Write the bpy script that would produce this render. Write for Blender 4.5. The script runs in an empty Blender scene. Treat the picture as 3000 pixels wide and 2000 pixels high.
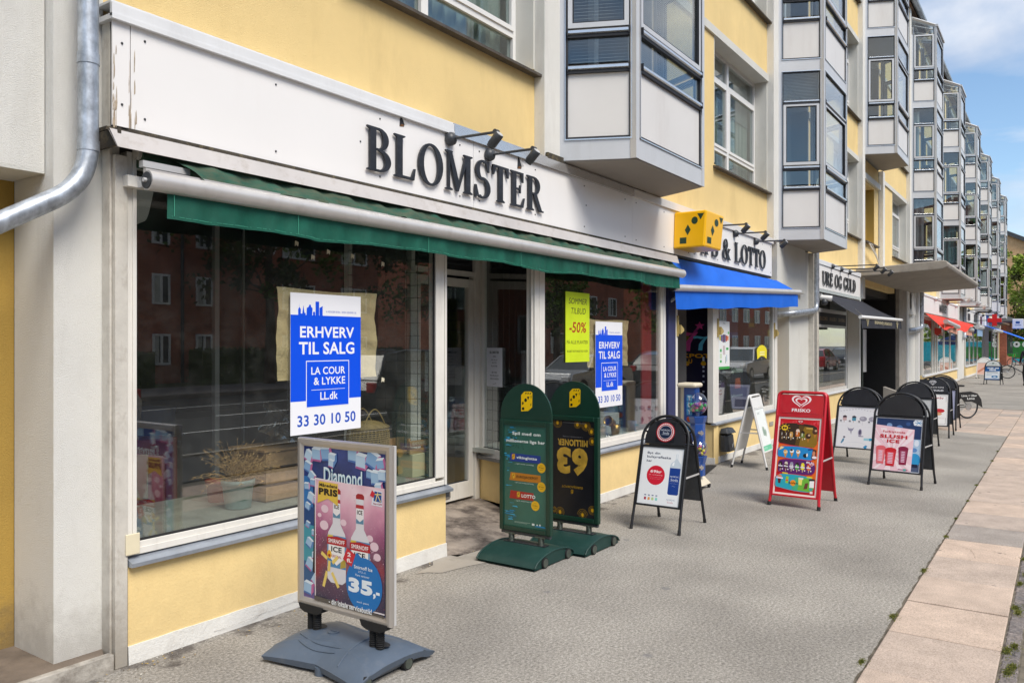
import bpy, math, random
from mathutils import Matrix, Vector
R = math.radians
S = bpy.context.scene
COL = S.collection
random.seed(11)

# ---------------------------------------------------------------- camera, world, sun, exposure
CAMH, CAMY = 1.75, -4.2            # the pavement is z = 0, the first shop front stands on y = 0, the street runs along +x
cam = bpy.data.objects.new('camera', bpy.data.cameras.new('camera'))
COL.objects.link(cam)
cam.location = (0, CAMY, CAMH)
cam.rotation_euler = (R(90), 0, R(34.77 - 90))
cam.data.lens = 28.0
cam.data.sensor_width = 36.0
cam.data.shift_y = 7 / 3000
cam.data.clip_start = 0.05
cam.data.clip_end = 3000
S.camera = cam
SUN_EL, SUN_AZ = 52, 250           # azimuth measured from +x, counter-clockwise
W = bpy.data.worlds.new('World'); S.world = W; W.use_nodes = True
def build_world():
    nt = W.node_tree; N = nt.nodes; L = nt.links; N.clear()
    out = N.new('ShaderNodeOutputWorld'); bg = N.new('ShaderNodeBackground')
    sky = N.new('ShaderNodeTexSky'); sky.sky_type = 'NISHITA'; sky.sun_disc = False
    sky.sun_elevation = R(SUN_EL); sky.sun_rotation = R(90 - SUN_AZ); sky.air_density = 1.0; sky.dust_density = 0.3; sky.ozone_density = 2.0
    tc = N.new('ShaderNodeTexCoord'); sep = N.new('ShaderNodeSeparateXYZ'); L.new(tc.outputs['Generated'], sep.inputs[0])
    # clouds: noise on the direction projected to a cloud deck
    zc = N.new('ShaderNodeMath'); zc.operation = 'MAXIMUM'; zc.inputs[1].default_value = 0.0; L.new(sep.outputs[2], zc.inputs[0])
    za = N.new('ShaderNodeMath'); za.operation = 'ADD'; za.inputs[1].default_value = 0.22; L.new(zc.outputs[0], za.inputs[0])
    dx = N.new('ShaderNodeMath'); dx.operation = 'DIVIDE'; L.new(sep.outputs[0], dx.inputs[0]); L.new(za.outputs[0], dx.inputs[1])
    dy = N.new('ShaderNodeMath'); dy.operation = 'DIVIDE'; L.new(sep.outputs[1], dy.inputs[0]); L.new(za.outputs[0], dy.inputs[1])
    cb = N.new('ShaderNodeCombineXYZ'); L.new(dx.outputs[0], cb.inputs[0]); L.new(dy.outputs[0], cb.inputs[1])
    no = N.new('ShaderNodeTexNoise'); no.inputs['Scale'].default_value = 1.5; no.inputs['Detail'].default_value = 7; no.inputs['Roughness'].default_value = 0.55; no.inputs['Distortion'].default_value = 0.3
    mp = N.new('ShaderNodeMapping'); mp.inputs['Location'].default_value = (17.0, 8.0, 0.0); L.new(cb.outputs[0], mp.inputs[0]); L.new(mp.outputs[0], no.inputs['Vector'])
    rp = N.new('ShaderNodeValToRGB'); rp.color_ramp.elements[0].position = 0.42; rp.color_ramp.elements[1].position = 0.66; L.new(no.outputs[0], rp.inputs[0])
    n2 = N.new('ShaderNodeTexNoise'); n2.inputs['Scale'].default_value = 3.0; n2.inputs['Detail'].default_value = 5; L.new(mp.outputs[0], n2.inputs['Vector'])
    cr = N.new('ShaderNodeValToRGB'); cr.color_ramp.elements[0].position = 0.35; cr.color_ramp.elements[1].position = 0.62
    cr.color_ramp.elements[0].color = (3.7, 4.0, 4.7, 1); cr.color_ramp.elements[1].color = (6.0, 6.0, 6.1, 1); L.new(n2.outputs[0], cr.inputs[0])
    mx = N.new('ShaderNodeMixRGB'); L.new(rp.outputs[0], mx.inputs[0]); dim = N.new('ShaderNodeMixRGB'); dim.blend_type = 'MULTIPLY'; dim.inputs[0].default_value = 1; dim.inputs[2].default_value = (.95, 1.0, 1.0, 1); L.new(sky.outputs[0], dim.inputs[1]); L.new(dim.outputs[0], mx.inputs[1]); L.new(cr.outputs[0], mx.inputs[2])
    L.new(mx.outputs[0], bg.inputs[0]); bg.inputs[1].default_value = 0.10; L.new(bg.outputs[0], out.inputs[0])
build_world()
sun = bpy.data.objects.new('sun', bpy.data.lights.new('sun', 'SUN')); COL.objects.link(sun)
sun.data.energy = 2.2; sun.data.angle = R(32); sun.data.color = (1.0, 0.93, 0.83)
_d = Vector((math.cos(R(SUN_AZ)) * math.cos(R(SUN_EL)), math.sin(R(SUN_AZ)) * math.cos(R(SUN_EL)), math.sin(R(SUN_EL))))
sun.rotation_euler = _d.to_track_quat('Z', 'Y').to_euler()
sun.location = _d * 50
S.view_settings.view_transform = 'Standard'; S.view_settings.look = 'None'; S.view_settings.gamma = 1.0; S.view_settings.use_curve_mapping = False
S.view_settings.exposure = 0.84
S.render.engine = 'CYCLES'
S.cycles.max_bounces = 7; S.cycles.diffuse_bounces = 3; S.cycles.glossy_bounces = 3; S.cycles.transmission_bounces = 4; S.cycles.transparent_max_bounces = 18
S.cycles.caustics_reflective = False; S.cycles.caustics_refractive = False; S.cycles.use_denoising = True

# ---------------------------------------------------------------- materials
def lin(c):
    return tuple((x / 12.92 if x <= .04045 else ((x + .055) / 1.055) ** 2.4) for x in c)
def hx(h):
    h = h.lstrip('#'); return lin([int(h[i:i + 2], 16) / 255 for i in (0, 2, 4)])
MATS = {}
def mat(name, col, rough=.6, metal=0.0, var=.06, vscale=3.0, bump=0.0, bscale=80.0, grime=0.0, gcol=(.12, .10, .07), gscale=4.0, stretch=1.0, spec=.5, low=0.0, fleck=0.0, coat=0.0, gp=(.52, .80)):
    """painted / plain surface: base colour with blotchy variation, optional streaky grime and fine relief"""
    if name in MATS: return MATS[name]
    m = bpy.data.materials.new(name); m.use_nodes = True; MATS[name] = m
    nt = m.node_tree; N = nt.nodes; L = nt.links; b = N['Principled BSDF']
    b.inputs['Roughness'].default_value = rough; b.inputs['Metallic'].default_value = metal
    b.inputs['Specular IOR Level'].default_value = spec
    if coat: b.inputs['Coat Weight'].default_value = coat
    if isinstance(col, str): col = hx(col)
    geo = N.new('ShaderNodeNewGeometry'); last = None
    if var:
        n = N.new('ShaderNodeTexNoise'); n.inputs['Scale'].default_value = vscale; n.inputs['Detail'].default_value = 6; n.inputs['Roughness'].default_value = .6
        L.new(geo.outputs['Position'], n.inputs['Vector'])
        r = N.new('ShaderNodeValToRGB'); r.color_ramp.elements[0].position = .3; r.color_ramp.elements[1].position = .7
        r.color_ramp.elements[0].color = tuple(max(0, c * (1 - var)) for c in col) + (1,); r.color_ramp.elements[1].color = tuple(min(1, c * (1 + var)) for c in col) + (1,)
        L.new(n.outputs[0], r.inputs[0]); last = r.outputs[0]
    if fleck:
        n = N.new('ShaderNodeTexNoise'); n.inputs['Scale'].default_value = 160; n.inputs['Detail'].default_value = 3; L.new(geo.outputs['Position'], n.inputs['Vector'])
        r = N.new('ShaderNodeValToRGB'); r.color_ramp.elements[0].position = .35; r.color_ramp.elements[1].position = .65
        r.color_ramp.elements[0].color = (1 - fleck,) * 3 + (1,); r.color_ramp.elements[1].color = (1, 1, 1, 1); L.new(n.outputs[0], r.inputs[0])
        x = N.new('ShaderNodeMixRGB'); x.blend_type = 'MULTIPLY'; x.inputs[0].default_value = 1; L.new(last, x.inputs[1]); L.new(r.outputs[0], x.inputs[2]); last = x.outputs[0]
    if grime:
        mp = N.new('ShaderNodeMapping'); mp.inputs['Scale'].default_value = (1, 1, 1 / stretch); L.new(geo.outputs['Position'], mp.inputs[0])
        n = N.new('ShaderNodeTexNoise'); n.inputs['Scale'].default_value = gscale; n.inputs['Detail'].default_value = 9; n.inputs['Roughness'].default_value = .7
        L.new(mp.outputs[0], n.inputs['Vector'])
        r = N.new('ShaderNodeValToRGB'); r.color_ramp.elements[0].position = gp[0]; r.color_ramp.elements[1].position = gp[1]
        r.color_ramp.elements[0].color = (0, 0, 0, 1); r.color_ramp.elements[1].color = (grime,) * 3 + (1,); L.new(n.outputs[0], r.inputs[0])
        x = N.new('ShaderNodeMixRGB'); L.new(r.outputs[0], x.inputs[0])
        if last: L.new(last, x.inputs[1])
        else: x.inputs[1].default_value = tuple(col) + (1,)
        x.inputs[2].default_value = tuple(gcol) + (1,); last = x.outputs[0]
    if low:   # splash dirt on the lowest part of a wall
        sp = N.new('ShaderNodeSeparateXYZ'); L.new(geo.outputs['Position'], sp.inputs[0])
        n = N.new('ShaderNodeTexNoise'); n.inputs['Scale'].default_value = 9; n.inputs['Detail'].default_value = 8; n.inputs['Roughness'].default_value = .7; L.new(geo.outputs['Position'], n.inputs['Vector'])
        mr = N.new('ShaderNodeMapRange'); mr.inputs[1].default_value = 0.0; mr.inputs[2].default_value = .55; mr.inputs[3].default_value = .62; mr.inputs[4].default_value = 0.0; L.new(sp.outputs[2], mr.inputs[0])
        ad = N.new('ShaderNodeMath'); ad.operation = 'ADD'; L.new(n.outputs[0], ad.inputs[0]); L.new(mr.outputs[0], ad.inputs[1])
        r = N.new('ShaderNodeValToRGB'); r.color_ramp.elements[0].position = .62; r.color_ramp.elements[1].position = 1.05; r.color_ramp.elements[0].color = (0, 0, 0, 1); r.color_ramp.elements[1].color = (low,) * 3 + (1,)
        L.new(ad.outputs[0], r.inputs[0]); x = N.new('ShaderNodeMixRGB'); L.new(r.outputs[0], x.inputs[0]); L.new(last, x.inputs[1]); x.inputs[2].default_value = (.13, .10, .065, 1); last = x.outputs[0]
    if last: L.new(last, b.inputs['Base Color'])
    else: b.inputs['Base Color'].default_value = tuple(col) + (1,)
    if bump:
        n = N.new('ShaderNodeTexNoise'); n.inputs['Scale'].default_value = bscale; n.inputs['Detail'].default_value = 4; n.inputs['Roughness'].default_value = .65; L.new(geo.outputs['Position'], n.inputs['Vector'])
        bp = N.new('ShaderNodeBump'); bp.inputs['Strength'].default_value = min(1, bump); bp.inputs['Distance'].default_value = .006 * max(1, bump); L.new(n.outputs[0], bp.inputs['Height']); L.new(bp.outputs[0], b.inputs['Normal'])
    return m
def C(h, rough=.38):
    """flat print colour"""
    n = 'print_' + h.strip('#') + ('' if rough == .38 else '_r%d' % int(rough * 100))
    return mat(n, h, rough, var=0, spec=.4)
def glass(name, tint=(.88, .93, .91), f0=.075, rough=.0, dirt=.0):
    if name in MATS: return MATS[name]
    m = bpy.data.materials.new(name); m.use_nodes = True; MATS[name] = m
    nt = m.node_tree; N = nt.nodes; L = nt.links; N.clear()
    out = N.new('ShaderNodeOutputMaterial'); tr = N.new('ShaderNodeBsdfTransparent'); gl = N.new('ShaderNodeBsdfGlossy'); mx = N.new('ShaderNodeMixShader')
    tr.inputs[0].default_value = tuple(tint) + (1,); gl.inputs['Roughness'].default_value = rough; gl.inputs[0].default_value = (1, 1, 1, 1)
    lw = N.new('ShaderNodeLayerWeight'); lw.inputs[0].default_value = .5
    pw = N.new('ShaderNodeMath'); pw.operation = 'POWER'; pw.inputs[1].default_value = 4.2; L.new(lw.outputs['Facing'], pw.inputs[0])
    ml = N.new('ShaderNodeMath'); ml.operation = 'MULTIPLY_ADD'; ml.inputs[1].default_value = 1 - f0; ml.inputs[2].default_value = f0; L.new(pw.outputs[0], ml.inputs[0])
    L.new(ml.outputs[0], mx.inputs[0]); L.new(tr.outputs[0], mx.inputs[1]); L.new(gl.outputs[0], mx.inputs[2])
    geo = N.new('ShaderNodeNewGeometry')
    n = N.new('ShaderNodeTexNoise'); n.inputs['Scale'].default_value = .9; n.inputs['Detail'].default_value = 1; L.new(geo.outputs['Position'], n.inputs['Vector'])
    bp = N.new('ShaderNodeBump'); bp.inputs['Strength'].default_value = .03; bp.inputs['Distance'].default_value = .02; L.new(n.outputs[0], bp.inputs['Height']); L.new(bp.outputs[0], gl.inputs['Normal'])
    if dirt:
        df = N.new('ShaderNodeBsdfDiffuse'); df.inputs[0].default_value = (.5, .5, .47, 1); m2 = N.new('ShaderNodeMixShader')
        n = N.new('ShaderNodeTexNoise'); n.inputs['Scale'].default_value = 7; n.inputs['Detail'].default_value = 10; n.inputs['Roughness'].default_value = .75; L.new(geo.outputs['Position'], n.inputs['Vector'])
        r = N.new('ShaderNodeValToRGB'); r.color_ramp.elements[0].position = .45; r.color_ramp.elements[1].position = .9; r.color_ramp.elements[0].color = (0.006,) * 3 + (1,); r.color_ramp.elements[1].color = (dirt,) * 3 + (1,)
        L.new(n.outputs[0], r.inputs[0]); L.new(r.outputs[0], m2.inputs[0]); L.new(mx.outputs[0], m2.inputs[1]); L.new(df.outputs[0], m2.inputs[2]); L.new(m2.outputs[0], out.inputs[0])
    else: L.new(mx.outputs[0], out.inputs[0])
    return m
def ramp_mat(name, stops, scale, rough=.9, detail=2, kind='noise', bump=0, extra=None):
    """surface whose colour follows a fine noise (asphalt, granite, brick, leaves)"""
    if name in MATS: return MATS[name]
    m = bpy.data.materials.new(name); m.use_nodes = True; MATS[name] = m
    nt = m.node_tree; N = nt.nodes; L = nt.links; b = N['Principled BSDF']; b.inputs['Roughness'].default_value = rough; b.inputs['Specular IOR Level'].default_value = .3
    geo = N.new('ShaderNodeNewGeometry')
    if kind == 'noise':
        n = N.new('ShaderNodeTexNoise'); n.inputs['Detail'].default_value = detail; n.inputs['Roughness'].default_value = .7 if detail < 8 else .9; o = n.outputs[0]
    else:
        n = N.new('ShaderNodeTexVoronoi'); o = n.outputs['Color']
    n.inputs['Scale'].default_value = scale; L.new(geo.outputs['Position'], n.inputs['Vector'])
    if kind != 'noise':
        s = N.new('ShaderNodeSeparateXYZ'); L.new(o, s.inputs[0]); o = s.outputs[0]
    r = N.new('ShaderNodeValToRGB'); els = r.color_ramp.elements
    while len(els) < len(stops): els.new(.5)
    for e, (p, c) in zip(els, stops): e.position = p; e.color = tuple(c) + (1,)
    L.new(o, r.inputs[0]); last = r.outputs[0]
    if extra: last = extra(N, L, geo, last)
    L.new(last, b.inputs['Base Color'])
    if bump:
        bp = N.new('ShaderNodeBump'); bp.inputs['Strength'].default_value = bump; bp.inputs['Distance'].default_value = .006; L.new(o, bp.inputs['Height']); L.new(bp.outputs[0], b.inputs['Normal'])
    return m

# ---------------------------------------------------------------- mesh builder
class MB:
    def __init__(s): s.v = []; s.f = []; s.m = []; s.mats = []; s.M = Matrix.Identity(4); s.sm = []
    def mi(s, m):
        if m not in s.mats: s.mats.append(m)
        return s.mats.index(m)
    def add(s, vs, fs, m, smooth=False):
        o = len(s.v); M = s.M; k = s.mi(m)
        s.v.extend(tuple(M @ Vector(p)) for p in vs)
        for f in fs: s.f.append(tuple(o + i for i in f)); s.m.append(k); s.sm.append(smooth)
        return s
    def box(s, x0, x1, y0, y1, z0, z1, m, ch=0.0):
        if x0 > x1: x0, x1 = x1, x0
        if y0 > y1: y0, y1 = y1, y0
        if z0 > z1: z0, z1 = z1, z0
        vs = [(x0, y0, z0), (x1, y0, z0), (x1, y1, z0), (x0, y1, z0), (x0, y0, z1), (x1, y0, z1), (x1, y1, z1), (x0, y1, z1)]
        return s.add(vs, [(0, 3, 2, 1), (4, 5, 6, 7), (0, 1, 5, 4), (1, 2, 6, 5), (2, 3, 7, 6), (3, 0, 4, 7)], m)
    def quad(s, a, b, c, d, m): return s.add([a, b, c, d], [(0, 1, 2, 3)], m)
    def prism(s, pts, y0, y1, m, smooth=False):
        """polygon in x-z, extruded along y"""
        n = len(pts); vs = [(x, y0, z) for x, z in pts] + [(x, y1, z) for x, z in pts]
        fs = [tuple(range(n)), tuple(range(2 * n - 1, n - 1, -1))]
        s.add(vs, fs, m)
        return s.add(vs, [(i, i + n, (i + 1) % n + n, (i + 1) % n) for i in range(n)], m, smooth)
    def prismz(s, pts, z0, z1, m, top=None):
        """polygon in x-y, extruded along z (top: optional other outline)"""
        n = len(pts); t = top or pts
        vs = [(x, y, z0) for x, y in pts] + [(x, y, z1) for x, y in t]
        return s.add(vs, [tuple(range(n - 1, -1, -1)), tuple(range(n, 2 * n))] + [(i, (i + 1) % n, (i + 1) % n + n, i + n) for i in range(n)], m)
    def tube(s, path, r, m, n=10, caps=True):
        P = [Vector(p) for p in path]; rr = r if isinstance(r, (list, tuple)) else [r] * len(P)
        up = None; vs = []
        for i, p in enumerate(P):
            t = (P[min(i + 1, len(P) - 1)] - P[max(i - 1, 0)]).normalized()
            if up is None:
                a = Vector((0, 0, 1)) if abs(t.z) < .9 else Vector((1, 0, 0)); up = (a - t * a.dot(t)).normalized()
            else: up = (up - t * up.dot(t)).normalized()
            b = t.cross(up)
            for k in range(n):
                a = 2 * math.pi * k / n; vs.append(p + (up * math.cos(a) + b * math.sin(a)) * rr[i])
        fs = [(i * n + k, i * n + (k + 1) % n, (i + 1) * n + (k + 1) % n, (i + 1) * n + k) for i in range(len(P) - 1) for k in range(n)]
        s.add(vs, fs, m, True)
        if caps:
            s.add(vs[:n], [tuple(range(n - 1, -1, -1))], m); s.add(vs[-n:], [tuple(range(n))], m)
        return s
    def lathe(s, prof, m, n=20, axis='z'):
        vs = []; fs = []
        for r, z in prof:
            for k in range(n):
                a = 2 * math.pi * k / n
                vs.append((r * math.cos(a), r * math.sin(a), z) if axis == 'z' else (r * math.cos(a), z, r * math.sin(a)))
        for i in range(len(prof) - 1):
            for k in range(n): fs.append((i * n + k, i * n + (k + 1) % n, (i + 1) * n + (k + 1) % n, (i + 1) * n + k))
        return s.add(vs, fs, m, True)
    def ball(s, c, r, m, n=10, k=7):
        sx, sy, sz = (r, r, r) if not isinstance(r, (tuple, list)) else r
        vs = [(c[0], c[1], c[2] - sz)]; fs = []
        for i in range(1, k):
            t = -math.pi / 2 + math.pi * i / k
            for j in range(n):
                a = 2 * math.pi * j / n; vs.append((c[0] + sx * math.cos(t) * math.cos(a), c[1] + sy * math.cos(t) * math.sin(a), c[2] + sz * math.sin(t)))
        vs.append((c[0], c[1], c[2] + sz)); e = len(vs) - 1
        for j in range(n): fs.append((0, 1 + (j + 1) % n, 1 + j))
        for i in range(k - 2):
            for j in range(n):
                a = 1 + i * n + j; b = 1 + i * n + (j + 1) % n; fs.append((a, b, b + n, a + n))
        for j in range(n): fs.append((e, e - n + j, e - n + (j + 1) % n))
        return s.add(vs, fs, m, True)
    def grid(s, fn, nu, nv, m, smooth=True):
        vs = [fn(i / nu, j / nv) for j in range(nv + 1) for i in range(nu + 1)]
        fs = [(j * (nu + 1) + i, j * (nu + 1) + i + 1, (j + 1) * (nu + 1) + i + 1, (j + 1) * (nu + 1) + i) for j in range(nv) for i in range(nu)]
        return s.add(vs, fs, m, smooth)
    def frame(s, x0, x1, z0, z1, w, y0, y1, m, wb=None):
        """rectangular frame in x-z, butt-jointed"""
        wb = w if wb is None else wb
        s.box(x0, x0 + w, y0, y1, z0, z1, m); s.box(x1 - w, x1, y0, y1, z0, z1, m)
        s.box(x0 + w, x1 - w, y0, y1, z0, z0 + wb, m); s.box(x0 + w, x1 - w, y0, y1, z1 - w, z1, m)
        return s
    def build(s, name, parent=None, bevel=0, label=None):
        me = bpy.data.meshes.new(name); me.from_pydata(s.v, [], s.f)
        for m in s.mats: me.materials.append(m)
        me.polygons.foreach_set('material_index', s.m); me.polygons.foreach_set('use_smooth', s.sm); me.update()
        return link(name, me, parent, bevel, label)
def link(name, me, parent=None, bevel=0, label=None):
    o = bpy.data.objects.new(name, me); COL.objects.link(o)
    if parent is not None: o.parent = parent
    if label: o['label'] = label
    if bevel:
        b = o.modifiers.new('bevel', 'BEVEL'); b.width = bevel; b.segments = 2; b.limit_method = 'ANGLE'; b.angle_limit = R(40)
    return o
def thing(name, label, cat, loc=(0, 0, 0), rz=0, group=None):
    o = bpy.data.objects.new(name, None); COL.objects.link(o); o.location = loc; o.rotation_euler = (0, 0, rz)
    o.empty_display_size = .1
    return tag(o, label, cat, group)
def tag(o, label, cat, group=None):
    o['label'] = label; o['category'] = cat
    if group: o['group'] = group
    return o
def struct(o, kind='structure', label=None):
    o['kind'] = kind
    if label: o['label'] = label
    return o
def copy_tree(o, parent=None):
    c = o.copy(); COL.objects.link(c)
    if parent is not None: c.parent = parent
    for ch in list(o.children): copy_tree(ch, c)
    return c
def one(name, fn, parent=None, bevel=0, label=None):
    mb = MB(); fn(mb); return mb.build(name, parent, bevel, label)

# ---------------------------------------------------------------- lettering
TXT = {}
def textmesh(body, bold=0.0):
    k = (body, bold)
    if k not in TXT:
        cu = bpy.data.curves.new('t', 'FONT'); cu.body = body; cu.resolution_u = 3; cu.offset = bold; cu.fill_mode = 'BOTH'; cu.space_character = 1 + bold * 2
        ob = bpy.data.objects.new('t', cu); me = bpy.data.meshes.new_from_object(ob)
        vs = [(v.co.x, v.co.y) for v in me.vertices]; fs = [tuple(p.vertices) for p in me.polygons]
        bpy.data.objects.remove(ob); bpy.data.curves.remove(cu); bpy.data.meshes.remove(me)
        x0 = min(v[0] for v in vs); x1 = max(v[0] for v in vs); y0 = min(v[1] for v in vs); y1 = max(v[1] for v in vs)
        TXT[k] = ([((x - x0) / (x1 - x0), (y - y0) / (y1 - y0)) for x, y in vs], fs)
    return TXT[k]
class Poster(MB):
    """printed sheet in local x (right), z (up), facing -y; every print layer lies a hair in front of the last"""
    def __init__(s, w, h, base, th=.003, eps=.0005):
        super().__init__(); s.w = w; s.h = h; s.lv = []; s.eps = .00035
        s.box(0, w, 0, th, 0, h, base)
    def lay(s, P):
        a, b = min(p[0] for p in P), max(p[0] for p in P); c, d = min(p[1] for p in P), max(p[1] for p in P); k = 0
        for q in s.lv:
            if q[4] > k and q[0] < b and q[1] > a and q[2] < d and q[3] > c: k = q[4]
        s.lv.append((a, b, c, d, k + 1)); return -(k + 1) * s.eps
    def pg(s, pts, m):
        y = s.lay(pts); s.add([(x * s.w, y, z * s.h) for x, z in pts], [tuple(range(len(pts)))], m); return s
    def rc(s, x0, x1, z0, z1, m): return s.pg([(x0, z0), (x1, z0), (x1, z1), (x0, z1)], m)
    def el(s, cx, cz, rx, rz, m, n=22): return s.pg([(cx + rx * math.cos(2 * math.pi * i / n), cz + rz * math.sin(2 * math.pi * i / n)) for i in range(n)], m)
    def rot(s, cx, cz, w, h, a, m):
        c, q = math.cos(R(a)), math.sin(R(a)); asp = s.w / s.h
        return s.pg([(cx + (dx * c - dz * q), cz + (dx * q + dz * c) * asp) for dx, dz in ((-w / 2, -h / 2), (w / 2, -h / 2), (w / 2, h / 2), (-w / 2, h / 2))], m)
    def tx(s, body, x0, x1, z0, z1, m, bold=0.0, flip=False, shear=0.0, ital=0.0):
        vs, fs = textmesh(body, bold); y = s.lay([(x0, z0), (x1 + ital, z1 + shear)]); out = []
        for a, b in vs:
            if flip: a, b = 1 - a, 1 - b
            X = x0 + (x1 - x0) * a + ital * b; Z = z0 + (z1 - z0) * b + shear * a
            out.append((X * s.w, y, Z * s.h))
        s.add(out, fs, m); return s
    def line(s, x0, z0, x1, z1, t, m):
        dx, dz = (x1 - x0) * s.w, (z1 - z0) * s.h; l = math.hypot(dx, dz) or 1; nx, nz = -dz / l * t / 2, dx / l * t / 2
        y = s.lay([(x0 - .005, z0 - .005), (x1 + .005, z1 + .005)]); s.add([(x0 * s.w - nx, y, z0 * s.h - nz), (x1 * s.w - nx, y, z1 * s.h - nz), (x1 * s.w + nx, y, z1 * s.h + nz), (x0 * s.w + nx, y, z0 * s.h + nz)], [(0, 1, 2, 3)], m); return s

# serif capitals as solid strokes, height 1
def serif(ch):
    """list of polygons (x, z) and the advance width of one serif capital"""
    P = []
    def stem(x, w=.15, z0=0, z1=1, sl=.07, sr=.07, b=True, t=True):
        P.append([(x, z0 + .02), (x + w, z0 + .02), (x + w, z1 - .02), (x, z1 - .02)])
        if b: P.append([(x - sl, z0), (x + w + sr, z0), (x + w + sr, z0 + .03), (x + w, z0 + .07), (x, z0 + .07), (x - sl, z0 + .03)])
        if t: P.append([(x - sl, z1 - .03), (x, z1 - .07), (x + w, z1 - .07), (x + w + sr, z1 - .03), (x + w + sr, z1), (x - sl, z1)])
    def arc(cx, cz, rx, rz, a0, a1, tx, tz, n=14):
        q = [(R(a0 + (a1 - a0) * i / n)) for i in range(n + 1)]
        for i in range(n):
            a, b = q[i], q[i + 1]
            P.append([(cx + rx * math.cos(a), cz + rz * math.sin(a)), (cx + rx * math.cos(b), cz + rz * math.sin(b)),
                      (cx + (rx - tx) * math.cos(b), cz + (rz - tz) * math.sin(b)), (cx + (rx - tx) * math.cos(a), cz + (rz - tz) * math.sin(a))])
    def bar(x0, x1, z0, z1): P.append([(x0, z0), (x1, z0), (x1, z1), (x0, z1)])
    def tip(x, z0, z1, w=.05, d=1): P.append([(x, z0), (x + w * .6, z0), (x + w, z1), (x - w * .2, z1)] if d > 0 else [(x - w * .2, z0), (x + w, z0), (x + w * .6, z1), (x, z1)])
    def stroke(pts, n=18):
        for (x0, z0, w0), (x1, z1, w1) in zip(pts[:-1], pts[1:]):
            P.append([(x0 - w0 / 2, z0), (x0 + w0 / 2, z0), (x1 + w1 / 2, z1), (x1 - w1 / 2, z1)])
    if ch == 'B':
        stem(.07, sr=0); arc(.30, .745, .24, .255, -90, 90, .14, .05); arc(.30, .26, .30, .26, -90, 90, .15, .05)
        bar(.2, .31, .95, 1); bar(.2, .31, .48, .53); bar(.2, .31, 0, .05); w = .64
    elif ch == 'D':
        stem(.07, sr=0); arc(.28, .5, .38, .5, -90, 90, .15, .05, 20); bar(.2, .29, .95, 1); bar(.2, .29, 0, .05); w = .70
    elif ch == 'L': stem(.07); bar(.2, .50, 0, .06); P.append([(.46, 0), (.54, 0), (.58, .28), (.54, .28), (.46, .06)]); w = .62
    elif ch == 'O': arc(.36, .5, .36, .52, 0, 360, .145, .055, 32); w = .74
    elif ch == 'G': arc(.36, .5, .36, .52, 48, 330, .145, .055, 26); stem(.50, .14, .0, .42, sl=.08, sr=.05, b=False); P.append([(.50, .85), (.62, .66), (.65, .66), (.65, 1.0), (.62, 1.0), (.58, .92)]); w = .74
    elif ch == 'M':
        stem(.09, .06, sl=.08, sr=.08); stem(.66, .15); P.append([(.04, 1), (.20, 1), (.46, .16), (.40, 0), (.36, 0), (.10, .93)])
        P.append([(.40, 0), (.44, .18), (.64, .95), (.70, 1), (.76, 1), (.42, 0)]); w = .92
    elif ch == 'S':
        arc(.28, .745, .25, .275, 60, 270, .13, .055, 18); arc(.26, .27, .28, .29, -125, 90, .145, .055, 18)
        P.append([(.25, .53), (.30, .56), (.36, .53), (.30, .47), (.22, .5)]); P.append([(.36, .98), (.46, .72), (.50, .72), (.50, 1.02), (.46, 1.02), (.43, .97)]); P.append([(.0, -.02), (.04, -.02), (.07, .04), (.13, .05), (.05, .32), (.0, .32)]); w = .58
    elif ch == 'T': stem(.22, t=False); bar(.0, .59, .94, 1); P.append([(0, 1), (.0, .72), (.04, .72), (.11, .94)]); P.append([(.59, 1), (.59, .72), (.55, .72), (.48, .94)]); w = .62
    elif ch == 'E':
        stem(.07, sr=0); bar(.2, .50, .94, 1); bar(.2, .50, 0, .06); bar(.2, .38, .49, .54); P.append([(.50, 1), (.50, .72), (.46, .72), (.40, .94)]); P.append([(.50, 0), (.56, .28), (.52, .28), (.42, .06)]); P.append([(.36, .40), (.40, .40), (.40, .63), (.36, .63)]); w = .60
    elif ch == 'R':
        stem(.07); arc(.30, .74, .25, .26, -90, 90, .14, .05); bar(.2, .31, .95, 1); bar(.2, .31, .48, .53); P.append([(.26, .5), (.40, .5), (.62, .05), (.70, .04), (.70, 0), (.50, 0)]); w = .70
    elif ch == 'P': stem(.07); arc(.30, .72, .26, .28, -90, 90, .14, .05); bar(.2, .31, .95, 1); bar(.2, .31, .44, .49); w = .60
    elif ch == 'I': stem(.09); w = .32
    elif ch == 'U': stem(.07, b=False, z0=.3); stem(.55, .06, b=False, z0=.3, sl=.08, sr=.06); arc(.34, .32, .27, .34, 180, 360, .12, .055, 16); w = .70
    elif ch == '&':
        arc(.30, .76, .18, .26, 0, 360, .08, .05, 18); arc(.27, .27, .27, .29, 60, 360, .12, .055, 20); P.append([(.16, .66), (.28, .72), (.70, .06), (.76, .04), (.76, 0), (.56, 0)]); P.append([(.54, .27), (.50, .27), (.60, .5), (.54, .53), (.54, .56), (.74, .56), (.74, .53), (.66, .5)]); w = .82
    elif ch == ' ': w = .32
    else: w = .5
    return P, w
def serif_letters(text, x0, x1, z0, h, y0, th, m, parent, slant=0.0):
    gap = .05; total = sum(serif(c)[1] + gap for c in text) - gap; k = (x1 - x0) / total; x = x0
    for c in text:
        P, w = serif(c)
        if P:
            mb = MB()
            for i, p in enumerate(P):
                pts = [(x + a * k, z0 + b * h) for a, b in p]
                ar = sum(pts[j][0] * pts[(j + 1) % len(pts)][1] - pts[(j + 1) % len(pts)][0] * pts[j][1] for j in range(len(pts)))
                if ar < 0: pts.reverse()
                d = (i % 7) * .00025
                mb.prism(pts, y0 - th - d, y0 - d * .5, m)
            mb.build('letter', parent)
        x += (w + gap) * k

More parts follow.
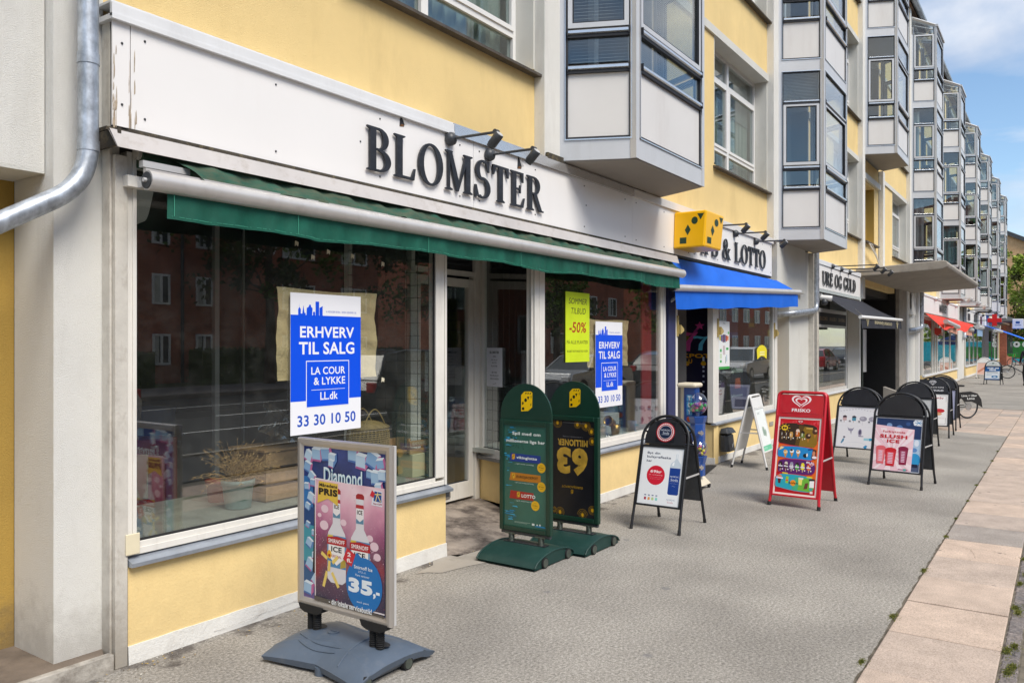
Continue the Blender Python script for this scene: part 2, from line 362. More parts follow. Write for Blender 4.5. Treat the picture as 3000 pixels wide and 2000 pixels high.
# ---------------------------------------------------------------- survey helpers: where a sight line meets a known wall plane or the ground
_F, _CX, _CY, _A = 2333.0, 1500.0, 1007.0, R(34.77)
def _ray(u, v):
    a = (u - _CX) / _F
    return (math.cos(_A) + a * math.sin(_A), math.sin(_A) - a * math.cos(_A), -(v - _CY) / _F)
def on_wall(u, v, y=0.0):
    r = _ray(u, v); t = (y - CAMY) / r[1]; return (t * r[0], CAMH + t * r[2])
def on_ground(u, v, z=0.0):
    r = _ray(u, v); t = (z - CAMH) / r[2]; return (t * r[0], CAMY + t * r[1])
def on_cross(u, v, x):
    r = _ray(u, v); t = x / r[0]; return (CAMY + t * r[1], CAMH + t * r[2])

# ---------------------------------------------------------------- shared materials
STUCCO = mat('white_stucco', (.80, .79, .745), .9, var=.05, vscale=1.3, bump=1.0, bscale=240, grime=.30, gcol=(.22, .19, .15), gscale=2.2, stretch=5, low=.3)
STUCCO_FINE = mat('pale_render', (.66, .655, .61), .9, var=.05, vscale=1.2, bump=.8, bscale=150, grime=.35, gcol=(.25, .22, .17), gscale=1.4, stretch=3)
YEL = mat('yellow_render', (.87, .655, .30), .9, var=.08, vscale=.9, bump=1.1, bscale=190, grime=.36, gcol=(.52, .36, .14), gscale=1.9, stretch=4)
YELBASE = mat('yellow_base_render', (.88, .665, .31), .85, var=.05, vscale=2.0, bump=.45, bscale=60, grime=.22, gcol=(.45, .30, .12), gscale=4, stretch=2, low=.12)
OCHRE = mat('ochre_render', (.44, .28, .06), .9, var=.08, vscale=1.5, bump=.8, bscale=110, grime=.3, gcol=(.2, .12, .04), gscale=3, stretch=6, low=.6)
PLINTH = mat('white_plinth_paint', (.74, .73, .69), .85, var=.06, vscale=5, bump=.7, bscale=50, grime=.4, gcol=(.34, .28, .22), gscale=7)
BOARD = mat('white_fascia_panel', (.86, .845, .83), .35, var=.02, vscale=1.0, grime=.10, gcol=(.55, .46, .38), gscale=2.0, stretch=9)
TRIMW = mat('white_trim_metal', (.76, .77, .78), .4, var=.04, vscale=4, grime=.25, gcol=(.4, .38, .36), gscale=6, stretch=4)
WFRAME = mat('cream_window_frame', (.80, .775, .715), .45, var=.04, vscale=6, grime=.35, gcol=(.30, .26, .20), gscale=8, stretch=5)
WWHITE = mat('white_window_frame', (.78, .78, .77), .4, var=.02, vscale=5)
PALEFR = mat('worn_cream_post', (.60, .57, .51), .7, var=.1, vscale=9, grime=.6, gcol=(.22, .17, .12), gscale=14, stretch=2, low=.5, bump=.4, bscale=40)
ZINC = mat('zinc_sheet', (.42, .46, .52), .42, .55, var=.15, vscale=7, grime=.3, gcol=(.22, .22, .23), gscale=9)
GALV = mat('galvanised_pipe', (.47, .51, .56), .42, .65, var=.35, vscale=14, grime=.75, gcol=(.20, .21, .22), gscale=12, stretch=4, gp=(.45, .7))
ALU = mat('light_grey_aluminium', (.62, .62, .62), .38, .25, var=.04, vscale=2.5, grime=.22, gcol=(.30, .26, .23), gscale=3, stretch=5)
ALUPANEL = mat('pale_grey_panel', (.70, .685, .665), .5, var=.03, vscale=1.2, grime=.30, gcol=(.42, .36, .32), gscale=2.5, stretch=5)
ALUHI = mat('bright_aluminium', (.72, .72, .72), .25, .8, var=.05, vscale=6)
GASK = mat('black_gasket', (.018, .020, .026), .6, var=.1, vscale=10)  # also colours the shadow line painted under the bay rails
BLACKP = mat('black_powder_coat', (.014, .015, .018), .42, var=.2, vscale=14, grime=.15, gcol=(.10, .09, .08), gscale=16)
BLACKFACE = mat('black_sign_plate', (.017, .018, .022), .36, var=.15, vscale=6, grime=.12, gcol=(.09, .09, .09), gscale=12)
DGREY = mat('dark_grey_metal', (.045, .05, .058), .42, var=.2, vscale=14, grime=.3, gcol=(.13, .13, .13), gscale=20)
LETTER = mat('black_letter_paint', (.020, .022, .028), .42, var=.4, vscale=11, grime=.35, gcol=(.10, .11, .13), gscale=25)
RUBBER = mat('black_rubber', (.012, .012, .013), .75, var=.2, vscale=20)
DARKSOF = mat('soffit_panel', (.30, .27, .235), .8, var=.06, vscale=1.5, bump=.3, bscale=150)
CONC = mat('pale_concrete', (.36, .33, .29), .92, var=.12, vscale=3, bump=.7, bscale=60, grime=.45, gcol=(.10, .09, .07), gscale=4)
DIRTCONC = mat('dirty_step_concrete', (.17, .135, .105), .95, var=.25, vscale=6, bump=.8, bscale=50, grime=.7, gcol=(.06, .05, .045), gscale=5)
BLACKWALL = mat('black_painted_wall', (.008, .008, .009), .7, var=.3, vscale=4)
GLASS = glass('shop_glass', (.92, .95, .94), .118, dirt=.045)
GLASSUP = glass('window_glass', (.82, .87, .86), .09)
BAYGLASS = glass('bay_glass', (.84, .88, .88), .08)
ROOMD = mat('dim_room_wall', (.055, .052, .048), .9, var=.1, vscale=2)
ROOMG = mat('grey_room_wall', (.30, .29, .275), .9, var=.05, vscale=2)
CURT = mat('pale_curtain', (.50, .52, .47), .9, var=.1, vscale=8)
LICHEN = mat('dirty_dark_ledge', (.055, .047, .036), .95, var=.4, vscale=12, grime=.5, gcol=(.45, .36, .18), gscale=22, bump=.8, bscale=40)

# ================================================================= THE GROUND
def asphalt_extra(N, L, geo, last):
    # broad soft tone changes plus dark bitumen stains hugging the building
    n = N.new('ShaderNodeTexNoise'); n.inputs['Scale'].default_value = .9; n.inputs['Detail'].default_value = 6; L.new(geo.outputs['Position'], n.inputs['Vector'])
    r = N.new('ShaderNodeValToRGB'); r.color_ramp.elements[0].position = .3; r.color_ramp.elements[1].position = .72; r.color_ramp.elements[0].color = (.70, .69, .68, 1); r.color_ramp.elements[1].color = (1.08, 1.07, 1.05, 1); L.new(n.outputs[0], r.inputs[0])
    x = N.new('ShaderNodeMixRGB'); x.blend_type = 'MULTIPLY'; x.inputs[0].default_value = 1; L.new(last, x.inputs[1]); L.new(r.outputs[0], x.inputs[2])
    sp = N.new('ShaderNodeSeparateXYZ'); L.new(geo.outputs['Position'], sp.inputs[0])
    mr = N.new('ShaderNodeMapRange'); mr.inputs[1].default_value = -.45; mr.inputs[2].default_value = -.02; mr.inputs[3].default_value = -.16; mr.inputs[4].default_value = .12; L.new(sp.outputs[1], mr.inputs[0])
    n2 = N.new('ShaderNodeTexNoise'); n2.inputs['Scale'].default_value = 4.2; n2.inputs['Detail'].default_value = 7; n2.inputs['Roughness'].default_value = .6; L.new(geo.outputs['Position'], n2.inputs['Vector'])
    ad = N.new('ShaderNodeMath'); ad.operation = 'ADD'; L.new(mr.outputs[0], ad.inputs[0]); L.new(n2.outputs[0], ad.inputs[1])
    r2 = N.new('ShaderNodeValToRGB'); r2.color_ramp.elements[0].position = .56; r2.color_ramp.elements[1].position = .66; r2.color_ramp.elements[0].color = (0, 0, 0, 1); r2.color_ramp.elements[1].color = (.72,) * 3 + (1,); L.new(ad.outputs[0], r2.inputs[0])
    x2 = N.new('ShaderNodeMixRGB'); L.new(r2.outputs[0], x2.inputs[0]); L.new(x.outputs[0], x2.inputs[1]); x2.inputs[2].default_value = (.055, .045, .042, 1)
    # sparse chewing-gum spots
    vo = N.new('ShaderNodeTexVoronoi'); vo.inputs['Scale'].default_value = 1.7; vo.inputs['Randomness'].default_value = 1; L.new(geo.outputs['Position'], vo.inputs['Vector'])
    r3 = N.new('ShaderNodeValToRGB'); r3.color_ramp.elements[0].position = .05; r3.color_ramp.elements[1].position = .07; r3.color_ramp.elements[0].color = (.55,) * 3 + (1,); r3.color_ramp.elements[1].color = (0, 0, 0, 1); L.new(vo.outputs['Distance'], r3.inputs[0])
    x3 = N.new('ShaderNodeMixRGB'); L.new(r3.outputs[0], x3.inputs[0]); L.new(x2.outputs[0], x3.inputs[1]); x3.inputs[2].default_value = (.16, .16, .17, 1)
    return x3.outputs[0]
ASPH = ramp_mat('gritty_asphalt', [(.30, (.045, .040, .035)), (.42, (.19, .178, .160)), (.50, (.33, .312, .283)), (.57, (.47, .447, .41)), (.68, (.80, .77, .72))], 55, .95, 8, bump=.35, extra=asphalt_extra)
ROADM = ramp_mat('road_asphalt', [(.35, (.035, .035, .036)), (.65, (.095, .093, .09))], 60, .9, 3)
def slab_extra(N, L, geo, last):
    oi = N.new('ShaderNodeObjectInfo'); r = N.new('ShaderNodeValToRGB'); e = r.color_ramp.elements
    e[0].position = 0; e[0].color = (.86, .86, .88, 1); e[1].position = 1; e[1].color = (1.12, 1.05, 1.0, 1); L.new(oi.outputs['Random'], r.inputs[0])
    x = N.new('ShaderNodeMixRGB'); x.blend_type = 'MULTIPLY'; x.inputs[0].default_value = 1; L.new(last, x.inputs[1]); L.new(r.outputs[0], x.inputs[2])
    n = N.new('ShaderNodeTexNoise'); n.inputs['Scale'].default_value = 3.5; n.inputs['Detail'].default_value = 8; n.inputs['Roughness'].default_value = .65; L.new(geo.outputs['Position'], n.inputs['Vector'])
    r2 = N.new('ShaderNodeValToRGB'); r2.color_ramp.elements[0].position = .3; r2.color_ramp.elements[1].position = .7; r2.color_ramp.elements[0].color = (.74, .72, .70, 1); r2.color_ramp.elements[1].color = (1.08, 1.05, 1.02, 1); L.new(n.outputs[0], r2.inputs[0])
    x2 = N.new('ShaderNodeMixRGB'); x2.blend_type = 'MULTIPLY'; x2.inputs[0].default_value = 1; L.new(x.outputs[0], x2.inputs[1]); L.new(r2.outputs[0], x2.inputs[2])
    vo = N.new('ShaderNodeTexVoronoi'); vo.inputs['Scale'].default_value = 3.4; L.new(geo.outputs['Position'], vo.inputs['Vector'])
    r3 = N.new('ShaderNodeValToRGB'); r3.color_ramp.elements[0].position = .05; r3.color_ramp.elements[1].position = .075; r3.color_ramp.elements[0].color = (.7,) * 3 + (1,); r3.color_ramp.elements[1].color = (0, 0, 0, 1); L.new(vo.outputs['Distance'], r3.inputs[0])
    x3 = N.new('ShaderNodeMixRGB'); L.new(r3.outputs[0], x3.inputs[0]); L.new(x2.outputs[0], x3.inputs[1]); x3.inputs[2].default_value = (.14, .12, .11, 1)
    return x3.outputs[0]
SLABM = ramp_mat('pink_granite_slab', [(.3, (.34, .285, .24)), (.5, (.545, .468, .405)), (.7, (.70, .61, .54))], 130, .85, 4, bump=.5, extra=slab_extra)
SLABG = ramp_mat('grey_granite_slab', [(.3, (.22, .21, .19)), (.5, (.40, .37, .34)), (.7, (.56, .53, .50))], 130, .85, 4, bump=.5, extra=slab_extra)
COBM = ramp_mat('cobble_stone', [(.3, (.09, .095, .11)), (.5, (.20, .19, .19)), (.7, (.33, .31, .31))], 50, .85, 4, bump=.5, extra=slab_extra)
JOINT = mat('joint_dirt', (.15, .13, .10), .95, var=.4, vscale=15)
g = one('ground', lambda m: m.quad((-400, -400, -.05), (600, -400, -.05), (600, 400, -.05), (-400, 400, -.05), mat('far_ground', (.13, .13, .125), .95, var=.2, vscale=.3))); struct(g)
def asph_sheet(m):
    r = random.Random(3); e = [(-30, -3.303, 0)] + [(2 + .07 * i, -3.300 + r.uniform(-.007, .006), 0) for i in range(225)]
    vs = e + [(17.75, -3.30, 0), (18.35, -1.95, 0), (25.0, -1.95, 0), (25.1, -3.3, 0), (130, -3.30, 0), (130, 1.5, 0), (-30, 1.5, 0)]; m.add(vs, [tuple(range(len(vs)))], ASPH)
g = one('asphalt_pavement', lambda m: asph_sheet(m)); struct(g)
g = one('joint_bed', lambda m: m.quad((-30, -4.9, -.016), (130, -4.9, -.016), (130, -1.2, -.016), (-30, -1.2, -.016), JOINT)); struct(g)
road = one('road', lambda m: m.quad((-60, -19.5, -.03), (150, -19.5, -.03), (150, -7.0, -.03), (-60, -7.0, -.03), ROADM)); struct(road)
cyc = one('cycle_path', lambda m: m.box(-60, 150, -6.9, -4.92, -.05, .0, ROADM)); struct(cyc)
kerb = one('kerb', lambda m: m.box(-60, 150, -7.02, -6.9, -.05, .03, CONC)); struct(kerb)
RM = mat('road_marking_paint', (.72, .72, .70), .7, var=.1, vscale=5)
def marks(m):
    for i in range(-4, 20): m.box(i * 6, i * 6 + 3, -13.05, -12.9, -.026, -.022, RM)
    m.box(-60, 150, -10.2, -10.08, -.026, -.022, RM); m.box(-60, 150, -16.0, -15.88, -.026, -.022, RM)
mk = one('painted_line', marks, road)
opp = one('far_pavement', lambda m: m.box(-60, 150, -24.0, -19.5, -.05, .10, mat('far_pavement_tiles', (.24, .21, .19), .9, var=.15, vscale=2))); struct(opp)
lawn = one('grass_verge', lambda m: m.box(-60, 150, -70, -24.0, -.05, .11, mat('lawn_green', (.06, .085, .03), .95, var=.3, vscale=3))); struct(lawn, 'stuff')
lawn['label'] = 'mown grass in front of the brick houses across the road'

strip = one('slab_path', lambda m: m.quad((-30, -4.85, -.012), (130, -4.85, -.012), (130, -4.0, -.012), (-30, -4.0, -.012), JOINT)); struct(strip)
def slab_mesh(lx, ly, mt, name):
    mb = MB(); c = .006
    mb.prismz([(0, 0), (lx, 0), (lx, ly), (0, ly)], -.05, -.004, mt)
    mb.v[0:4] = mb.v[0:4]
    mb.prismz([(0, 0), (lx, 0), (lx, ly), (0, ly)], -.004, 0.0, mt, [(c, c), (lx - c, c), (lx - c, ly - c), (c, ly - c)])
    me = bpy.data.meshes.new(name); me.from_pydata(mb.v, [], mb.f)
    me.materials.append(mt); return me
SL = {}
def put_slab(x, y, lx, ly, parent, grey=False):
    k = (round(lx, 2), round(ly, 2), grey)
    if k not in SL: SL[k] = slab_mesh(k[0] - .013, k[1] - .010, SLABG if grey else SLABM, 'slab')
    o = link('slab', SL[k], parent); o.location = (x, y, random.uniform(-.004, .002)); o.rotation_euler = (random.uniform(-.0015, .0015), random.uniform(-.0015, .0015), 0)
for i, x in enumerate([1.84 + .7 * j for j in range(24)]):
    put_slab(x, -3.9, .7, .604, strip, grey=(i in (9,)))
for i in range(11): put_slab(1.5 + .7 * i, -4.62, .7, .60, strip)
x = 18.64
while x < 90:
    put_slab(x, -3.9, .7 if x < 60 else 1.4, .604, strip); x += .7 if x < 60 else 1.4
for i in range(8):      # the band of slabs laid across the pavement before the black entrance
    for j in range(3):
        x0 = 18.66 + .79 * i; put_slab(x0 - (.0 if j else .0), -3.3 + .45 * j, .79, .45, strip, grey=((i * 3 + j) % 11 == 4))
g = one('slab_bed', lambda m: m.add([(17.75, -3.3, -.008), (18.66, -3.3, -.008), (18.66, -1.95, -.008), (18.35, -1.95, -.008)], [(0, 1, 2, 3)], SLABM)); struct(g)
cobble_me = []
for q in range(5):
    mb = MB(); w = .085 + .007 * q; a = .012
    mb.prismz([(0, 0), (w, 0), (w, .086), (0, .086)], -.05, -.012, COBM)
    mb.prismz([(0, 0), (w, 0), (w, .086), (0, .086)], -.012, 0, COBM, [(a, a), (w - a, a * .8), (w - a * .7, .086 - a), (a, .086 - a)])
    me = bpy.data.meshes.new('cobble'); me.from_pydata(mb.v, [], mb.f); me.materials.append(COBM); cobble_me.append((me, w))
x = 3.6
cob = one('cobble_strip', lambda m: m.quad((-30, -4.0, -.014), (130, -4.0, -.014), (130, -3.905, -.014), (-30, -3.905, -.014), JOINT)); struct(cob)
while x < 13.5:
    me, w = random.choice(cobble_me); o = link('cobble', me, cob); o.location = (x, -3.993 + random.uniform(-.002, .002), random.uniform(-.008, -.001)); o.rotation_euler = (random.uniform(-.03, .03), random.uniform(-.03, .03), random.uniform(-.04, .04)); x += w + .008
def cobrest(m):
    x = 13.5
    while x < 60: m.box(x, x + .1, -3.99, -3.91, -.05, -.003, COBM); x += .112
one('cobble_row', cobrest, cob)['kind'] = 'stuff'

MOSSM = ramp_mat('moss_green', [(.3, (.05, .06, .015)), (.5, (.14, .16, .03)), (.7, (.28, .24, .07))], 60, .95, 3)
def moss(m):
    spots = [(4.70, -3.28, .05), (5.6, -3.29, .07), (6.88, -3.30, .06), (8.2, -3.31, .05), (9.1, -3.3, .035), (10.2, -3.31, .05), (11.4, -3.3, .06), (12.6, -3.3, .05), (3.9, -3.28, .05), (13.9, -3.3, .05), (15.2, -3.3, .05),
             (5.0, -3.95, .06), (5.1, -3.97, .05), (5.35, -3.93, .07), (5.45, -3.96, .05), (6.15, -3.95, .05), (6.25, -3.93, .06), (6.9, -3.93, .05), (7.2, -3.96, .06), (4.6, -3.92, .05), (7.7, -3.93, .06), (6.35, -4.0, .05)]
    for cx, cy, r in spots:
        for i in range(330):
            a = random.uniform(0, 6.283); d = r * abs(random.gauss(0, .55)); x, y = cx + d * math.cos(a) * 1.7, cy + d * math.sin(a) * .55
            h = random.uniform(.004, .016) * max(.2, 1 - d / r); t = random.uniform(0, 6.283); w = .004
            m.add([(x - w * math.cos(t), y - w * math.sin(t), -.002), (x + w * math.cos(t), y + w * math.sin(t), -.002), (x + random.uniform(-.006, .006), y + random.uniform(-.006, .006), h)], [(0, 1, 2)], MOSSM)
o = one('moss', moss); struct(o, 'stuff', 'yellow green moss growing in the joints beside the slabs')

# ================================================================= THE YELLOW BUILDING
PITCH, XB = 7.5, 7.23
BZ, SH = 3.6, 3.0
bld = thing('apartment_building', 'long yellow rendered building with white pilasters and grey metal bay windows', 'building', (0, 0, 0))
def bx(k): return XB + PITCH * k
def wall(m):
    for k in range(-1, 9):
        x = bx(k); xr = x + 2.08; xo = x + 4.3; xp = x + PITCH - .62; xa = xp + .29
        m.box(max(xr, 2.295), xo, .12, .46, BZ, 12.95, YEL)
        for s in range(3):
            z = BZ + SH * s; zs = z + .84; zt = z + 2.76
            m.box(xo, xp, .12, .46, z, zs, YEL)
            if s < 2: m.box(xo, xp, .12, .46, zt + .12, z + SH, YEL)
            else: m.box(xo, xp, .12, .46, zt + .12, 12.95, YEL)
    m.box(bx(8) + 2.4, bx(9) - .3, .12, .46, BZ, 12.95, YEL)
    m.box(2.295, 14.30, .121, .46, 3.3, BZ - .001, YEL); m.box(16.9, bx(9) - .3, .121, .46, 3.3, BZ - .001, YEL)
    # plain end walls and back, so that the building has its depth
    m.box(-9, bx(9) - .3, 11.6, 12.0, 0, 12.95, YEL); m.box(-9.3, -9, .12, 12, 0, 12.95, YEL); m.box(bx(9) - .3, bx(9), .12, 12, 0, 12.95, YEL)
one('wall', wall, bld)
def pilasters(m, k):
    xp = bx(k) - .62
    m.box(xp, xp + .29, .0, .119, 3.56 if k in (0, 1) else 2.9, 12.95, STUCCO)
for k in range(0, 10): one('pilaster', lambda m, k=k: pilasters(m, k), bld)
for k in range(-1, 9):
    for s in range(3):
        z = BZ + SH * s
        def lint(m): m.box(bx(k) + 2.09, bx(k + 1) - .63, .085, .44, z + 2.76, z + 2.88, STUCCO_FINE)
        one('lintel', lint, bld)
# one window unit, copied to every opening
wx0, wx1 = 0.0, PITCH - .62 - 4.3
def winframe(m):
    z0, z1 = .86, 2.76
    m.frame(wx0 + .02, wx1 - .02, z0, z1, .05, .33, .40, WWHITE)
    mid = (wx0 + wx1) / 2 - .12
    m.box(mid - .045, mid + .045, .325, .402, z0 + .05, z1 - .05, WWHITE)
    for a, b in ((wx0 + .07, mid - .045), (mid + .045, wx1 - .07)):
        m.box(a, b, .33, .40, z0 + .34, z0 + .40, WWHITE); m.box(a, b, .33, .40, z1 - .46, z1 - .40, WWHITE)
        m.frame(a, b, z0 + .40, z1 - .46, .045, .315, .38, WWHITE)
def winsill(m): m.add([(wx0 - .04, .03, .80), (wx1 + .06, .03, .80), (wx1 + .06, .36, .865), (wx0 - .04, .36, .865), (wx0 - .04, .03, .775), (wx1 + .06, .03, .775), (wx1 + .06, .36, .80), (wx0 - .04, .36, .80)], [(0, 1, 2, 3), (4, 7, 6, 5), (0, 4, 5, 1), (1, 5, 6, 2), (3, 7, 4, 0)], mat('dark_slate_sill', (.075, .062, .05), .7, var=.3, vscale=10, grime=.4, gcol=(.2, .17, .12), gscale=12))
def reveal(m): m.box(wx1 - .018, wx1 + .001, .118, .335, .866, 2.76, STUCCO_FINE)
def reveal2(m): m.box(wx0 - .001, wx0 + .018, .118, .335, .866, 2.76, STUCCO_FINE)
def panes(m):
    mid = (wx0 + wx1) / 2 - .12; z0, z1 = .86, 2.76
    for a, b in ((wx0 + .07, mid - .045), (mid + .045, wx1 - .07)):
        for c, d in ((z0 + .05, z0 + .34), (z1 - .40, z1 - .05)): m.box(a, b, .36, .368, c, d, GLASSUP)
        m.box(a + .045, b - .045, .345, .353, z0 + .445, z1 - .505, GLASSUP)
def room(m):
    m.box(wx0 - .3, wx1 + .3, 2.2, 2.25, .5, 2.9, ROOMG); m.box(wx0 - .3, wx1 + .3, .47, 2.2, 2.86, 2.9, ROOMG); m.box(wx0 - .3, wx1 + .3, .47, 2.2, .6, .65, ROOMD)
    m.box(wx0 - .34, wx0 - .3, .47, 2.2, .65, 2.86, ROOMG); m.box(wx1 + .3, wx1 + .34, .47, 2.2, .65, 2.86, ROOMG)
def curt(m, a, b, c=CURT):
    n = int((b - a) / .022)
    m.grid(lambda u, v: (a + (b - a) * u, .47 + .022 * math.sin(u * n * .8) + .012 * math.sin(u * n * 2.1), .9 + 1.8 * v), n, 3, c)
win_proto = None
def make_window(x, z, kind):
    global win_proto
    if win_proto is None:
        f = one('window', winframe, bld); one('sill', winsill, f); one('reveal', reveal, f); one('reveal', reveal2, f); one('pane', panes, f); one('room', room, f); win_proto = f
    else: f = copy_tree(win_proto, bld)
    f.location = (x, 0, z)
    r = random.Random(int(x * 7 + z * 13))
    cm = r.choice([CURT, mat('grey_green_curtain', (.34, .38, .35), .9, var=.1, vscale=8), mat('cream_curtain', (.60, .56, .46), .9, var=.1, vscale=8)])
    q = r.choice([(.08, .8, 1.5, 2.5), (.08, .5, 1.35, 2.5), (.08, 1.3, 1.9, 2.5), (.9, 2.5, None, None)])
    one('curtain', lambda m: (curt(m, q[0], q[1], cm), curt(m, q[2], q[3], cm) if q[2] else None), f)
    if kind == 'blind':
        def bl(m):
            for i in range(22): m.box(1.35, 2.45, .425, .445, 2.6 - .03 * i, 2.606 - .03 * i, WWHITE)
        one('blind', bl, f)
    return f
for k in range(-1, 9):
    for s in range(3):
        if s > 1 and k < 1: continue
        make_window(bx(k) + 4.3, BZ + SH * s, 'blind' if (k == 0 and s == 0) else '')

# the bay windows: near side A-B, front B-C, far side C-D
A_, B_, C_, D_ = (-.33, 0.0), (0.0, -.70), (1.75, -.70), (2.08, 0.0)
def face_mat(p, q):
    dx, dy = q[0] - p[0], q[1] - p[1]; l = math.hypot(dx, dy); dx /= l; dy /= l
    return Matrix(((dx, -dy, 0, p[0]), (dy, dx, 0, p[1]), (0, 0, 1, 0), (0, 0, 0, 1))), l     # +y of the face points inwards
def bay_storey(top):
    fr, pan, gl, gk = MB(), [], [], MB()
    H = 2.7 if top else SH
    for (p, q) in ((A_, B_), (B_, C_), (C_, D_)):
        M, l = face_mat(p, q); fr.M = M; gk.M = M
        def barz(z0, z1, o=.03):     # projecting rail with a rounded silver nose over a black strip painting its shadow
            fr.add([(.085, -o, z0 + (z1 - z0) * .25), (l - .085, -o, z0 + (z1 - z0) * .25), (l - .085, -o, z0 + (z1 - z0) * .7), (.085, -o, z0 + (z1 - z0) * .7), (.085, .0, z1), (l - .085, .0, z1), (.085, 0, z0), (l - .085, 0, z0)], [(0, 1, 2, 3), (3, 2, 5, 4), (6, 7, 1, 0)], ALUHI)
            gk.box(.075, l - .075, -.012, .035, z0 - .028, z0, GASK)  # black strip in place of the shade below the rail
            gk.box(.075, .086, -o - .002, .02, z0 - .01, z1 + .005, GASK); gk.box(l - .086, l - .075, -o - .002, .02, z0 - .01, z1 + .005, GASK)
        fr.box(.0, l, .0, .10, .0, .20, ALU)                                  # floor beam
        fr.box(.0, .052, .0, .10, .20, H, ALU); fr.box(l - .052, l, .0, .10, .20, H, ALU)
        fr.box(.052, l - .052, -.012, .01, .20, .212, ALUHI)
        gk.box(.052, .08, .004, .08, .2, H - .02, GASK); gk.box(l - .08, l - .052, .004, .08, .2, H - .02, GASK)
        fr.box(.052, .058, -.014, .004, .2, H - .02, ALUHI); fr.box(l - .058, l - .052, -.014, .004, .2, H - .02, ALUHI)
        gk.box(.08, l - .08, .004, .06, .212, .235, GASK)
        barz(.90, .955); barz(1.26, 1.315)
        sash0, sash1 = 1.33, 2.42
        fr.frame(.082, l - .082, sash0, sash1, .045, -.006, .05, ALU, .05); gk.frame(.127, l - .127, sash0 + .05, sash1 - .045, .010, -.004, .04, GASK)
        if not top:
            barz(2.44, 2.48, .02); gk.box(.08, l - .08, .004, .06, H - .03, H - .0, GASK); fr.box(.052, l - .052, -.012, .01, H - .012, H, ALUHI)
        pan.append((M, .08, l - .08, .235, .872)); 
        for z0, z1 in ((.983, 1.232), (sash0 + .06, sash1 - .055)) + (() if top else ((2.485, H - .03),)): gl.append((M, .08 if z1 - z0 < .7 else .137, l - (.08 if z1 - z0 < .7 else .137), z0, z1))
        if top and (p, q) == (B_, C_): fr.box(.052, l - .052, 0, .1, 2.58, 2.7, ALU); gk.box(.052, l - .052, .0, .05, 2.42, 2.58, GASK)
        fr.M = M; 
    # corner posts
    fr.M = Matrix.Identity(4); gk.M = Matrix.Identity(4)
    for cx, cy in (B_, C_): fr.prismz([(cx - .035, cy - .006), (cx + .035, cy - .006), (cx + .035, cy + .06), (cx - .035, cy + .06)], 0, H, ALU)
    return fr, gk, pan, gl
def bay_meshes(top):
    fr, gk, pan, gl = bay_storey(top)
    if top:      # sloping glazed roof and the two gable triangles
        for sx, a, b in ((1, A_, B_), (-1, D_, C_)):
            fr.add([(a[0], a[1], 2.42), (a[0], a[1], 3.02), (b[0], b[1], 2.72), (b[0], b[1], 2.62), (a[0] + .05 * sx, a[1] + .05, 2.92), (a[0] + .05 * sx, a[1] + .05, 2.42)], [(1, 2, 3, 4)], ALU)
            fr.tube([(a[0], a[1], 3.0), (b[0], b[1], 2.70)], .045, ALU, 4)
        for t in (0.0, .33, .66, 1.0):
            xa = A_[0] + (D_[0] - A_[0]) * t; xb = B_[0] + (C_[0] - B_[0]) * t; fr.tube([(xa, .1, 3.03), (xb, -.7, 2.71)], .025, ALU, 4)
        fr.box(-.05, 1.80, -.75, -.66, 2.66, 2.73, ALU)
    def mk(mb, n):
        me = bpy.data.meshes.new(n); me.from_pydata(mb.v, [], mb.f)
        for m in mb.mats: me.materials.append(m)
        me.polygons.foreach_set('material_index', mb.m); me.update(); return me
    out = [mk(fr, 'bay_window'), mk(gk, 'gasket_and_shadow')]; P = []; G = []
    for M, a, b, c, d in pan:
        mb = MB(); mb.M = M; mb.box(a, b, .018, .05, c, d, ALUPANEL); P.append(mk(mb, 'panel'))
    for M, a, b, c, d in gl:
        mb = MB(); mb.M = M; mb.box(a, b, .022, .03, c, d, BAYGLASS); G.append(mk(mb, 'pane'))
    if top:
        mb = MB(); mb.add([(A_[0], .08, 3.01), (B_[0], -.68, 2.69), (C_[0], -.68, 2.69), (D_[0], .08, 3.01)], [(0, 1, 2, 3)], BAYGLASS); G.append(mk(mb, 'pane'))
        for a, b in ((A_, B_), (D_, C_)):
            mb = MB(); mb.add([(a[0], a[1], 2.44), (b[0], b[1], 2.44), (b[0], b[1], 2.66), (a[0], a[1], 2.98)], [(0, 1, 2, 3)], BAYGLASS); G.append(mk(mb, 'pane'))
    return out, P, G
BAY = {False: bay_meshes(False), True: bay_meshes(True)}
def bay_floor(m): m.prismz([(A_[0] + .01, -.0), (B_[0] + .01, B_[1] + .012), (C_[0] - .01, C_[1] + .012), (D_[0] - .01, 0)], .0, .12, DARKSOF); 
def bay_slab(m): m.prismz([(A_[0] + .06, .1), (B_[0] + .07, B_[1] + .09), (C_[0] - .07, C_[1] + .09), (D_[0] - .06, .1)], .02, .2, ROOMG)
BAYROOM = mat('pale_bay_room_wall', (.46, .45, .42), .9, var=.05, vscale=2)
def bay_room(m):
    m.box(-.33, 2.08, 2.0, 2.05, .1, 3.0, BAYROOM); m.box(-.37, -.33, .11, 2.05, .1, 3.0, BAYROOM); m.box(2.08, 2.12, .11, 2.05, .1, 3.0, BAYROOM); m.box(-.33, 2.08, .11, 2.0, .02, .1, ROOMG); m.box(-.33, 2.08, .11, 2.0, 2.9, 3.0, BAYROOM)
    m.box(-.33, -.2, .11, .3, .1, 2.9, WWHITE); m.box(.75, .85, .2, .28, .1, 2.9, WWHITE)
SOF = MB(); bay_floor(SOF); 
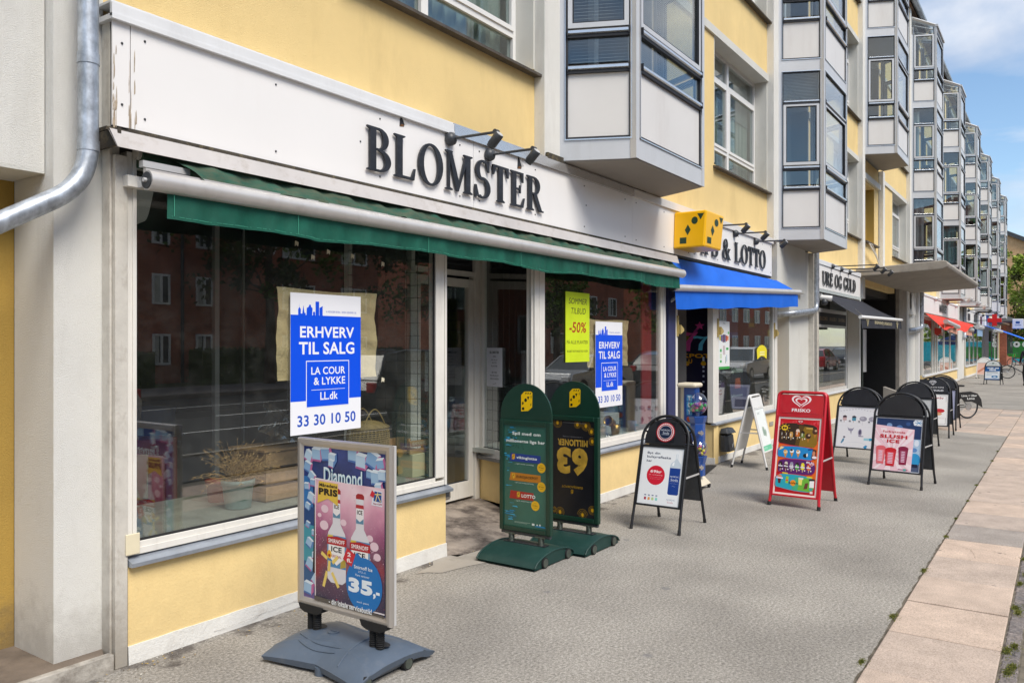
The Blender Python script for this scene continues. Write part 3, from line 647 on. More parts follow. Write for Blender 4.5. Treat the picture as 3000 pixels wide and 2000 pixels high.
for k in range(0, 9):
    for s in range(3):
        if k < 2 and s == 2: continue
        if k == 2 and s == 0: continue
        (me0, me1), P, G = BAY[s == 2]
        b = link('bay_window', me0, bld); b.location = (bx(k), 0, BZ + SH * s)
        link('gasket_and_shadow', me1, b)
        for q in P: link('panel', q, b)
        for q in G: link('pane', q, b)
        one('floor_slab', bay_slab, b); one('room', bay_room, b)
        if s == 0 or (k == 2 and s == 1): o = one('underside', bay_floor, b); o.location.z = -.012; one('edge_channel', lambda m: m.prismz([(A_[0] + .03, .0), (B_[0] + .02, B_[1] + .03), (C_[0] - .02, C_[1] + .03), (D_[0] - .03, 0)], -.004, .02, GASK), b)
def blinds(m, face, s0, s1, z0, z1, mt, step=.035, off=.09):
    M, l = face_mat(*face); m.M = M; z = z0
    while z < z1: m.add([(s0, off, z), (s1, off, z), (s1, off + .018, z + .010), (s0, off + .018, z + .010)], [(0, 1, 2, 3)], mt); z += step
    m.M = Matrix.Identity(4)
def bay_at(k, s):
    return [o for o in bld.children if o.name.startswith('bay_window') and abs(o.location.x - bx(k)) < .1 and abs(o.location.z - BZ - SH * s) < .1][0]
BL = mat('blind_slat', (.62, .62, .60), .5, var=0)
o = one('blind', lambda m: (blinds(m, (A_, B_), .1, .68, .98, 2.96, BL, .034), blinds(m, (B_, C_), .1, 1.65, .98, 2.96, BL, .022)), bay_at(0, 0))
o = one('blind', lambda m: blinds(m, (A_, B_), .1, .68, 2.49, 2.96, BL, .026), bay_at(1, 0))
def bay_curt(face, s0, s1, mt, z0=.3, z1=2.9):
    def f(m):
        m.M = face_mat(*face)[0]; n = int((s1 - s0) / .02)
        m.grid(lambda u, v: (s0 + (s1 - s0) * u, .16 + .03 * math.sin(u * n * .75), z0 + (z1 - z0) * v), n, 2, mt)
    return f
GC = mat('grey_curtain', (.25, .25, .26), .9, var=.1, vscale=8); TC = mat('teal_curtain', (.13, .24, .26), .9, var=.2, vscale=8)
one('curtain', bay_curt((A_, B_), .06, .45, GC), bay_at(3, 0)); one('curtain', bay_curt((A_, B_), .06, .66, TC), bay_at(4, 0))
one('curtain', bay_curt((B_, C_), .1, 1.4, CURT), bay_at(5, 0)); one('curtain', bay_curt((A_, B_), .1, .3, CURT), bay_at(3, 1))
for k, s in ((1, 0), (1, 1)):   # a round dish stands inside the second bay
    one('dish', lambda m: (m.prism([(.95 + .34 * math.cos(i * .2618), .98 + .30 * math.sin(i * .2618)) for i in range(13)], -.42, -.40, CURT),), bay_at(k, s))
for k, s in ((3, 1), (3, 2), (4, 1), (4, 2), (5, 1), (5, 2), (6, 1), (2, 1)):   # glimpses of furniture and plants on the inner sills
    rr = random.Random(k * 5 + s)
    def stuff_in(m):
        for i in range(rr.randint(2, 4)):
            xx = rr.uniform(.1, 1.4); m.box(xx, xx + rr.uniform(.05, .3), -.5, -.3, .2, rr.uniform(1.0, 1.4), rr.choice([WWHITE, ROOMD, GC, mat('green_item', (.03, .25, .10), .5)]))
    one('furniture', stuff_in, bay_at(k, s))
# eaves: gutter, roof edge and roof
def gut(m):
    m.grid(lambda u, v: (-9 + 85 * u, -.16 + .10 * math.cos(math.pi * (1 + v)), 13.0 - .11 * math.sin(math.pi * v)), 40, 8, GALV)
    for i in range(80):
        x = -8 + i * 1.05; m.grid(lambda u, v: (x + .03 * u, -.16 + .106 * math.cos(math.pi * (1 + v)), 13.0 - .116 * math.sin(math.pi * v)), 1, 8, GALV)
one('gutter', gut, bld)
def roof(m):
    m.add([(-9.4, -.12, 13.02), (75, -.12, 13.02), (75, 6, 15.6), (-9.4, 6, 15.6), (75, 12.2, 13.0), (-9.4, 12.2, 13.0), (-9.4, -.12, 12.94), (75, -.12, 12.94)], [(0, 1, 2, 3), (3, 2, 4, 5), (6, 7, 1, 0), (0, 3, 5), (1, 4, 2)], mat('dark_roof_tiles', (.07, .05, .04), .8, var=.3, vscale=8))
    m.box(-9.4, 75, -.06, .12, 12.86, 12.93, mat('brown_eave_board', (.16, .09, .05), .7))
one('roof', roof, bld)

# ================================================================= GROUND FLOOR, LEFT END: passage and white pillar
def left_block(m):
    m.box(-9, 2.03, .19, .46, 2.66, 12.9, STUCCO)
one('passage_beam', left_block, bld)
def pil(m):
    m.box(2.035, 2.294, .105, .54, .0, 12.9, STUCCO)
one('pillar', pil, bld, label='white stuccoed pillar left of the flower shop')
one('passage_wall', lambda m: m.box(-9, 2.035, .545, .8, 0, 2.7, OCHRE), bld)
one('passage_ceiling', lambda m: m.box(-9, 2.03, .19, .6, 2.64, 2.66, STUCCO_FINE), bld)
st = one('entrance_step', lambda m: m.prismz([(-9, -.02), (2.25, .01), (2.29, .104), (2.29, .6), (-9, .6)], -.02, .092, DIRTCONC), None, .006); struct(st)
sk = one('step_edge', lambda m: m.prismz([(-9, -.065), (2.28, -.035), (2.27, .012), (-9, -.022)], -.02, .097, mat('dirty_kerb_paint', (.48, .45, .40), .9, var=.2, vscale=8, bump=.8, bscale=50, grime=.85, gcol=(.12, .10, .08), gscale=9, gp=(.42, .7))), st, .005)
# downpipes
def elbow(c0, pts, r, m, n=14):
    """round the corners of a polyline into a smooth pipe path"""
    P = [Vector(p) for p in pts]; out = [P[0]]
    for i in range(1, len(P) - 1):
        a = (P[i - 1] - P[i]).normalized() * c0; b = (P[i + 1] - P[i]).normalized() * c0
        for t in range(9):
            t /= 8; out.append((P[i] + a) * (1 - t) ** 2 + P[i] * 2 * t * (1 - t) + (P[i] + b) * t * t)
    out.append(P[-1]); m.tube(out, r, GALV, n); return out
def drainpipe(label, x, y, ztop, zb, dx, r, group='galvanised downpipes on the facade'):
    t = thing('drainpipe', label, 'drainpipe', (x, y, 0), 0, group)
    one('pipe', lambda m: elbow(.20, [(0, 0, ztop), (0, 0, zb)] + ([(-dx, 0, zb - dx * .60)] if dx < 1 else [(-dx, 0, zb - .10), (-dx - .12, .56, zb - .14)]), r, m, 18), t)
    for z in (zb + .62, zb + .17): one('collar', lambda m: m.tube([(0, 0, z), (0, 0, z + .055)], r + .004, GALV, 18), t)
    one('bracket', lambda m: m.box(-.02, .02, r, .11 if y > -.05 else .12, zb + 1.2, zb + 1.24, GALV), t)
    return t
drainpipe('fat galvanised downpipe bending left across the white pillar by the flower shop', 2.145, -.03, 12.9, 2.58, .9, .050)
drainpipe('galvanised downpipe under the second bay window, bending left beside the clock and gold shop', 16.90, -.03, 3.75, 2.43, 1.55, .058)
drainpipe('far downpipe left of the red awning shop', 31.35, -.03, 3.7, 2.3, 2.0, .085)
drainpipe('farthest downpipe between the red awning shop and the shops beyond it', 46.2, -.03, 3.7, 2.2, .3, .09)

# ================================================================= FASCIA over the flower shop and the lottery shop
fa = thing('fascia_sign', 'white metal fascia board with black serif letters over the empty flower shop', 'shop sign', (2.28, -.02, 2.92))
fa2 = thing('fascia_sign', 'white metal fascia board lettered for tips and lottery over the blue awning', 'shop sign', (8.5, -.02, 2.92))
def fpanel(a, b, par, x0, z0=2.92, z1=3.482):
    o = one('panel', lambda m: m.box(a - x0 + .0025, b - x0 - .0025, 0, .012, z0 - 2.92, z1 - 2.92, BOARD), par, .0015)
FLAKE = mat('peeled_brown_paint', (.42, .34, .25), .9, var=.3, vscale=30)
def flakes(m):
    r = random.Random(6)
    for i in range(34):
        k = r.random(); x = (.0 + abs(r.gauss(0, .010))) if k < .45 else (.094 + r.gauss(0, .004) if k < .8 else .115 + abs(r.gauss(0, .008))); z = r.random() ** 1.7 * .42 + .02; w = r.uniform(.001, .0045); h = r.uniform(.015, .08)
        m.add([(x - w, -.0012 - i * 3e-5, z - h), (x + w * r.random(), -.0012 - i * 3e-5, z - h * .8), (x + w, -.0012 - i * 3e-5, z), (x + w * .3, -.0012 - i * 3e-5, z + h), (x - w * .6, -.0012 - i * 3e-5, z + h * .6)], [(0, 1, 2, 3, 4)], FLAKE)
one('peeled_patches', flakes, fa)['kind'] = 'stuff'
for a, b in ((2.275, 2.378), (2.378, 5.44), (5.44, 8.5)): fpanel(a, b, fa, 2.28)
for a, b in ((8.5, 10.29), (10.29, 13.30), (13.30, 13.93)): fpanel(a, b, fa2, 8.5)
def fbox(x0, x1, org):
    def f(m):
        m.box(x0 - org, x1 - org, .0125, .139, -.03, .60, GASK)
    return f
one('backing', fbox(2.29, 8.5, 2.28), fa); one('backing', fbox(8.5, 13.92, 8.5), fa2)
def trim(x0, x1, org, mt, jt=3.0):
    def f(m):
        x = x0
        while x < x1 - .01:
            e = min(x1, x + jt); a, b = x - org + .002, e - org - .002
            m.box(a, b, -.028, .14, .562, .59, mt); m.box(a, b, -.024, -.004, .575, .648, mt); m.box(a, b, -.012, .138, .648, .662, mt); x = e
    return f
one('top_trim', trim(2.26, 5.15, 2.28, TRIMW), fa); one('top_trim', trim(5.15, 8.5, 2.28, ALUHI), fa, label='bare metal stretch of the fascia trim'); one('top_trim', trim(8.5, 13.95, 8.5, ALUPANEL), fa2)
def screws(pts):
    def f(m):
        for x, z in pts: m.ball((x, -.001, z), .0075, DGREY, 6, 4)
    return f
SC = [(x + dx, z) for x in (2.40, 5.46) for dx in (.06, .95, 1.9, 2.85) for z in (.07, .5)] + [(2.33, .12), (2.33, .45), (4.1, .29), (7.4, .3)]
one('screws', screws([(x - 2.28, z) for x, z in SC]), fa)['kind'] = 'stuff'
one('screws', screws([(x - 8.5, z) for x in (8.6, 9.4, 10.2, 10.4, 11.3, 12.2, 13.2, 13.4, 13.85) for z in (.06, .5)]), fa2)['kind'] = 'stuff'
RUST = mat('rust_brown', (.16, .075, .03), .9, var=.3, vscale=20)
def hole(m, x, z, s):
    m.add([(x - .03 * s, -.0012, z - .10 * s), (x + .05 * s, -.0012, z - .09 * s), (x + .06 * s, -.0012, z - .05 * s), (x + .01 * s, -.0012, z + .03 * s), (x - .01 * s, -.0012, z + .05 * s), (x - .025 * s, -.0012, z - .02 * s)], [(0, 1, 2, 3, 4, 5)], GASK)
    m.add([(x - .03 * s, -.0022, z - .10 * s), (x + .045 * s, -.0022, z - .088 * s), (x + .04 * s, -.0022, z - .06 * s), (x + .0 * s, -.0022, z - .065 * s)], [(0, 1, 2, 3)], RUST)
    m.add([(x + .01 * s, -.003, z + .04 * s), (x + .075 * s, -.022, z - .06 * s), (x + .06 * s, -.003, z - .065 * s), (x + .018 * s, -.003, z + .02 * s)], [(0, 1, 2, 3)], BOARD)
one('hole', lambda m: hole(m, 4.53 - 2.28, .553, .62), fa, label='torn hole in the panel above the letter L'); one('hole', lambda m: hole(m, 6.13 - 2.28, .535, .80), fa, label='torn hole in the panel beside the second lamp')
serif_letters('BLOMSTER', 4.145 - 2.28, 6.52 - 2.28, .097, .322, -.012, .016, LETTER, fa)
serif_letters('TIPS & LOTTO', 10.30 - 8.5, 13.52 - 8.5, .09, .30, -.012, .016, LETTER, fa2)
one('wall_tape', lambda m: m.box(6.62, 6.93, -.035, -.006, 3.56, 3.63, LICHEN), bld)
one('wall_tape', lambda m: m.box(8.35, 8.85, -.035, .1, 3.582, 3.62, LICHEN), bld)

# ================================================================= WALL LAMPS on arms
def lamp(x, y, z, label, group, s=1.0, arm=.47, mt=None):
    mt = mt or DGREY
    t = thing('wall_lamp', label, 'lamp', (x, y, z), 0, group)
    def rose(m): m.lathe([(0, -.062 * s), (.026 * s, -.060 * s), (.050 * s, -.040 * s), (.056 * s, -.018), (.056 * s, 0.0), (.0, .001)], mt, 20, 'y')
    one('wall_mount', rose, t)
    one('arm', lambda m: m.tube([(0, -.05, .0), (0, -arm, -.012)], .0115 * s, mt, 10), t)
    one('joint', lambda m: (m.tube([(-.022, -arm - .005, -.012), (.022, -arm - .005, -.012)], .021 * s, mt, 14), m.tube([(0, -arm - .005, -.015), (0, -arm - .01, -.055)], .013, mt, 8)), t)
    d = Vector((0, .72, -.69)).normalized(); c = Vector((0, -arm - .0, -.07))
    a = c - d * .055 * s; b = c + d * .075 * s
    one('lamp_head', lambda m: (m.tube([a, a + d * .006, b - d * .02, b - d * .018, b], [.033 * s, .038 * s, .038 * s, .034 * s, .034 * s], mt, 20), m.tube([a + d * .03, a + d * .034], .0392 * s, mt, 20), m.tube([a - d * .003, a], .031 * s, ALU, 20)), t)
    return t
lamp(5.10, -.032, 3.435, 'dark wall lamp on an arm, first above the flower shop letters', 'lamps over the shop signs')
lamp(5.64, -.032, 3.41, 'dark wall lamp on an arm, second above the flower shop letters, beside the torn hole', 'lamps over the shop signs')
lamp(11.12, -.032, 3.45, 'wall lamp just right of the yellow dice box', 'lamps over the shop signs')
lamp(12.0, -.032, 3.44, 'middle wall lamp above the lottery sign lettering', 'lamps over the shop signs')
lamp(12.98, -.032, 3.42, 'wall lamp nearest the second bay window over the lottery sign', 'lamps over the shop signs')

# ================================================================= THE FLOWER SHOP FRONT
sf = thing('shopfront', 'empty flower shop front with cream frames, big dark panes and a yellow base wall', 'shopfront', (0, 0, 0))
one('base_wall', lambda m: (m.box(2.375, 5.09, .0, .30, .10, .535, YELBASE), m.add([(5.09, .0, .1), (4.86, .93, .1), (4.86, .93, .535), (5.09, .0, .535)], [(0, 1, 2, 3)], YELBASE)), sf)
def plinth_l(m):
    n = 60; random.seed(4)
    xs = [2.372 + (5.094 - 2.372) * i / n for i in range(n + 1)]
    top = [.102 + .008 * i / n + random.uniform(-.002, .002) for i in range(n + 1)]
    bot = [-.012 - random.uniform(0, .01) for i in range(n + 1)]
    for i in range(n): m.add([(xs[i], -.014, bot[i]), (xs[i + 1], -.014, bot[i + 1]), (xs[i + 1], -.008, top[i + 1]), (xs[i], -.008, top[i]), (xs[i], .01, top[i]), (xs[i + 1], .01, top[i + 1])], [(0, 1, 2, 3), (3, 2, 5, 4)], PLINTH)
    m.box(5.09, 5.094, -.008, .3, -.01, .1, PLINTH)
one('plinth', plinth_l, sf)
SILLPROF = [(-.045, .0), (-.045, .022), (.03, .052), (.03, .03)]
def sill(m, x0, x1, z, mt=ZINC, cut=()):
    cs = [x0] + list(cut) + [x1]
    for a, b in zip(cs[:-1], cs[1:]):
        a += .001; b -= .001
        m.add([(a, -.045, z), (b, -.045, z), (b, -.048, z + .022), (a, -.048, z + .022), (b, .03, z + .052), (a, .03, z + .052), (a, .03, z), (b, .03, z)], [(0, 1, 2, 3), (3, 2, 4, 5), (1, 7, 4, 2), (0, 3, 5, 6), (0, 6, 7, 1)], mt)
one('sill', lambda m: sill(m, 2.372, 5.135, .535, ZINC, (4.02,)), sf)
one('corner_post', lambda m: (m.box(2.298, 2.368, -.012, .02, .0, 2.77, PALEFR), m.box(2.30, 2.34, .02, .105, 0, 2.9, PALEFR), m.box(2.286, 2.300, .022, .104, 0, 3.5, PALEFR)), sf, .004)
def wf(m):
    m.box(2.372, 2.402, .004, .07, .59, 2.80, WFRAME); m.box(2.402, 2.424, -.004, .07, .655, 2.80, WFRAME)
    m.box(4.97, 5.075, .002, .08, .655, 2.80, WFRAME); m.box(5.078, 5.10, -.006, .08, .59, 2.80, WFRAME)
    m.box(2.402, 5.075, .002, .07, .59, .628, WFRAME); m.box(2.424, 4.97, .008, .07, .628, .66, WFRAME)
    m.box(2.402, 5.1, .0, .07, 2.72, 2.8, WFRAME)
    m.box(2.424, 4.97, .014, .03, .66, .672, RUBBER); m.box(4.958, 4.97, .014, .03, .66, 2.72, RUBBER)
one('window_frame', wf, sf, .0025)
one('pane', lambda m: m.box(2.42, 4.975, .022, .030, .66, 2.75, GLASS), sf)
one('frame_plate', lambda m: m.box(2.352, 2.432, -.022, -.014, .60, .715, mat('cream_plastic_plate', (.78, .70, .50), .5, var=.05, vscale=9)), sf, .004, label='small cream plastic plate screwed to the lower left frame corner')
# return pane into the doorway, door, slanted side light
RM1, RL1 = face_mat((5.09, .06), (4.86, .93))
def ret(m):
    m.M = RM1; m.box(0, .05, -.02, .03, .535, 2.75, WFRAME); m.box(RL1 - .05, RL1, -.02, .03, .535, 2.75, WFRAME); m.box(.05, RL1 - .05, -.02, .03, .535, .62, WFRAME)
one('return_frame', ret, sf)
def retp(m): m.M = RM1; m.box(.05, RL1 - .05, 0, .008, .62, 2.75, GLASS)
one('pane', retp, sf)
def grille(m):
    m.M = RM1
    for i in range(8): m.box(.08 + .1 * i, .0835 + .1 * i, .05, .0535, .62, 2.7, GASK)
    for i in range(20): m.box(.05, RL1 - .05,   .045, .05, .66 + .105 * i, .6635 + .105 * i, GASK)
one('security_grille', retp and grille, sf)
door = one('door', lambda m: (m.frame(5.72, 6.64, .16, 2.42, .085, .90, .955, WFRAME, .17), m.box(5.805, 6.555, .91, .95, .33, .335, GASK)), sf, .003)
one('pane', lambda m: m.box(5.8, 6.56, .925, .933, .33, 2.335, GLASS), door)
one('letter_slot', lambda m: (m.frame(5.98, 6.24, .20, .28, .014, .885, .90, ALUHI), m.box(5.994, 6.226, .892, .9, .214, .266, DGREY)), door)
one('transom', lambda m: (m.frame(5.66, 6.70, 2.45, 2.74, .05, .89, .96, WFRAME), m.box(5.71, 6.65, .92, .95, 2.5, 2.69, GASK), m.box(5.76, 6.6, .905, .925, 2.56, 2.575, DGREY), m.box(5.76, 6.6, .9, .92, 2.61, 2.63, DGREY)), sf)
one('door_frame', lambda m: (m.box(6.645, 6.72, .88, .97, .12, 2.8, WFRAME), m.box(5.64, 5.715, .88, .97, .12, 2.45, WFRAME), m.box(4.86, 5.64, .95, .97, .12, 2.8, ROOMD)), sf, .003)
SM, SLN = face_mat((6.735, .90), (6.415, .0))       # slanted side light, seen from the doorway
def side_base(m): m.M = SM; m.box(0, SLN, -.0, .10, .12, .545, YELBASE)
one('base_wall', side_base, sf)
def side_sill(m): m.M = SM; m.box(0, SLN + .03, -.05, .04, .545, .585, mat('worn_grey_sill', (.26, .25, .24), .7, var=.2, vscale=12, grime=.4, gscale=12))
one('sill', side_sill, sf, .003)
def side_frame(m):
    m.M = SM; m.frame(.03, SLN - .02, .585, 2.75, .055, -.012, .05, WFRAME, .075); m.box(.085, SLN - .075, .0, .01, .66, .672, RUBBER)
    m.box(.0, .028, -.012, .05, .585, 2.75, WFRAME)
one('window_frame', side_frame, sf, .002)
def side_pane(m): m.M = SM; m.box(.08, SLN - .07, .012, .02, .655, 2.7, GLASS)
one('pane', side_pane, sf)
def grille2(m):
    m.M = SM
    for i in range(8): m.box(.1 + .1 * i, .105 + .1 * i, .03, .036, .66, 2.7, GASK)
    for i in range(19): m.box(.08, SLN - .08, .037, .043, .74 + .105 * i, .746 + .105 * i, GASK)
one('security_grille', grille2, sf)
one('corner_post', lambda m: (m.box(6.425, 6.50, -.008, .09, .545, 2.8, WFRAME), m.box(6.515, 6.595, -.002, .08, .545, 2.8, WFRAME), m.box(6.50, 6.515, .01, .08, .545, 2.8, PALEFR)), sf, .003)
one('base_wall', lambda m: (m.box(6.42, 9.56, .0, .30, .10, .55, YELBASE),), sf)
one('plinth', lambda m: m.box(6.415, 9.565, -.010, .29, -.02, .10, PLINTH), sf, .003)
one('sill', lambda m: sill(m, 6.40, 9.57, .548, ZINC, (7.9,)), sf)
def wf2(m):
    m.box(6.60, 6.625, .004, .07, .60, 2.8, WFRAME); m.box(9.36, 9.43, .004, .07, .60, 2.8, WFRAME); m.box(6.60, 9.43, .0, .071, .60, .66, WFRAME)
    m.box(9.435, 9.50, -.004, .08, .60, 2.8, WWHITE); m.box(6.625, 9.36, .01, .07, .66, .70, WFRAME); m.box(6.625, 9.36, .0, .07, 2.7, 2.8, WFRAME)
one('window_frame', wf2, sf, .003)
one('pane', lambda m: m.box(6.62, 9.365, .022, .030, .69, 2.75, GLASS), sf)
# the dim shop interior
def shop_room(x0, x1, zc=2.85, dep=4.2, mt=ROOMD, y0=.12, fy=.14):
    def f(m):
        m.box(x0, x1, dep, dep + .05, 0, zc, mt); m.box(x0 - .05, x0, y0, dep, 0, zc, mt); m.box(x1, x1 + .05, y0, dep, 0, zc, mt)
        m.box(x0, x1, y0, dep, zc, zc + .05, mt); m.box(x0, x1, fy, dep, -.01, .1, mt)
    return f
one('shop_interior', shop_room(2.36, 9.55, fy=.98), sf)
DISPLAY = mat('dusty_display_shelf', (.30, .30, .255), .8, var=.22, vscale=5, grime=.5, gcol=(.10, .075, .05), gscale=9)
one('display_shelf', lambda m: m.box(2.43, 4.93, .085, .93, .62, .665, DISPLAY), sf)
one('display_shelf', lambda m: m.box(6.62, 9.36, .085, .95, .62, .665, mat('pale_shelf', (.44, .46, .42), .7, var=.1, vscale=4)), sf)
one('interior_post', lambda m: (m.box(3.1, 3.12, 1.5, 1.52, .1, 2.8, ALU), m.box(3.75, 3.79, 1.2, 1.24, .1, 2.8, ALU), m.box(4.45, 4.47, 1.8, 1.82, .1, 2.8, ALU)), sf)
one('ceiling_blind', lambda m: m.grid(lambda u, v: (2.43 + .16 * u, .10 + .1 * v, 2.66 - .28 * math.sin(v * 1.5) * (1 - .3 * u)), 6, 6, WWHITE), sf)
DOORC = mat('doorway_concrete', (.33, .28, .235), .95, var=.25, vscale=6, bump=.8, bscale=50, grime=.9, gcol=(.07, .055, .048), gscale=4, gp=(.44, .62))
def recess_floor(m): m.add([(5.09, -.02, .001), (6.42, -.02, .001), (6.78, .97, .135), (4.8, .97, .135)], [(0, 1, 2, 3)], DOORC); m.box(5.12, 6.40, -.10, -.02, -.02, .004, DOORC)
rf = one('doorway_floor', recess_floor); struct(rf)
pt = one('cement_patch', lambda m: m.add([(5.02 + .42 * math.cos(a / 14 * 6.283) * (1 + .25 * math.sin(a * 2.3)), -.20 + .16 * math.sin(a / 14 * 6.283) * (1 + .3 * math.cos(a * 1.7)), .004) for a in range(14)], [tuple(range(14))], CONC)); struct(pt)

# things in the shop window
WOOD = mat('crate_wood', (.46, .27, .125), .75, var=.3, vscale=9, grime=.4, gcol=(.07, .04, .02), gscale=12)
cr = thing('wooden_crate', 'large slatted brown wooden crate inside the flower shop window behind the dry plant', 'crate', (3.50, .27, .665))
for i in range(3):
    for side in (0, 1): one('slat', lambda m: (m.box(0, .62, -.0 + .36 * side, .014 + .36 * side, .0 + .115 * i + .012, .115 * i + .105, WOOD)), cr)
    for side in (0, 1): one('slat', lambda m: m.box(.0 + .61 * side, .012 + .61 * side, .016, .358, .115 * i + .012, .115 * i + .105, WOOD), cr)
one('crate_bottom', lambda m: m.box(.014, .61, .016, .358, .0, .012, WOOD), cr)
one('lid', lambda m: m.box(-.02, .64, -.01, .39, .345, .36, WOOD), cr)
def pot(label, x, y, z, r, h, mt, cat='plant pot'):
    t = thing('flower_pot', label, cat, (x, y, z))
    one('pot_body', lambda m: m.lathe([(0, .002), (r * .78, .002), (r * .80, .01), (r * .95, h * .8), (r * .98, h * .82), (r * 1.03, h * .82), (r * 1.05, h), (r * .97, h), (r * .93, h * .8), (0, h * .78)], mt, 24), t)
    return t
pot('grey green plastic pot with a dried-out plant in the flower shop window', 3.30, .30, .665, .105, .19, mat('grey_green_plastic', (.19, .29, .27), .5, var=.08, vscale=9))
pot('red brown plastic pot behind the grey green pot in the shop window', 3.36, .60, .665, .085, .15, mat('red_brown_plastic', (.30, .045, .025), .5, var=.1, vscale=9))
def dry(m):
    random.seed(3); DM = ramp_mat('dry_twigs', [(.3, (.28, .16, .06)), (.7, (.72, .46, .20))], 40, .9)
    for i in range(120):
        a = random.uniform(0, 6.283); lean = random.uniform(.15, 1.0); L_ = random.uniform(.12, .27); p = Vector((.02 * math.cos(a), .02 * math.sin(a), 0)); path = [p.copy()]
        d = Vector((math.cos(a) * lean, math.sin(a) * lean * .7, 1.0)).normalized()
        for j in range(6):
            d += Vector((random.gauss(0, .16), random.gauss(0, .12), random.gauss(-.13, .1))); d.normalize(); p = p + d * L_ / 5; path.append(p.copy())
            for q in range(3):
                e = (d + Vector((random.gauss(0, .8), random.gauss(0, .8), random.gauss(0, .6)))).normalized() * random.uniform(.015, .04); w = Vector((0, .0022, .0015))
                m.add([p - w, p + w, p + e], [(0, 1, 2)], DM)
        m.tube(path, [.0022, .002, .0018, .0016, .0014, .0012, .001], DM, 3, False)
tag(one('dry_plant', dry), 'dead brown twiggy plant in the grey green pot', 'plant').location = (3.30, .30, .82)
BASK = mat('basket_straw', (.40, .29, .12), .8, var=.25, vscale=20)
bk = thing('wicker_basket', 'straw basket with a lid and two handles in the flower shop window', 'basket', (4.62, .42, .925))
def weave(m, hx_, hy_, z0, z1, nz, na, belly=.05, thick=.0035):
    for j in range(nz):
        z = z0 + (z1 - z0) * j / (nz - 1); k = 1 + belly * math.sin(math.pi * j / (nz - 1))
        m.tube([(hx_ * k * math.cos(2 * math.pi * i / 28) * (1 + .015 * (-1) ** i), hy_ * k * math.sin(2 * math.pi * i / 28), z) for i in range(29)], thick, BASK, 4, False)
    for i in range(na):
        a = 2 * math.pi * i / na
        for tw in (-.11, .11): m.tube([(hx_ * (1 + belly * math.sin(math.pi * t)) * math.cos(a + tw * t), hy_ * (1 + belly * math.sin(math.pi * t)) * math.sin(a + tw * t), z0 + (z1 - z0) * t) for t in (0, .33, .66, 1)], thick * .8, BASK, 4, False)
one('basket_body', lambda m: (weave(m, .20, .12, .0, .135, 9, 34), m.lathe([(0, .003), (.19, .003)], BASK, 20)), bk).scale = (1, 1, 1)
one('lid', lambda m: [m.tube([(.205 * t * math.cos(2 * math.pi * i / 26), .125 * t * math.sin(2 * math.pi * i / 26), .15 + .055 * (1 - t * t)) for i in range(27)], .005, BASK, 5, False) for t in (1, .93, .86, .79, .72, .65, .58, .5, .42, .34, .25, .15, .06)], bk)
for s in (-1, 1): one('handle', lambda m: m.tube([(-.12 + .24 * i / 12, s * .07, .17 + .13 * math.sin(math.pi * i / 12)) for i in range(13)], .0055, BASK, 6), bk)
sc = thing('wooden_tray', 'small lettered wooden flower crate on a pale pedestal beside the basket', 'crate', (4.83, .16, .855))
one('end_slat', lambda m: m.box(0, .26, .0, .012, .055, .105, WOOD), sc); one('end_slat', lambda m: m.box(0, .26, 0, .012, .0, .038, mat('light_crate_wood', (.45, .28, .12), .7, var=.2, vscale=15)), sc)
for x in (0, .235): one('corner_block', lambda m: m.box(x, x + .022, .014, .034, 0, .125, WOOD), sc)
one('crate_bottom', lambda m: m.box(0, .26, .012, .3, .0, .01, WOOD), sc); one('end_slat', lambda m: m.box(0, .26, .3, .312, .0, .1, WOOD), sc)
def tl(m):
    vs, fs = textmesh('VEILING FLORA HOLLAND', .02); m.add([(.025 + .21 * a, -.0012, .068 + .026 * b) for a, b in vs], fs, C('#d8cdb4'))
one('lettering', tl, sc)
tag(one('pedestal', lambda m: (m.box(4.84, 4.99, .14, .30, .665, .853, mat('cream_card', (.66, .60, .38), .8, var=.05, vscale=8)), m.box(4.44, 4.80, .30, .54, .665, .922, ROOMD)), None, .004), 'pale cream block under the small lettered crate', 'pedestal')
tag(one('foil_bundle', lambda m: m.grid(lambda u, v: (3.62 + .5 * u + .05 * math.sin(9 * v + 5 * u), .45 + .1 * math.sin(11 * u) * math.cos(7 * v), 1.03 + .30 * v * (.6 + .4 * math.sin(5 * u + 1)) + .03 * math.sin(23 * u + 9 * v)), 26, 14, glass('clear_foil', (.75, .78, .78), .22, .12), False)), 'crumpled clear foil lying on the wooden crate in the window', 'plastic foil')
KRAFT = mat('brown_kraft_paper', (.80, .60, .33), .85, var=.14, vscale=7, bump=2.5, bscale=14)
def kraft(x0, x1, z0, z1, y, seed):
    rr = random.Random(seed); ox = rr.uniform(0, 9)
    def f(m):
        m.grid(lambda u, v: (x0 + (x1 - x0) * u + .008 * math.sin(9 * v + ox) * (1 - 2 * u), y + .004 * math.sin(17 * u + 3 * v + ox) + .005 * math.sin(13 * v + 5 * u * u) + .003 * math.sin(31 * v + 11 * u), z0 + (z1 - z0) * v + .006 * math.sin(7 * u + ox)), 34, 34, KRAFT, False)
    return f
tag(one('kraft_paper', kraft(3.415, 4.33, 1.50, 2.12, .048, 1)), 'large wrinkled brown paper taped inside the window behind the near blue for-sale poster', 'paper', 'brown papers behind the for-sale posters')
tag(one('kraft_paper', kraft(7.56, 8.52, 1.49, 2.02, .048, 2)), 'brown paper inside the right pane behind the farther blue for-sale poster', 'paper', 'brown papers behind the for-sale posters')
BLUEB = mat('dim_blue_plastic', (.02, .06, .16), .5); REDB = mat('dim_red_box', (.22, .02, .02), .6)
tag(one('blue_bin', lambda m: m.lathe([(0, .1), (.16, .1), (.2, 1.25), (.19, 1.25), (.15, .12)], BLUEB, 20)), 'dark blue bin standing inside the dim flower shop', 'bin').location = (3.5, 1.7, 0)
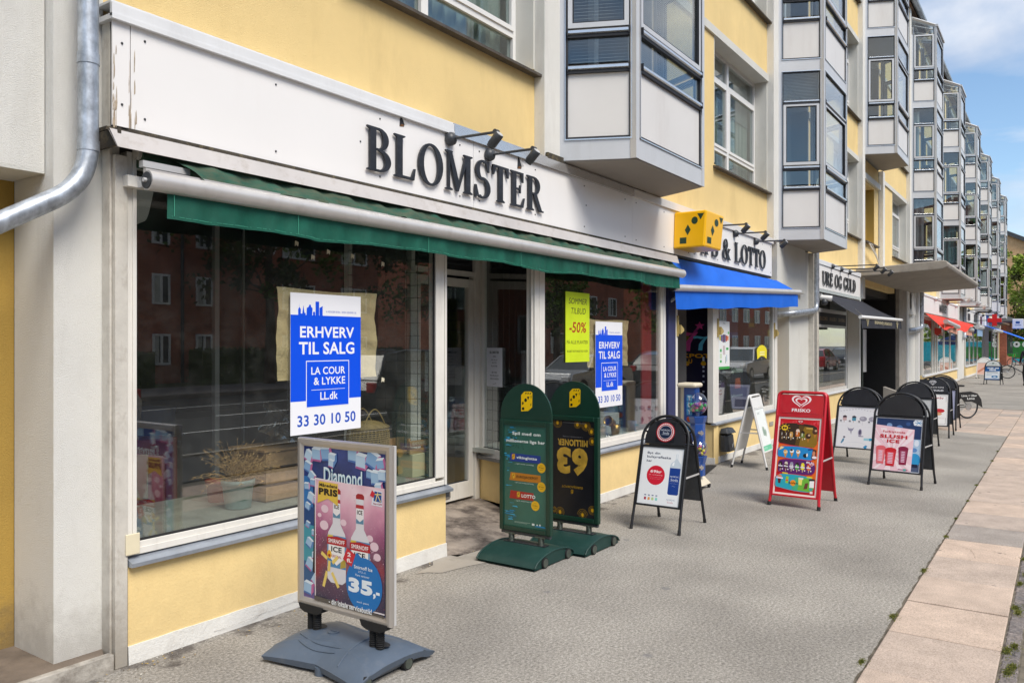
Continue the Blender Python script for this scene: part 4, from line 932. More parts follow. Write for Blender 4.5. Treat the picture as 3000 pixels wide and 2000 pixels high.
tag(one('storage_box', lambda m: (m.box(2.9, 3.5, 1.3, 1.8, .1, 1.05, REDB), m.box(3.0, 3.25, 1.27, 1.299, .62, .95, C('#9c9678'))), None, .01), 'dull red box with a pale sheet inside the dim flower shop', 'box')
tag(one('shop_counter', lambda m: (m.box(3.7, 5.6, 2.6, 3.2, .1, 1.05, ROOMG), m.box(3.9, 4.3, 2.5, 2.6, .8, .86, C('#bbbbbb'))), None, .01), 'grey counter deep inside the flower shop', 'counter')
tag(one('storage_box', lambda m: (m.box(7.55, 8.9, .35, .75, .665, .90, mat('pale_tray', (.50, .52, .50), .6)),), None, .01), 'low pale box on the shelf behind the right flower shop pane', 'box')
COPPER = mat('copper_gold_metal', (.55, .33, .10), .3, .8, var=.1)
for nm, lb, x, y, z, rx, mt in (('metal_pot', 'brass pot tipped on its side in the right flower shop window', 8.50, .24, .80, 1.2, COPPER), ('metal_pot', 'upright brass pot under the tipped one', 8.46, .18, .665, 0, COPPER), ('metal_pot', 'dark blue tin with a copper foot beside the brass pots', 8.98, .22, .665, .0, BLUEB)):
    o = tag(one(nm, lambda m: m.lathe([(0, .0), (.045, .0), (.05, .05), (.06, .13), (.056, .13), (.045, .04), (0, .02)], mt, 18)), lb, 'pot', 'metal pots in the flower shop window'); o.location = (x, y, z); o.rotation_euler = (0, -rx, 0)
tag(one('banner', lambda m: m.box(9.06, 9.33, .12, .14, .75, 2.6, mat('dark_red_cloth', (.30, .008, .012), .8)),), 'tall dark red banner inside the right edge of the flower shop window', 'banner')
tag(one('blue_tube', lambda m: m.tube([(8.95, .5, .67), (8.95, .5, 1.7)], .09, mat('muted_blue_tube', (.09, .17, .24), .5), 16)), 'blue roll standing behind the right flower shop pane', 'roll')
tag(one('counter_shelf', lambda m: (m.box(6.7, 7.5, 1.2, 1.6, .1, 1.5, ROOMG), m.box(8.2, 9.2, 1.6, 2.0, .1, 1.2, mat('greenish_unit', (.16, .20, .17), .7)))), 'grey shelving units behind the right flower shop pane', 'shelf')
# blue posters, yellow poster, white notes
def sale(small=False):
    W_, B_ = C('#f2f3f8'), C('#0a52e8'); B2 = C('#1450c0')
    p = Poster(.640, .952, W_, .004)
    p.pg([(0, .235), (1, .235), (1, .845), (0, .845)], B_)
    sk = [(.10, .845), (.10, .885), (.115, .90), (.115, .93), (.118, .90), (.135, .885), (.135, .855), (.155, .855), (.17, .915), (.185, .86), (.20, .86), (.20, .845)]
    p.pg(sk, B_); p.pg([(.21, .845), (.215, .895), (.24, .905), (.25, .92), (.27, .92), (.275, .905), (.295, .895), (.29, .845)], B_)
    p.pg([(.30, .845), (.30, .865), (.315, .875), (.33, .865), (.33, .845)], B_); p.pg([(.335, .845), (.335, .945), (.385, .945), (.385, .845)], B_); p.pg([(.39, .845), (.39, .90), (.435, .915), (.435, .845)], B_)
    p.tx('VI KENDER BYEN - BYEN KENDER OS', .48, .93, .868, .882, B2)
    p.tx('ERHVERV', .125, .895, .685, .765, W_, .022); p.tx('TIL SALG', .11, .90, .565, .655, W_, .022)
    p.pg([(.205, .185), (.82, .185), (.82, .52), (.205, .52)], W_); p.pg([(.214, .19), (.811, .19), (.811, .514), (.214, .514)], B_)
    p.tx('LA COUR', .275, .76, .42, .475, W_, .015); p.tx('& LYKKE', .31, .76, .345, .40, W_, .015); p.line(.275, .31, .755, .31, .003, W_); p.tx('LL.dk', .40, .65, .235, .292, W_, .02)
    p.tx('33 30 10 50', .09, .92, .055, .135, B2, .02)
    return p
o = sale().build('sale_poster'); o.location = (3.497, .014, 1.140); tag(o, 'blue and white for-sale poster on the big left pane of the flower shop', 'poster', 'blue for-sale posters')
o = sale().build('sale_poster'); o.location = (7.672, .014, 1.045); o.scale = (1.0, 1, 1.0); tag(o, 'blue and white for-sale poster on the right pane, beside the yellow summer poster', 'poster', 'blue for-sale posters')
K = C('#1d1f14')
p = Poster(.50, .73, mat('neon_yellow_paper', (.62, .78, .01), .7, var=.06, vscale=4, bump=.6, bscale=10), .003)
p.tx('SOMMER', .12, .88, .83, .915, K, 0, ital=.03); p.tx('TILBUD', .20, .82, .69, .775, K, 0, ital=.03); p.tx('-50%', .14, .84, .42, .575, C('#b03a1c'), .02, ital=.03); p.tx('PÅ ALLE PLANTER', .05, .93, .26, .325, K); p.tx('BELØBET FRATRÆKKES VED KASSEN', .06, .92, .14, .17, K)
o = p.build('summer_poster'); o.location = (7.033, .0125, 1.56); tag(o, 'neon yellow summer discount poster on the right flower shop pane', 'poster')
def note():
    p = Poster(.28, .40, C('#f2f2f8'), .002); k = C('#26262e')
    p.tx('BLOMSTER', .2, .8, .85, .91, k, .03)
    for i, t in enumerate(['-50%', 'PÅ ALLE', 'POTTE', 'PLANTER', None, 'BLIVER', 'FRATRUKKET', 'VED KASSEN']):
        if t: w = .055 * len(t) / 2; p.tx(t, .5 - w, .5 + w, .755 - i * .082, .795 - i * .082, k)
    p.line(.4, .06, .62, .09, .003, k); return p
o = note().build('paper_note'); tag(o, 'white notice with small black text on the slanted side pane by the shop door', 'notice', 'white paper notices'); o.matrix_world = SM @ Matrix.Translation((.15, -.003, 1.31))
o = note().build('paper_note'); tag(o, 'copy of the notice behind the flower shop door glass, standing in for its reflection', 'notice', 'white paper notices'); o.location = (5.98, 1.0, 1.28)  # second notice set behind the door glass to imitate a reflection
TAPE = C('#d8d2b8', .6)
o = one('tape_scraps', lambda m: [m.add([(x, .019, z), (x + .03, .019, z - .01), (x + .025, .019, z - .04), (x + .012, .019, z - .028), (x - .004, .019, z - .04)], [(0, 1, 2, 3, 4)], TAPE) for x, z in ((3.54, 2.44), (3.68, 2.36), (3.82, 2.41), (4.05, 2.40), (4.36, 2.37), (4.36, 1.50))]); tag(o, 'scraps of old tape left on the big shop pane', 'tape')

# ================================================================= GREEN AWNING
AWG = mat('green_awning_cloth', (.0, .088, .056), .75, var=.22, vscale=7, bump=.8, bscale=9)
AWGD = mat('stained_green_awning_cloth', (.012, .085, .055), .85, var=.3, vscale=6, grime=.75, gcol=(.12, .10, .06), gscale=8, stretch=.25, bump=.8, bscale=9, gp=(.36, .72))
BARM = mat('awning_bar_white_metal', (.62, .60, .58), .33, .35, var=.06, vscale=5, grime=.3, gcol=(.25, .21, .18), gscale=7)
HOODM = mat('awning_hood_metal', (.64, .60, .57), .45, .2, var=.06, vscale=4, grime=.5, gcol=(.34, .27, .19), gscale=9, stretch=.7)
aw = thing('awning', 'long dirty green awning rolled up over the flower shop, with a thick white front bar', 'awning', (0, 0, 0))
def hood(m):
    y0, y1 = -.03, -.16
    m.add([(2.24, y0, 2.885), (9.56, y0, 2.885), (9.55, -.135, 2.868), (2.20, -.135, 2.868), (2.23, y1, 2.775), (9.56, y1, 2.775), (2.23, y1 + .008, 2.775), (9.56, y1 + .008, 2.775), (9.55, -.125, 2.86), (2.20, -.125, 2.86)], [(0, 1, 2, 3), (3, 2, 5, 4), (4, 5, 7, 6), (6, 7, 8, 9)], HOODM)
    m.box(2.24, 9.56, -.03, .12, 2.885, 2.905, LICHEN); m.box(2.24, 2.26, -.14, .1, 2.79, 2.88, LICHEN)
one('hood', hood, aw)
one('lichen_ledge', lambda m: m.box(2.36, 9.5, -.032, -.004, 2.896, 2.918, LICHEN), aw)
one('roller', lambda m: m.tube([(2.42, -.03, 2.76), (9.5, -.03, 2.76)], .05, AWGD, 12), aw)
def cloth(m):
    def f(u, v):
        x = 2.68 - .12 * (1 - v) + (9.46 - 2.60) * u; y = -.10 - .115 * v; z = 2.80 - .135 * v
        fold = .010 * math.sin(x * 7 + v * 3) + .008 * math.sin(x * 19 - v * 5) + .005 * math.sin(x * 41)
        return (x, y - fold * (.4 + v), z + fold * .5)
    m.grid(f, 300, 8, AWGD)
one('cloth', cloth, aw)
def fbar(m):
    m.tube([(2.352, -.225, 2.612), (9.47, -.225, 2.635)], .053, BARM, 22); m.box(2.352, 9.47, -.215, -.19, 2.655, 2.678, BARM)
one('front_bar', fbar, aw)
one('end_cap', lambda m: (m.tube([(9.47, -.225, 2.635), (9.50, -.225, 2.635)], .054, ALU, 20), ), aw)
one('end_cap', lambda m: (m.tube([(2.346, -.225, 2.612), (2.351, -.225, 2.612)], .045, DGREY, 14), m.tube([(2.330, -.225, 2.612), (2.346, -.225, 2.612)], .012, ALU, 8)), aw)
def arms(m): m.box(2.38, 2.66, -.14, -.10, 2.70, 2.735, ALU); m.box(2.36, 2.7, -.17, -.12, 2.585, 2.62, ALU); m.tube([(2.40, -.03, 2.79), (2.52, -.03, 2.79)], .035, PALEFR, 12); m.box(2.34, 2.46, -.06, .0, 2.60, 2.66, WFRAME)
one('arm', arms, aw)
def val(m):
    def f(u, v):
        x = 2.47 + (9.42 - 2.47) * u; d = .150 + .012 * math.sin(x * 2.2) + .010 * math.sin(x * 5.1 + 1) - .02 * (abs(x - 3.9) < .35) * math.cos((x - 3.9) * 4.4)
        fo = .010 * math.sin(x * 9) + .008 * math.sin(x * 23 + 2) + .005 * math.sin(x * 47)
        return (x, -.222 + fo * v, 2.575 + .022 * u - d * v)
    m.grid(f, 340, 6, AWG)
va = one('valance', val, aw)
def hem(m):
    def z(x, dz): 
        u = (x - 2.47) / 6.95; d = .150 + .012 * math.sin(x * 2.2) + .010 * math.sin(x * 5.1 + 1) - .02 * (abs(x - 3.9) < .35) * math.cos((x - 3.9) * 4.4); return 2.575 + .022 * u - d + dz
    HM = mat('light_green_stitching', (.05, .30, .20), .8)
    for i in range(170):
        x = 2.49 + i * .04
        if x > 9.4: break
        y = -.225 + (.010 * math.sin(x * 9) + .008 * math.sin(x * 23 + 2) + .005 * math.sin(x * 47)) * .9
        m.add([(x, y, z(x, .014)), (x + .034, y - .0005, z(x + .034, .014)), (x + .034, y - .0005, z(x + .034, .0165)), (x, y, z(x, .0165))], [(0, 1, 2, 3)], HM)
    for x in (2.50, 3.35, 4.6, 5.85, 7.1, 8.3): m.add([(x, -.236, 2.56), (x + .004, -.236, 2.56), (x + .004, -.236, 2.44), (x, -.236, 2.44)], [(0, 1, 2, 3)], HM)
one('seam', hem, va)['kind'] = 'stuff'

# ================================================================= YELLOW DICE LIGHT BOX
DY = mat('dice_yellow_plastic', (.93, .50, .0), .35, var=.02, vscale=3); DK = mat('dice_mark_green', (.01, .045, .02), .45, var=0)
dice = thing('dice_sign', 'yellow dice shaped sign box with dark shapes, fixed above the green and blue awnings', 'shop sign', (9.72, -.05, 2.985))
def dbox(m):
    x0, x1, y0, y1 = .0, .64, -.41, .03
    m.prismz([(x0 - .03, y0 + .02), (x1 - .06, y0 + .02), (x1 - .06, y1), (x0 - .03, y1)], .0, .47, DY, [(x0, y0), (x1, y0), (x1, y1), (x0, y1)])
one('box', dbox, dice, .02)
def lf(y, z): return (-.0315 + .03 * z / .47, y, z)      # on the side facing along the street
def ff(x, z): return (x, -.3925 - .02 * z / .47, z)
def ell(f, cx, cz, rx, rz, n=18): return [f(cx + rx * math.cos(2 * math.pi * i / n), cz + rz * math.sin(2 * math.pi * i / n)) for i in range(n)]
for name, pts in (('square_mark', [lf(-.06, .055), lf(-.15, .055), lf(-.15, .135), lf(-.06, .135)]), ('diamond_mark', [lf(-.165, .16), lf(-.205, .23), lf(-.165, .30), lf(-.125, .23)]), ('round_mark', ell(lf, -.255, .345, .043, .048)), ('triangle_mark', [lf(-.335, .35), lf(-.38, .43), lf(-.29, .43)]),
                  ('square_mark', [ff(.06, .055), ff(.20, .055), ff(.20, .135), ff(.06, .135)]), ('diamond_mark', [ff(.235, .16), ff(.30, .23), ff(.235, .30), ff(.175, .23)]), ('round_mark', ell(ff, .365, .345, .07, .048)), ('triangle_mark', [ff(.53, .35), ff(.60, .43), ff(.46, .43)])):
    one(name, lambda m: m.add(pts, [tuple(range(len(pts)))], DK), dice)
one('bracket', lambda m: m.box(.05, .5, .03, .05, .1, .35, GASK), dice)

# ================================================================= THE LOTTERY SHOP (tips) FRONT
t2 = thing('shopfront', 'lottery shop front with a jackpot door picture, a poster-filled pane and yellow base', 'shopfront', (0, 0, 0))
NAVY = mat('navy_painted_column', (.035, .04, .12), .6, var=.1, vscale=5)
one('column', lambda m: m.box(9.565, 9.80, -.01, .25, .0, 2.9, NAVY), t2, .004)
TM, TL_ = face_mat((11.44, .66), (11.2, .0))
def t2side(m): m.M = TM; m.box(0, TL_, .0, .1, .0, .57, YELBASE)
one('base_wall', t2side, t2); one('base_wall', lambda m: m.box(11.21, 14.30, .0, .3, .09, .57, YELBASE), t2); one('plinth', lambda m: m.box(11.2, 14.31, -.01, .29, -.02, .09, PLINTH), t2)
one('sill', lambda m: (sill(m, 11.17, 14.32, .565, ZINC, (12.8,))), t2)
def sideframe(m):
    m.M = TM; m.frame(-.43, TL_ - .01, .60, 2.75, .05, -.02, .04, WFRAME, .06)
one('window_frame', sideframe, t2)
def t2f(m):
    m.box(11.16, 11.30, -.008, .08, .60, 2.8, WFRAME); m.box(11.32, 11.40, -.002, .07, .60, 2.8, WFRAME); m.box(11.40, 14.05, .0, .07, .60, .68, WFRAME); m.box(14.05, 14.13, -.002, .07, .6, 2.8, WFRAME); m.box(14.15, 14.30, -.008, .09, .6, 2.8, WFRAME); m.box(9.80, 9.88, -.004, .08, .1, 2.8, WFRAME); m.box(9.88, 14.1, -.004, .06, 2.62, 2.8, WFRAME)
one('window_frame', t2f, t2, .003)
one('pane', lambda m: m.box(11.38, 14.07, .022, .03, .67, 2.75, GLASS), t2)
one('shop_interior', shop_room(11.42, 14.30, 2.85, 3.2, ROOMG), t2)
for x in (9.86, 11.35, 14.12): one('shutter_hook', lambda m: (m.box(x - .02, x + .02, -.02, .0, 1.85, 2.12, mat('worn_yellow_bracket', (.45, .34, .12), .6)), m.prism([(x, 1.88), (x + .1, 1.92), (x + .1, 1.95), (x, 2.0)], -.06, -.02, mat('worn_yellow_bracket', (0, 0, 0)))), t2)
# jackpot picture on the slanted pane
jp = Poster(1.0, 2.3, mat('night_blue_print', (.012, .011, .028), .3, var=.4, vscale=2), .01)
pink, cyan, yl, gold = C('#e0569c'), C('#69c9e0'), C('#b7b51f'), C('#e8a81c')
jp.tx('tomater', .2, .75, .905, .945, C('#8f93a8'), .02)
def seven(p, x, z, w, h, mt, sh=0):
    P = [(0, 1), (.05, .82), (.3, .86), (.55, .80), (.78, .88), (.62, .72), (.42, .45), (.36, 0), (.66, -.02), (.70, .4), (.85, .7), (1.1, 1.0), (1.0, 1.0), (.75, .95), (.5, 1.0), (.25, 1.04)]
    p.pg([(x + w * a, z + h * b) for a, b in P], mt)
seven(jp, .08, .50, .28, .10, yl); jp.el(.40, .57, .15, .045, C('#8a7a14')); seven(jp, .27, .495, .40, .135, pink); seven(jp, .60, .50, .30, .10, cyan)
st_ = [(.74 + .14 * (1 if i % 2 == 0 else .45) * math.cos(R(90 + 36 * i)) * .8, .675 + .032 * (1 if i % 2 == 0 else .45) * math.sin(R(90 + 36 * i))) for i in range(10)]
jp.pg([(.60, .63), (.66, .625), (.74, .66), (.70, .675)], C('#a8407c')); jp.pg(st_, pink)
jp.tx('JACKPOT', -.05, .96, .437, .475, gold, .03)
for x, z in ((.26, .405), (.46, .40), (.82, .405)): jp.el(x, z, .055, .014, gold); jp.el(x, z + .01, .04, .01, C('#caa21a'))
for z in (.44, .425, .375, .345, .31, .27, .2, .12): jp.rc(.80, .84, z, z + .013, C('#cfd2dd'))
jp.tx('U', .50, .58, .405, .435, gold, .03)
o = jp.build('jackpot_picture', t2); o.matrix_world = TM @ Matrix.Translation((-.23, -.008, .62)) @ Matrix.Diagonal((.91, 1, .90, 1))
one('door', lambda m: (m.box(9.9, 11.35, 1.0, 1.05, .05, 2.8, NAVY), m.frame(10.2, 11.2, .1, 2.5, .09, .95, 1.0, WFRAME)), t2)
# posters and things on the right pane
def t2posters():
    def place(p, n, x, z, lab, y=.016): o = p.build(n); o.location = (x, y, z); tag(o, lab, 'poster'); return o
    p = Poster(.47, .72, C('#e9ecec')); 
    p.tx('yuc', .38, .62, .93, .97, C('#444444')); 
    for i, c in enumerate(['#c8c020', '#472f86', '#5a1d52', '#25356f', '#b8321e', '#d96a1c']): p.pg([(.08 + .14 * i, .56 + .02 * abs(i - 2.5)), (.20 + .14 * i, .54 + .02 * abs(i - 2.5)), (.21 + .14 * i, .73 - .015 * abs(i - 2.5)), (.08 + .14 * i, .73 - .015 * abs(i - 2.5))], C(c))
    for i in range(4): p.rc(.40 + .05 * i, .42 + .05 * i, .30, .49, C(['#c03030', '#30305a', '#d06a90', '#333333'][i]))
    p.rc(.12, .28, .36, .42, C('#34a853')); p.rc(.68, .90, .40, .45, C('#34a853')); p.rc(.12, .28, .14, .19, C('#34a853')); p.rc(.10, .30, .22, .33, C('#c9dcc0')); p.rc(.62, .66, .12, .26, C('#1f7a35')); p.rc(.72, .76, .16, .3, C('#3f8fc0')); p.rc(0, 1, 0, .055, C('#35a046')); p.el(.9, .76, .07, .03, C('#5cb860'))
    place(p, 'price_poster', 11.44, 1.37, 'white poster with a row of coloured tubes on the lottery shop pane')
    p = Poster(.56, .23, C('#f0e020')); 
    tag(one('yellow_sticker', lambda m: (m.add([(13.22 + .28 + .29 * math.cos(R(a)), .018, 1.60 + .13 * math.sin(R(a))) for a in range(20, 161, 10)] + [(13.26, .018, 1.49), (13.40, .018, 1.535), (13.50, .018, 1.545), (13.62, .018, 1.535), (13.76, .018, 1.49)], [tuple(range(20))], C('#f2e21c')), m.box(13.38, 13.64, .016, .0175, 1.60, 1.62, C('#fbf7b8')), m.box(13.38, 13.64, .016, .0175, 1.56, 1.58, C('#fbf7b8')))), 'yellow fan shaped sticker on the lottery shop pane', 'sticker')
    p = Poster(.62, .75, C('#1a3a63')); p.rc(.1, .9, .45, .7, C('#12284c')); p.el(.5, .55, .22, .08, C('#3b6ea8')); p.rc(0, 1, 0, .12, C('#2a5fa0')); place(p, 'drink_poster', 12.35, 1.85, 'dark blue poster hanging inside the lottery shop', .25)
    p = Poster(.35, .42, C('#3c6b2b')); p.el(.5, .6, .3, .2, C('#b02318')); p.rc(.1, .9, .05, .2, C('#c7b22a')); place(p, 'fruit_poster', 13.35, 2.02, 'small green and red poster inside the lottery shop', .2)
    p = Poster(.5, .95, C('#14161a')); p.tx('Café', .08, .92, .62, .82, C('#9fb8ae'), .0); p.rc(.05, .95, .1, .5, C('#2a1f33')); p.tx('79.50', .1, .8, .38, .46, C('#8a6aa8')); place(p, 'menu_board', 11.50, .72, 'dark menu board with chalk lettering low in the lottery shop window', .10)
    p = Poster(.55, .8, C('#101418')); p.tx('Spilhuset', -.0, .98, .66, .80, C('#c6dccd'), .01); p.tx('Spilleautomater', .0, 1.0, .2, .27, C('#c6dccd')); p.pg([(.3, .38), (.8, .38), (.75, .58), (.35, .58)], C('#c05a20')); place(p, 'games_board', 12.2, .74, 'dark board with pale games lettering in the lottery shop window', .09)
    p = Poster(.20, .35, C('#d8a8bc')); p.rc(.1, .9, .6, .7, C('#884466')); place(p, 'pink_leaflet', 11.45, .72, 'pink leaflet in the bottom corner of the lottery shop window', .08)
    one('shelf_unit', lambda m: (m.box(12.9, 14.0, .9, 1.3, .1, 1.2, ROOMG), m.box(11.6, 12.6, 1.4, 1.9, .1, 1.9, WWHITE)), t2)
t2posters()
one('small_plate', lambda m: m.box(13.85, 14.05, -.012, -.001, .33, .40, CONC), t2)
# blue awning
AWB = mat('blue_awning_cloth', (.0, .125, .66), .7, var=.06, vscale=5, bump=.6, bscale=8)
ab = thing('awning', 'bright blue awning over the lottery shop, tilted with a white front bar', 'awning')
L0, R0 = Vector((9.42, -.16, 2.455)), Vector((14.42, -.33, 2.665))
def bcl(m):
    def f(u, v):
        a = Vector((9.54 + 4.66 * u, -.03, 2.865)); b = L0.lerp(R0, u); p = a.lerp(b, v); fo = .012 * math.sin(u * 21 + 4 * v) * math.sin(v * 3.1) + .006 * math.sin(u * 55 + v * 6)
        return (p.x, p.y - fo, p.z - fo * .5)
    m.grid(f, 90, 10, AWB)
one('cloth', bcl, ab); one('front_bar', lambda m: m.tube([L0 - Vector((.05, 0, 0)), R0 + Vector((.1, 0, 0))], .045, BARM, 20), ab)
one('end_cap', lambda m: m.tube([L0 - Vector((.09, 0, 0)), L0 - Vector((.05, 0, 0))], .048, DGREY, 16), ab)
def bval(m):
    def f(u, v):
        p = L0.lerp(R0, u) + Vector((.0, 0, -.03)); fo = .006 * math.sin(u * 30) + .004 * math.sin(u * 83); return (p.x + .08 * (1 - u) * v * .6, p.y + fo * v, p.z - (.235 + .008 * math.sin(u * 25)) * v)
    m.grid(f, 110, 5, AWB)
vb = one('valance', bval, ab); one('arm', lambda m: (m.tube([(9.65, 0, 2.3), (9.75, -.13, 2.42)], .02, ALU, 6), m.tube([(14.0, 0, 2.45), (14.1, -.28, 2.62)], .02, ALU, 6)), ab)

# ================================================================= PASSAGE BESIDE THE LOTTERY SHOP
one('passage_beam', lambda m: m.box(14.31, 16.17, .0, .46, 2.73, 3.6, STUCCO_FINE), bld)
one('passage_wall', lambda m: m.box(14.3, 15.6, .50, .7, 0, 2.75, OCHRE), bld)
one('pillar', lambda m: m.box(15.42, 16.80, .10, .60, 0, 3.6, STUCCO_FINE), bld, label='broad grey rendered pillar between the lottery shop and the gold shop')
one('corner_strip', lambda m: m.box(16.80, 16.86, .0, .10, 0, 3.6, PALEFR), bld)
one('ash_bin', lambda m: None) if False else None
ash = thing('ash_bin', 'dark grey wall mounted ashtray bin on the corner of the lottery shop base', 'bin', (11.40, -.02, .16))
one('bin_body', lambda m: m.prismz([(0, 0), (.34, 0), (.34, -.09), (.28, -.13), (.06, -.13), (0, -.09)], 0, .24, DGREY, [(0, 0), (.34, 0), (.34, -.07), (.28, -.10), (.06, -.10), (0, -.07)]), ash, .01)
one('hood', lambda m: (m.prismz([(-.005, 0), (.345, 0), (.345, -.11), (.28, -.15), (.06, -.15), (-.005, -.11)], .27, .34, DGREY, [(.03, 0), (.31, 0), (.30, -.08), (.26, -.10), (.08, -.10), (.04, -.08)]), m.box(.06, .28, -.08, 0, .24, .27, GASK)), ash, .008)
def tick(m):
    m.box(.15, .165, -.136, -.131, .06, .11, C('#dddddd')); m.add([(.165, -.1365, .06), (.21, -.1365, .13), (.195, -.1365, .135), (.155, -.1365, .07)], [(0, 1, 2, 3)], C('#dddddd'))
one('logo', tick, ash)

# ================================================================= CLOCK AND GOLD SHOP
t3 = thing('shopfront', 'clock and gold shop front with a reflecting pane, white corner strip and yellow base', 'shopfront')
f3 = thing('fascia_sign', 'white fascia with black serif letters over the clock and gold shop', 'shop sign', (17.1, -.02, 2.9))
one('panel', lambda m: m.box(0, 4.08, 0, .02, .0, .50, BOARD), f3, .002); one('panel', lambda m: m.box(4.09, 4.12, .0, .14, -.03, .56, WWHITE), f3)
one('backing', lambda m: m.box(0, 4.08, .0205, .14, -.05, .55, GASK), f3)
one('top_trim', lambda m: m.box(0, 4.1, -.02, .13, .505, .60, TRIMW), f3); one('bottom_trim', lambda m: m.box(0, 4.1, -.02, .0, -.07, .0, ALUHI), f3)
serif_letters('URE OG GULD', .28, 3.50, .09, .29, -.012, .012, LETTER, f3)
for i, x in enumerate((18.2, 19.03, 19.86)): lamp(x, -.032, 3.43, ['nearest', 'middle', 'farthest'][i] + ' of the three wall lamps above the clock and gold shop sign', 'lamps over the shop signs', 1.05, .9)
def t3f(m):
    m.box(17.08, 17.22, -.004, .08, .0, 2.8, PALEFR); m.box(17.22, 17.28, .01, .08, .7, 2.8, ALU); m.box(19.80, 19.88, .01, .08, .7, 2.8, ALU); m.box(17.28, 19.80, .0, .07, .70, .77, WFRAME); m.box(17.28, 19.8, .01, .07, 2.1, 2.16, ALU); m.box(17.28, 19.8, .01, .07, 2.42, 2.5, ALU)
one('window_frame', t3f, t3, .003); one('pane', lambda m: m.box(17.27, 19.81, .022, .03, .76, 2.12, GLASS), t3); one('transom_sign', lambda m: (m.box(17.28, 19.8, .02, .03, 2.16, 2.42, GASK),), t3)
def tgold(m):
    for i, t in enumerate(('GULDSMED', 'UR & SØLV', 'GRAVERING')):
        vs, fs = textmesh(t, .01); m.add([(17.4 + .82 * i + .65 * a, .017, 2.25 + .08 * b) for a, b in vs], fs, C('#8f6a3c'))
one('lettering', tgold, t3)
one('pier', lambda m: m.box(19.90, 21.15, -.002, .4, .0, 2.9, STUCCO_FINE), t3); one('corner_strip', lambda m: m.box(21.15, 21.30, -.012, .3, 0, 2.9, WWHITE), t3)
one('base_wall', lambda m: m.box(17.08, 19.88, .0, .3, .1, .66, YELBASE), t3); one('plinth', lambda m: m.box(17.07, 21.31, -.014, .29, -.02, .1, PLINTH), t3); one('sill', lambda m: sill(m, 17.06, 19.9, .655, TRIMW), t3)
one('shop_interior', shop_room(17.2, 19.95, 2.85, 2.6, ROOMG), t3)
one('shelf', lambda m: (m.box(17.4, 19.7, .3, .7, .8, .84, WWHITE), m.box(17.4, 19.7, .5, .54, .84, 1.2, mat('cream_card', (0, 0, 0)))), t3)
AWK = mat('black_awning_cloth', (.018, .02, .03), .8, var=.1, vscale=5)
a3 = thing('awning', 'black awning with gold lettered valance over the clock and gold shop', 'awning')
KL, KR = Vector((17.0, -.86, 2.285)), Vector((21.75, -.86, 2.34))
def kcl(m): m.grid(lambda u, v: tuple(Vector((17.4 + 3.95 * u, -.05, 2.80)).lerp(KL.lerp(KR, u), v) - Vector((0, 0, .03 * math.sin(v * 3.14)))), 30, 6, AWK)
one('cloth', kcl, a3); one('front_bar', lambda m: (m.tube([KL - Vector((.05, 0, 0)), KR + Vector((.05, 0, 0))], .036, WWHITE, 14)), a3)
kv = one('valance', lambda m: m.grid(lambda u, v: (KL.lerp(KR, u).x + .1 * v, -.862 + .008 * math.sin(u * 40) * v, KL.lerp(KR, u).z - .03 - .19 * v), 40, 3, AWK), a3)
def kt(m):
    g = C('#c9bd93'); vs, fs = textmesh('BRØNSHØJ URE&GULD', .01); m.add([(18.35 + 2.05 * a, -.874, 2.155 + .085 * b) for a, b in vs], fs, g)
    for x in (17.6, 21.1):
        P = [(-.13, .05), (-.07, .1), (.07, .1), (.13, .05), (0, -.07)]
        for i in range(5): a, b = P[i], P[(i + 1) % 5]; m.add([(x + a[0], -.874, 2.18 + a[1]), (x + b[0], -.874, 2.18 + b[1]), (x + b[0] * .85, -.874, 2.18 + b[1] * .85), (x + a[0] * .85, -.874, 2.18 + a[1] * .85)], [(0, 1, 2, 3)], g)
        for a, b in (((-.13, .05), (.13, .05)), ((-.05, .05), (0, -.07)), ((.05, .05), (0, -.07))): m.tube([(x + a[0], -.874, 2.18 + a[1]), (x + b[0], -.874, 2.18 + b[1])], .006, g, 3)
one('lettering', kt, kv)
one('arm', lambda m: (m.tube([(17.5, 0, 2.72), (18.4, -.45, 2.5), (17.3, -.84, 2.3)], .022, DGREY, 6), m.tube([(21.1, 0, 2.72), (20.3, -.45, 2.5), (21.4, -.84, 2.34)], .022, DGREY, 6)), a3)
cc = thing('security_camera', 'small pale security camera under the awning left of the gold shop', 'camera', (17.15, -.05, 2.66))
one('camera_body', lambda m: (m.tube([(0, 0, .05), (.05, -.22, .02)], .055, WWHITE, 12), m.ball((.0, -.08, -.05), .07, DGREY)), cc); one('bracket', lambda m: m.box(-.03, .03, -.03, .05, .03, .13, ALU), cc)

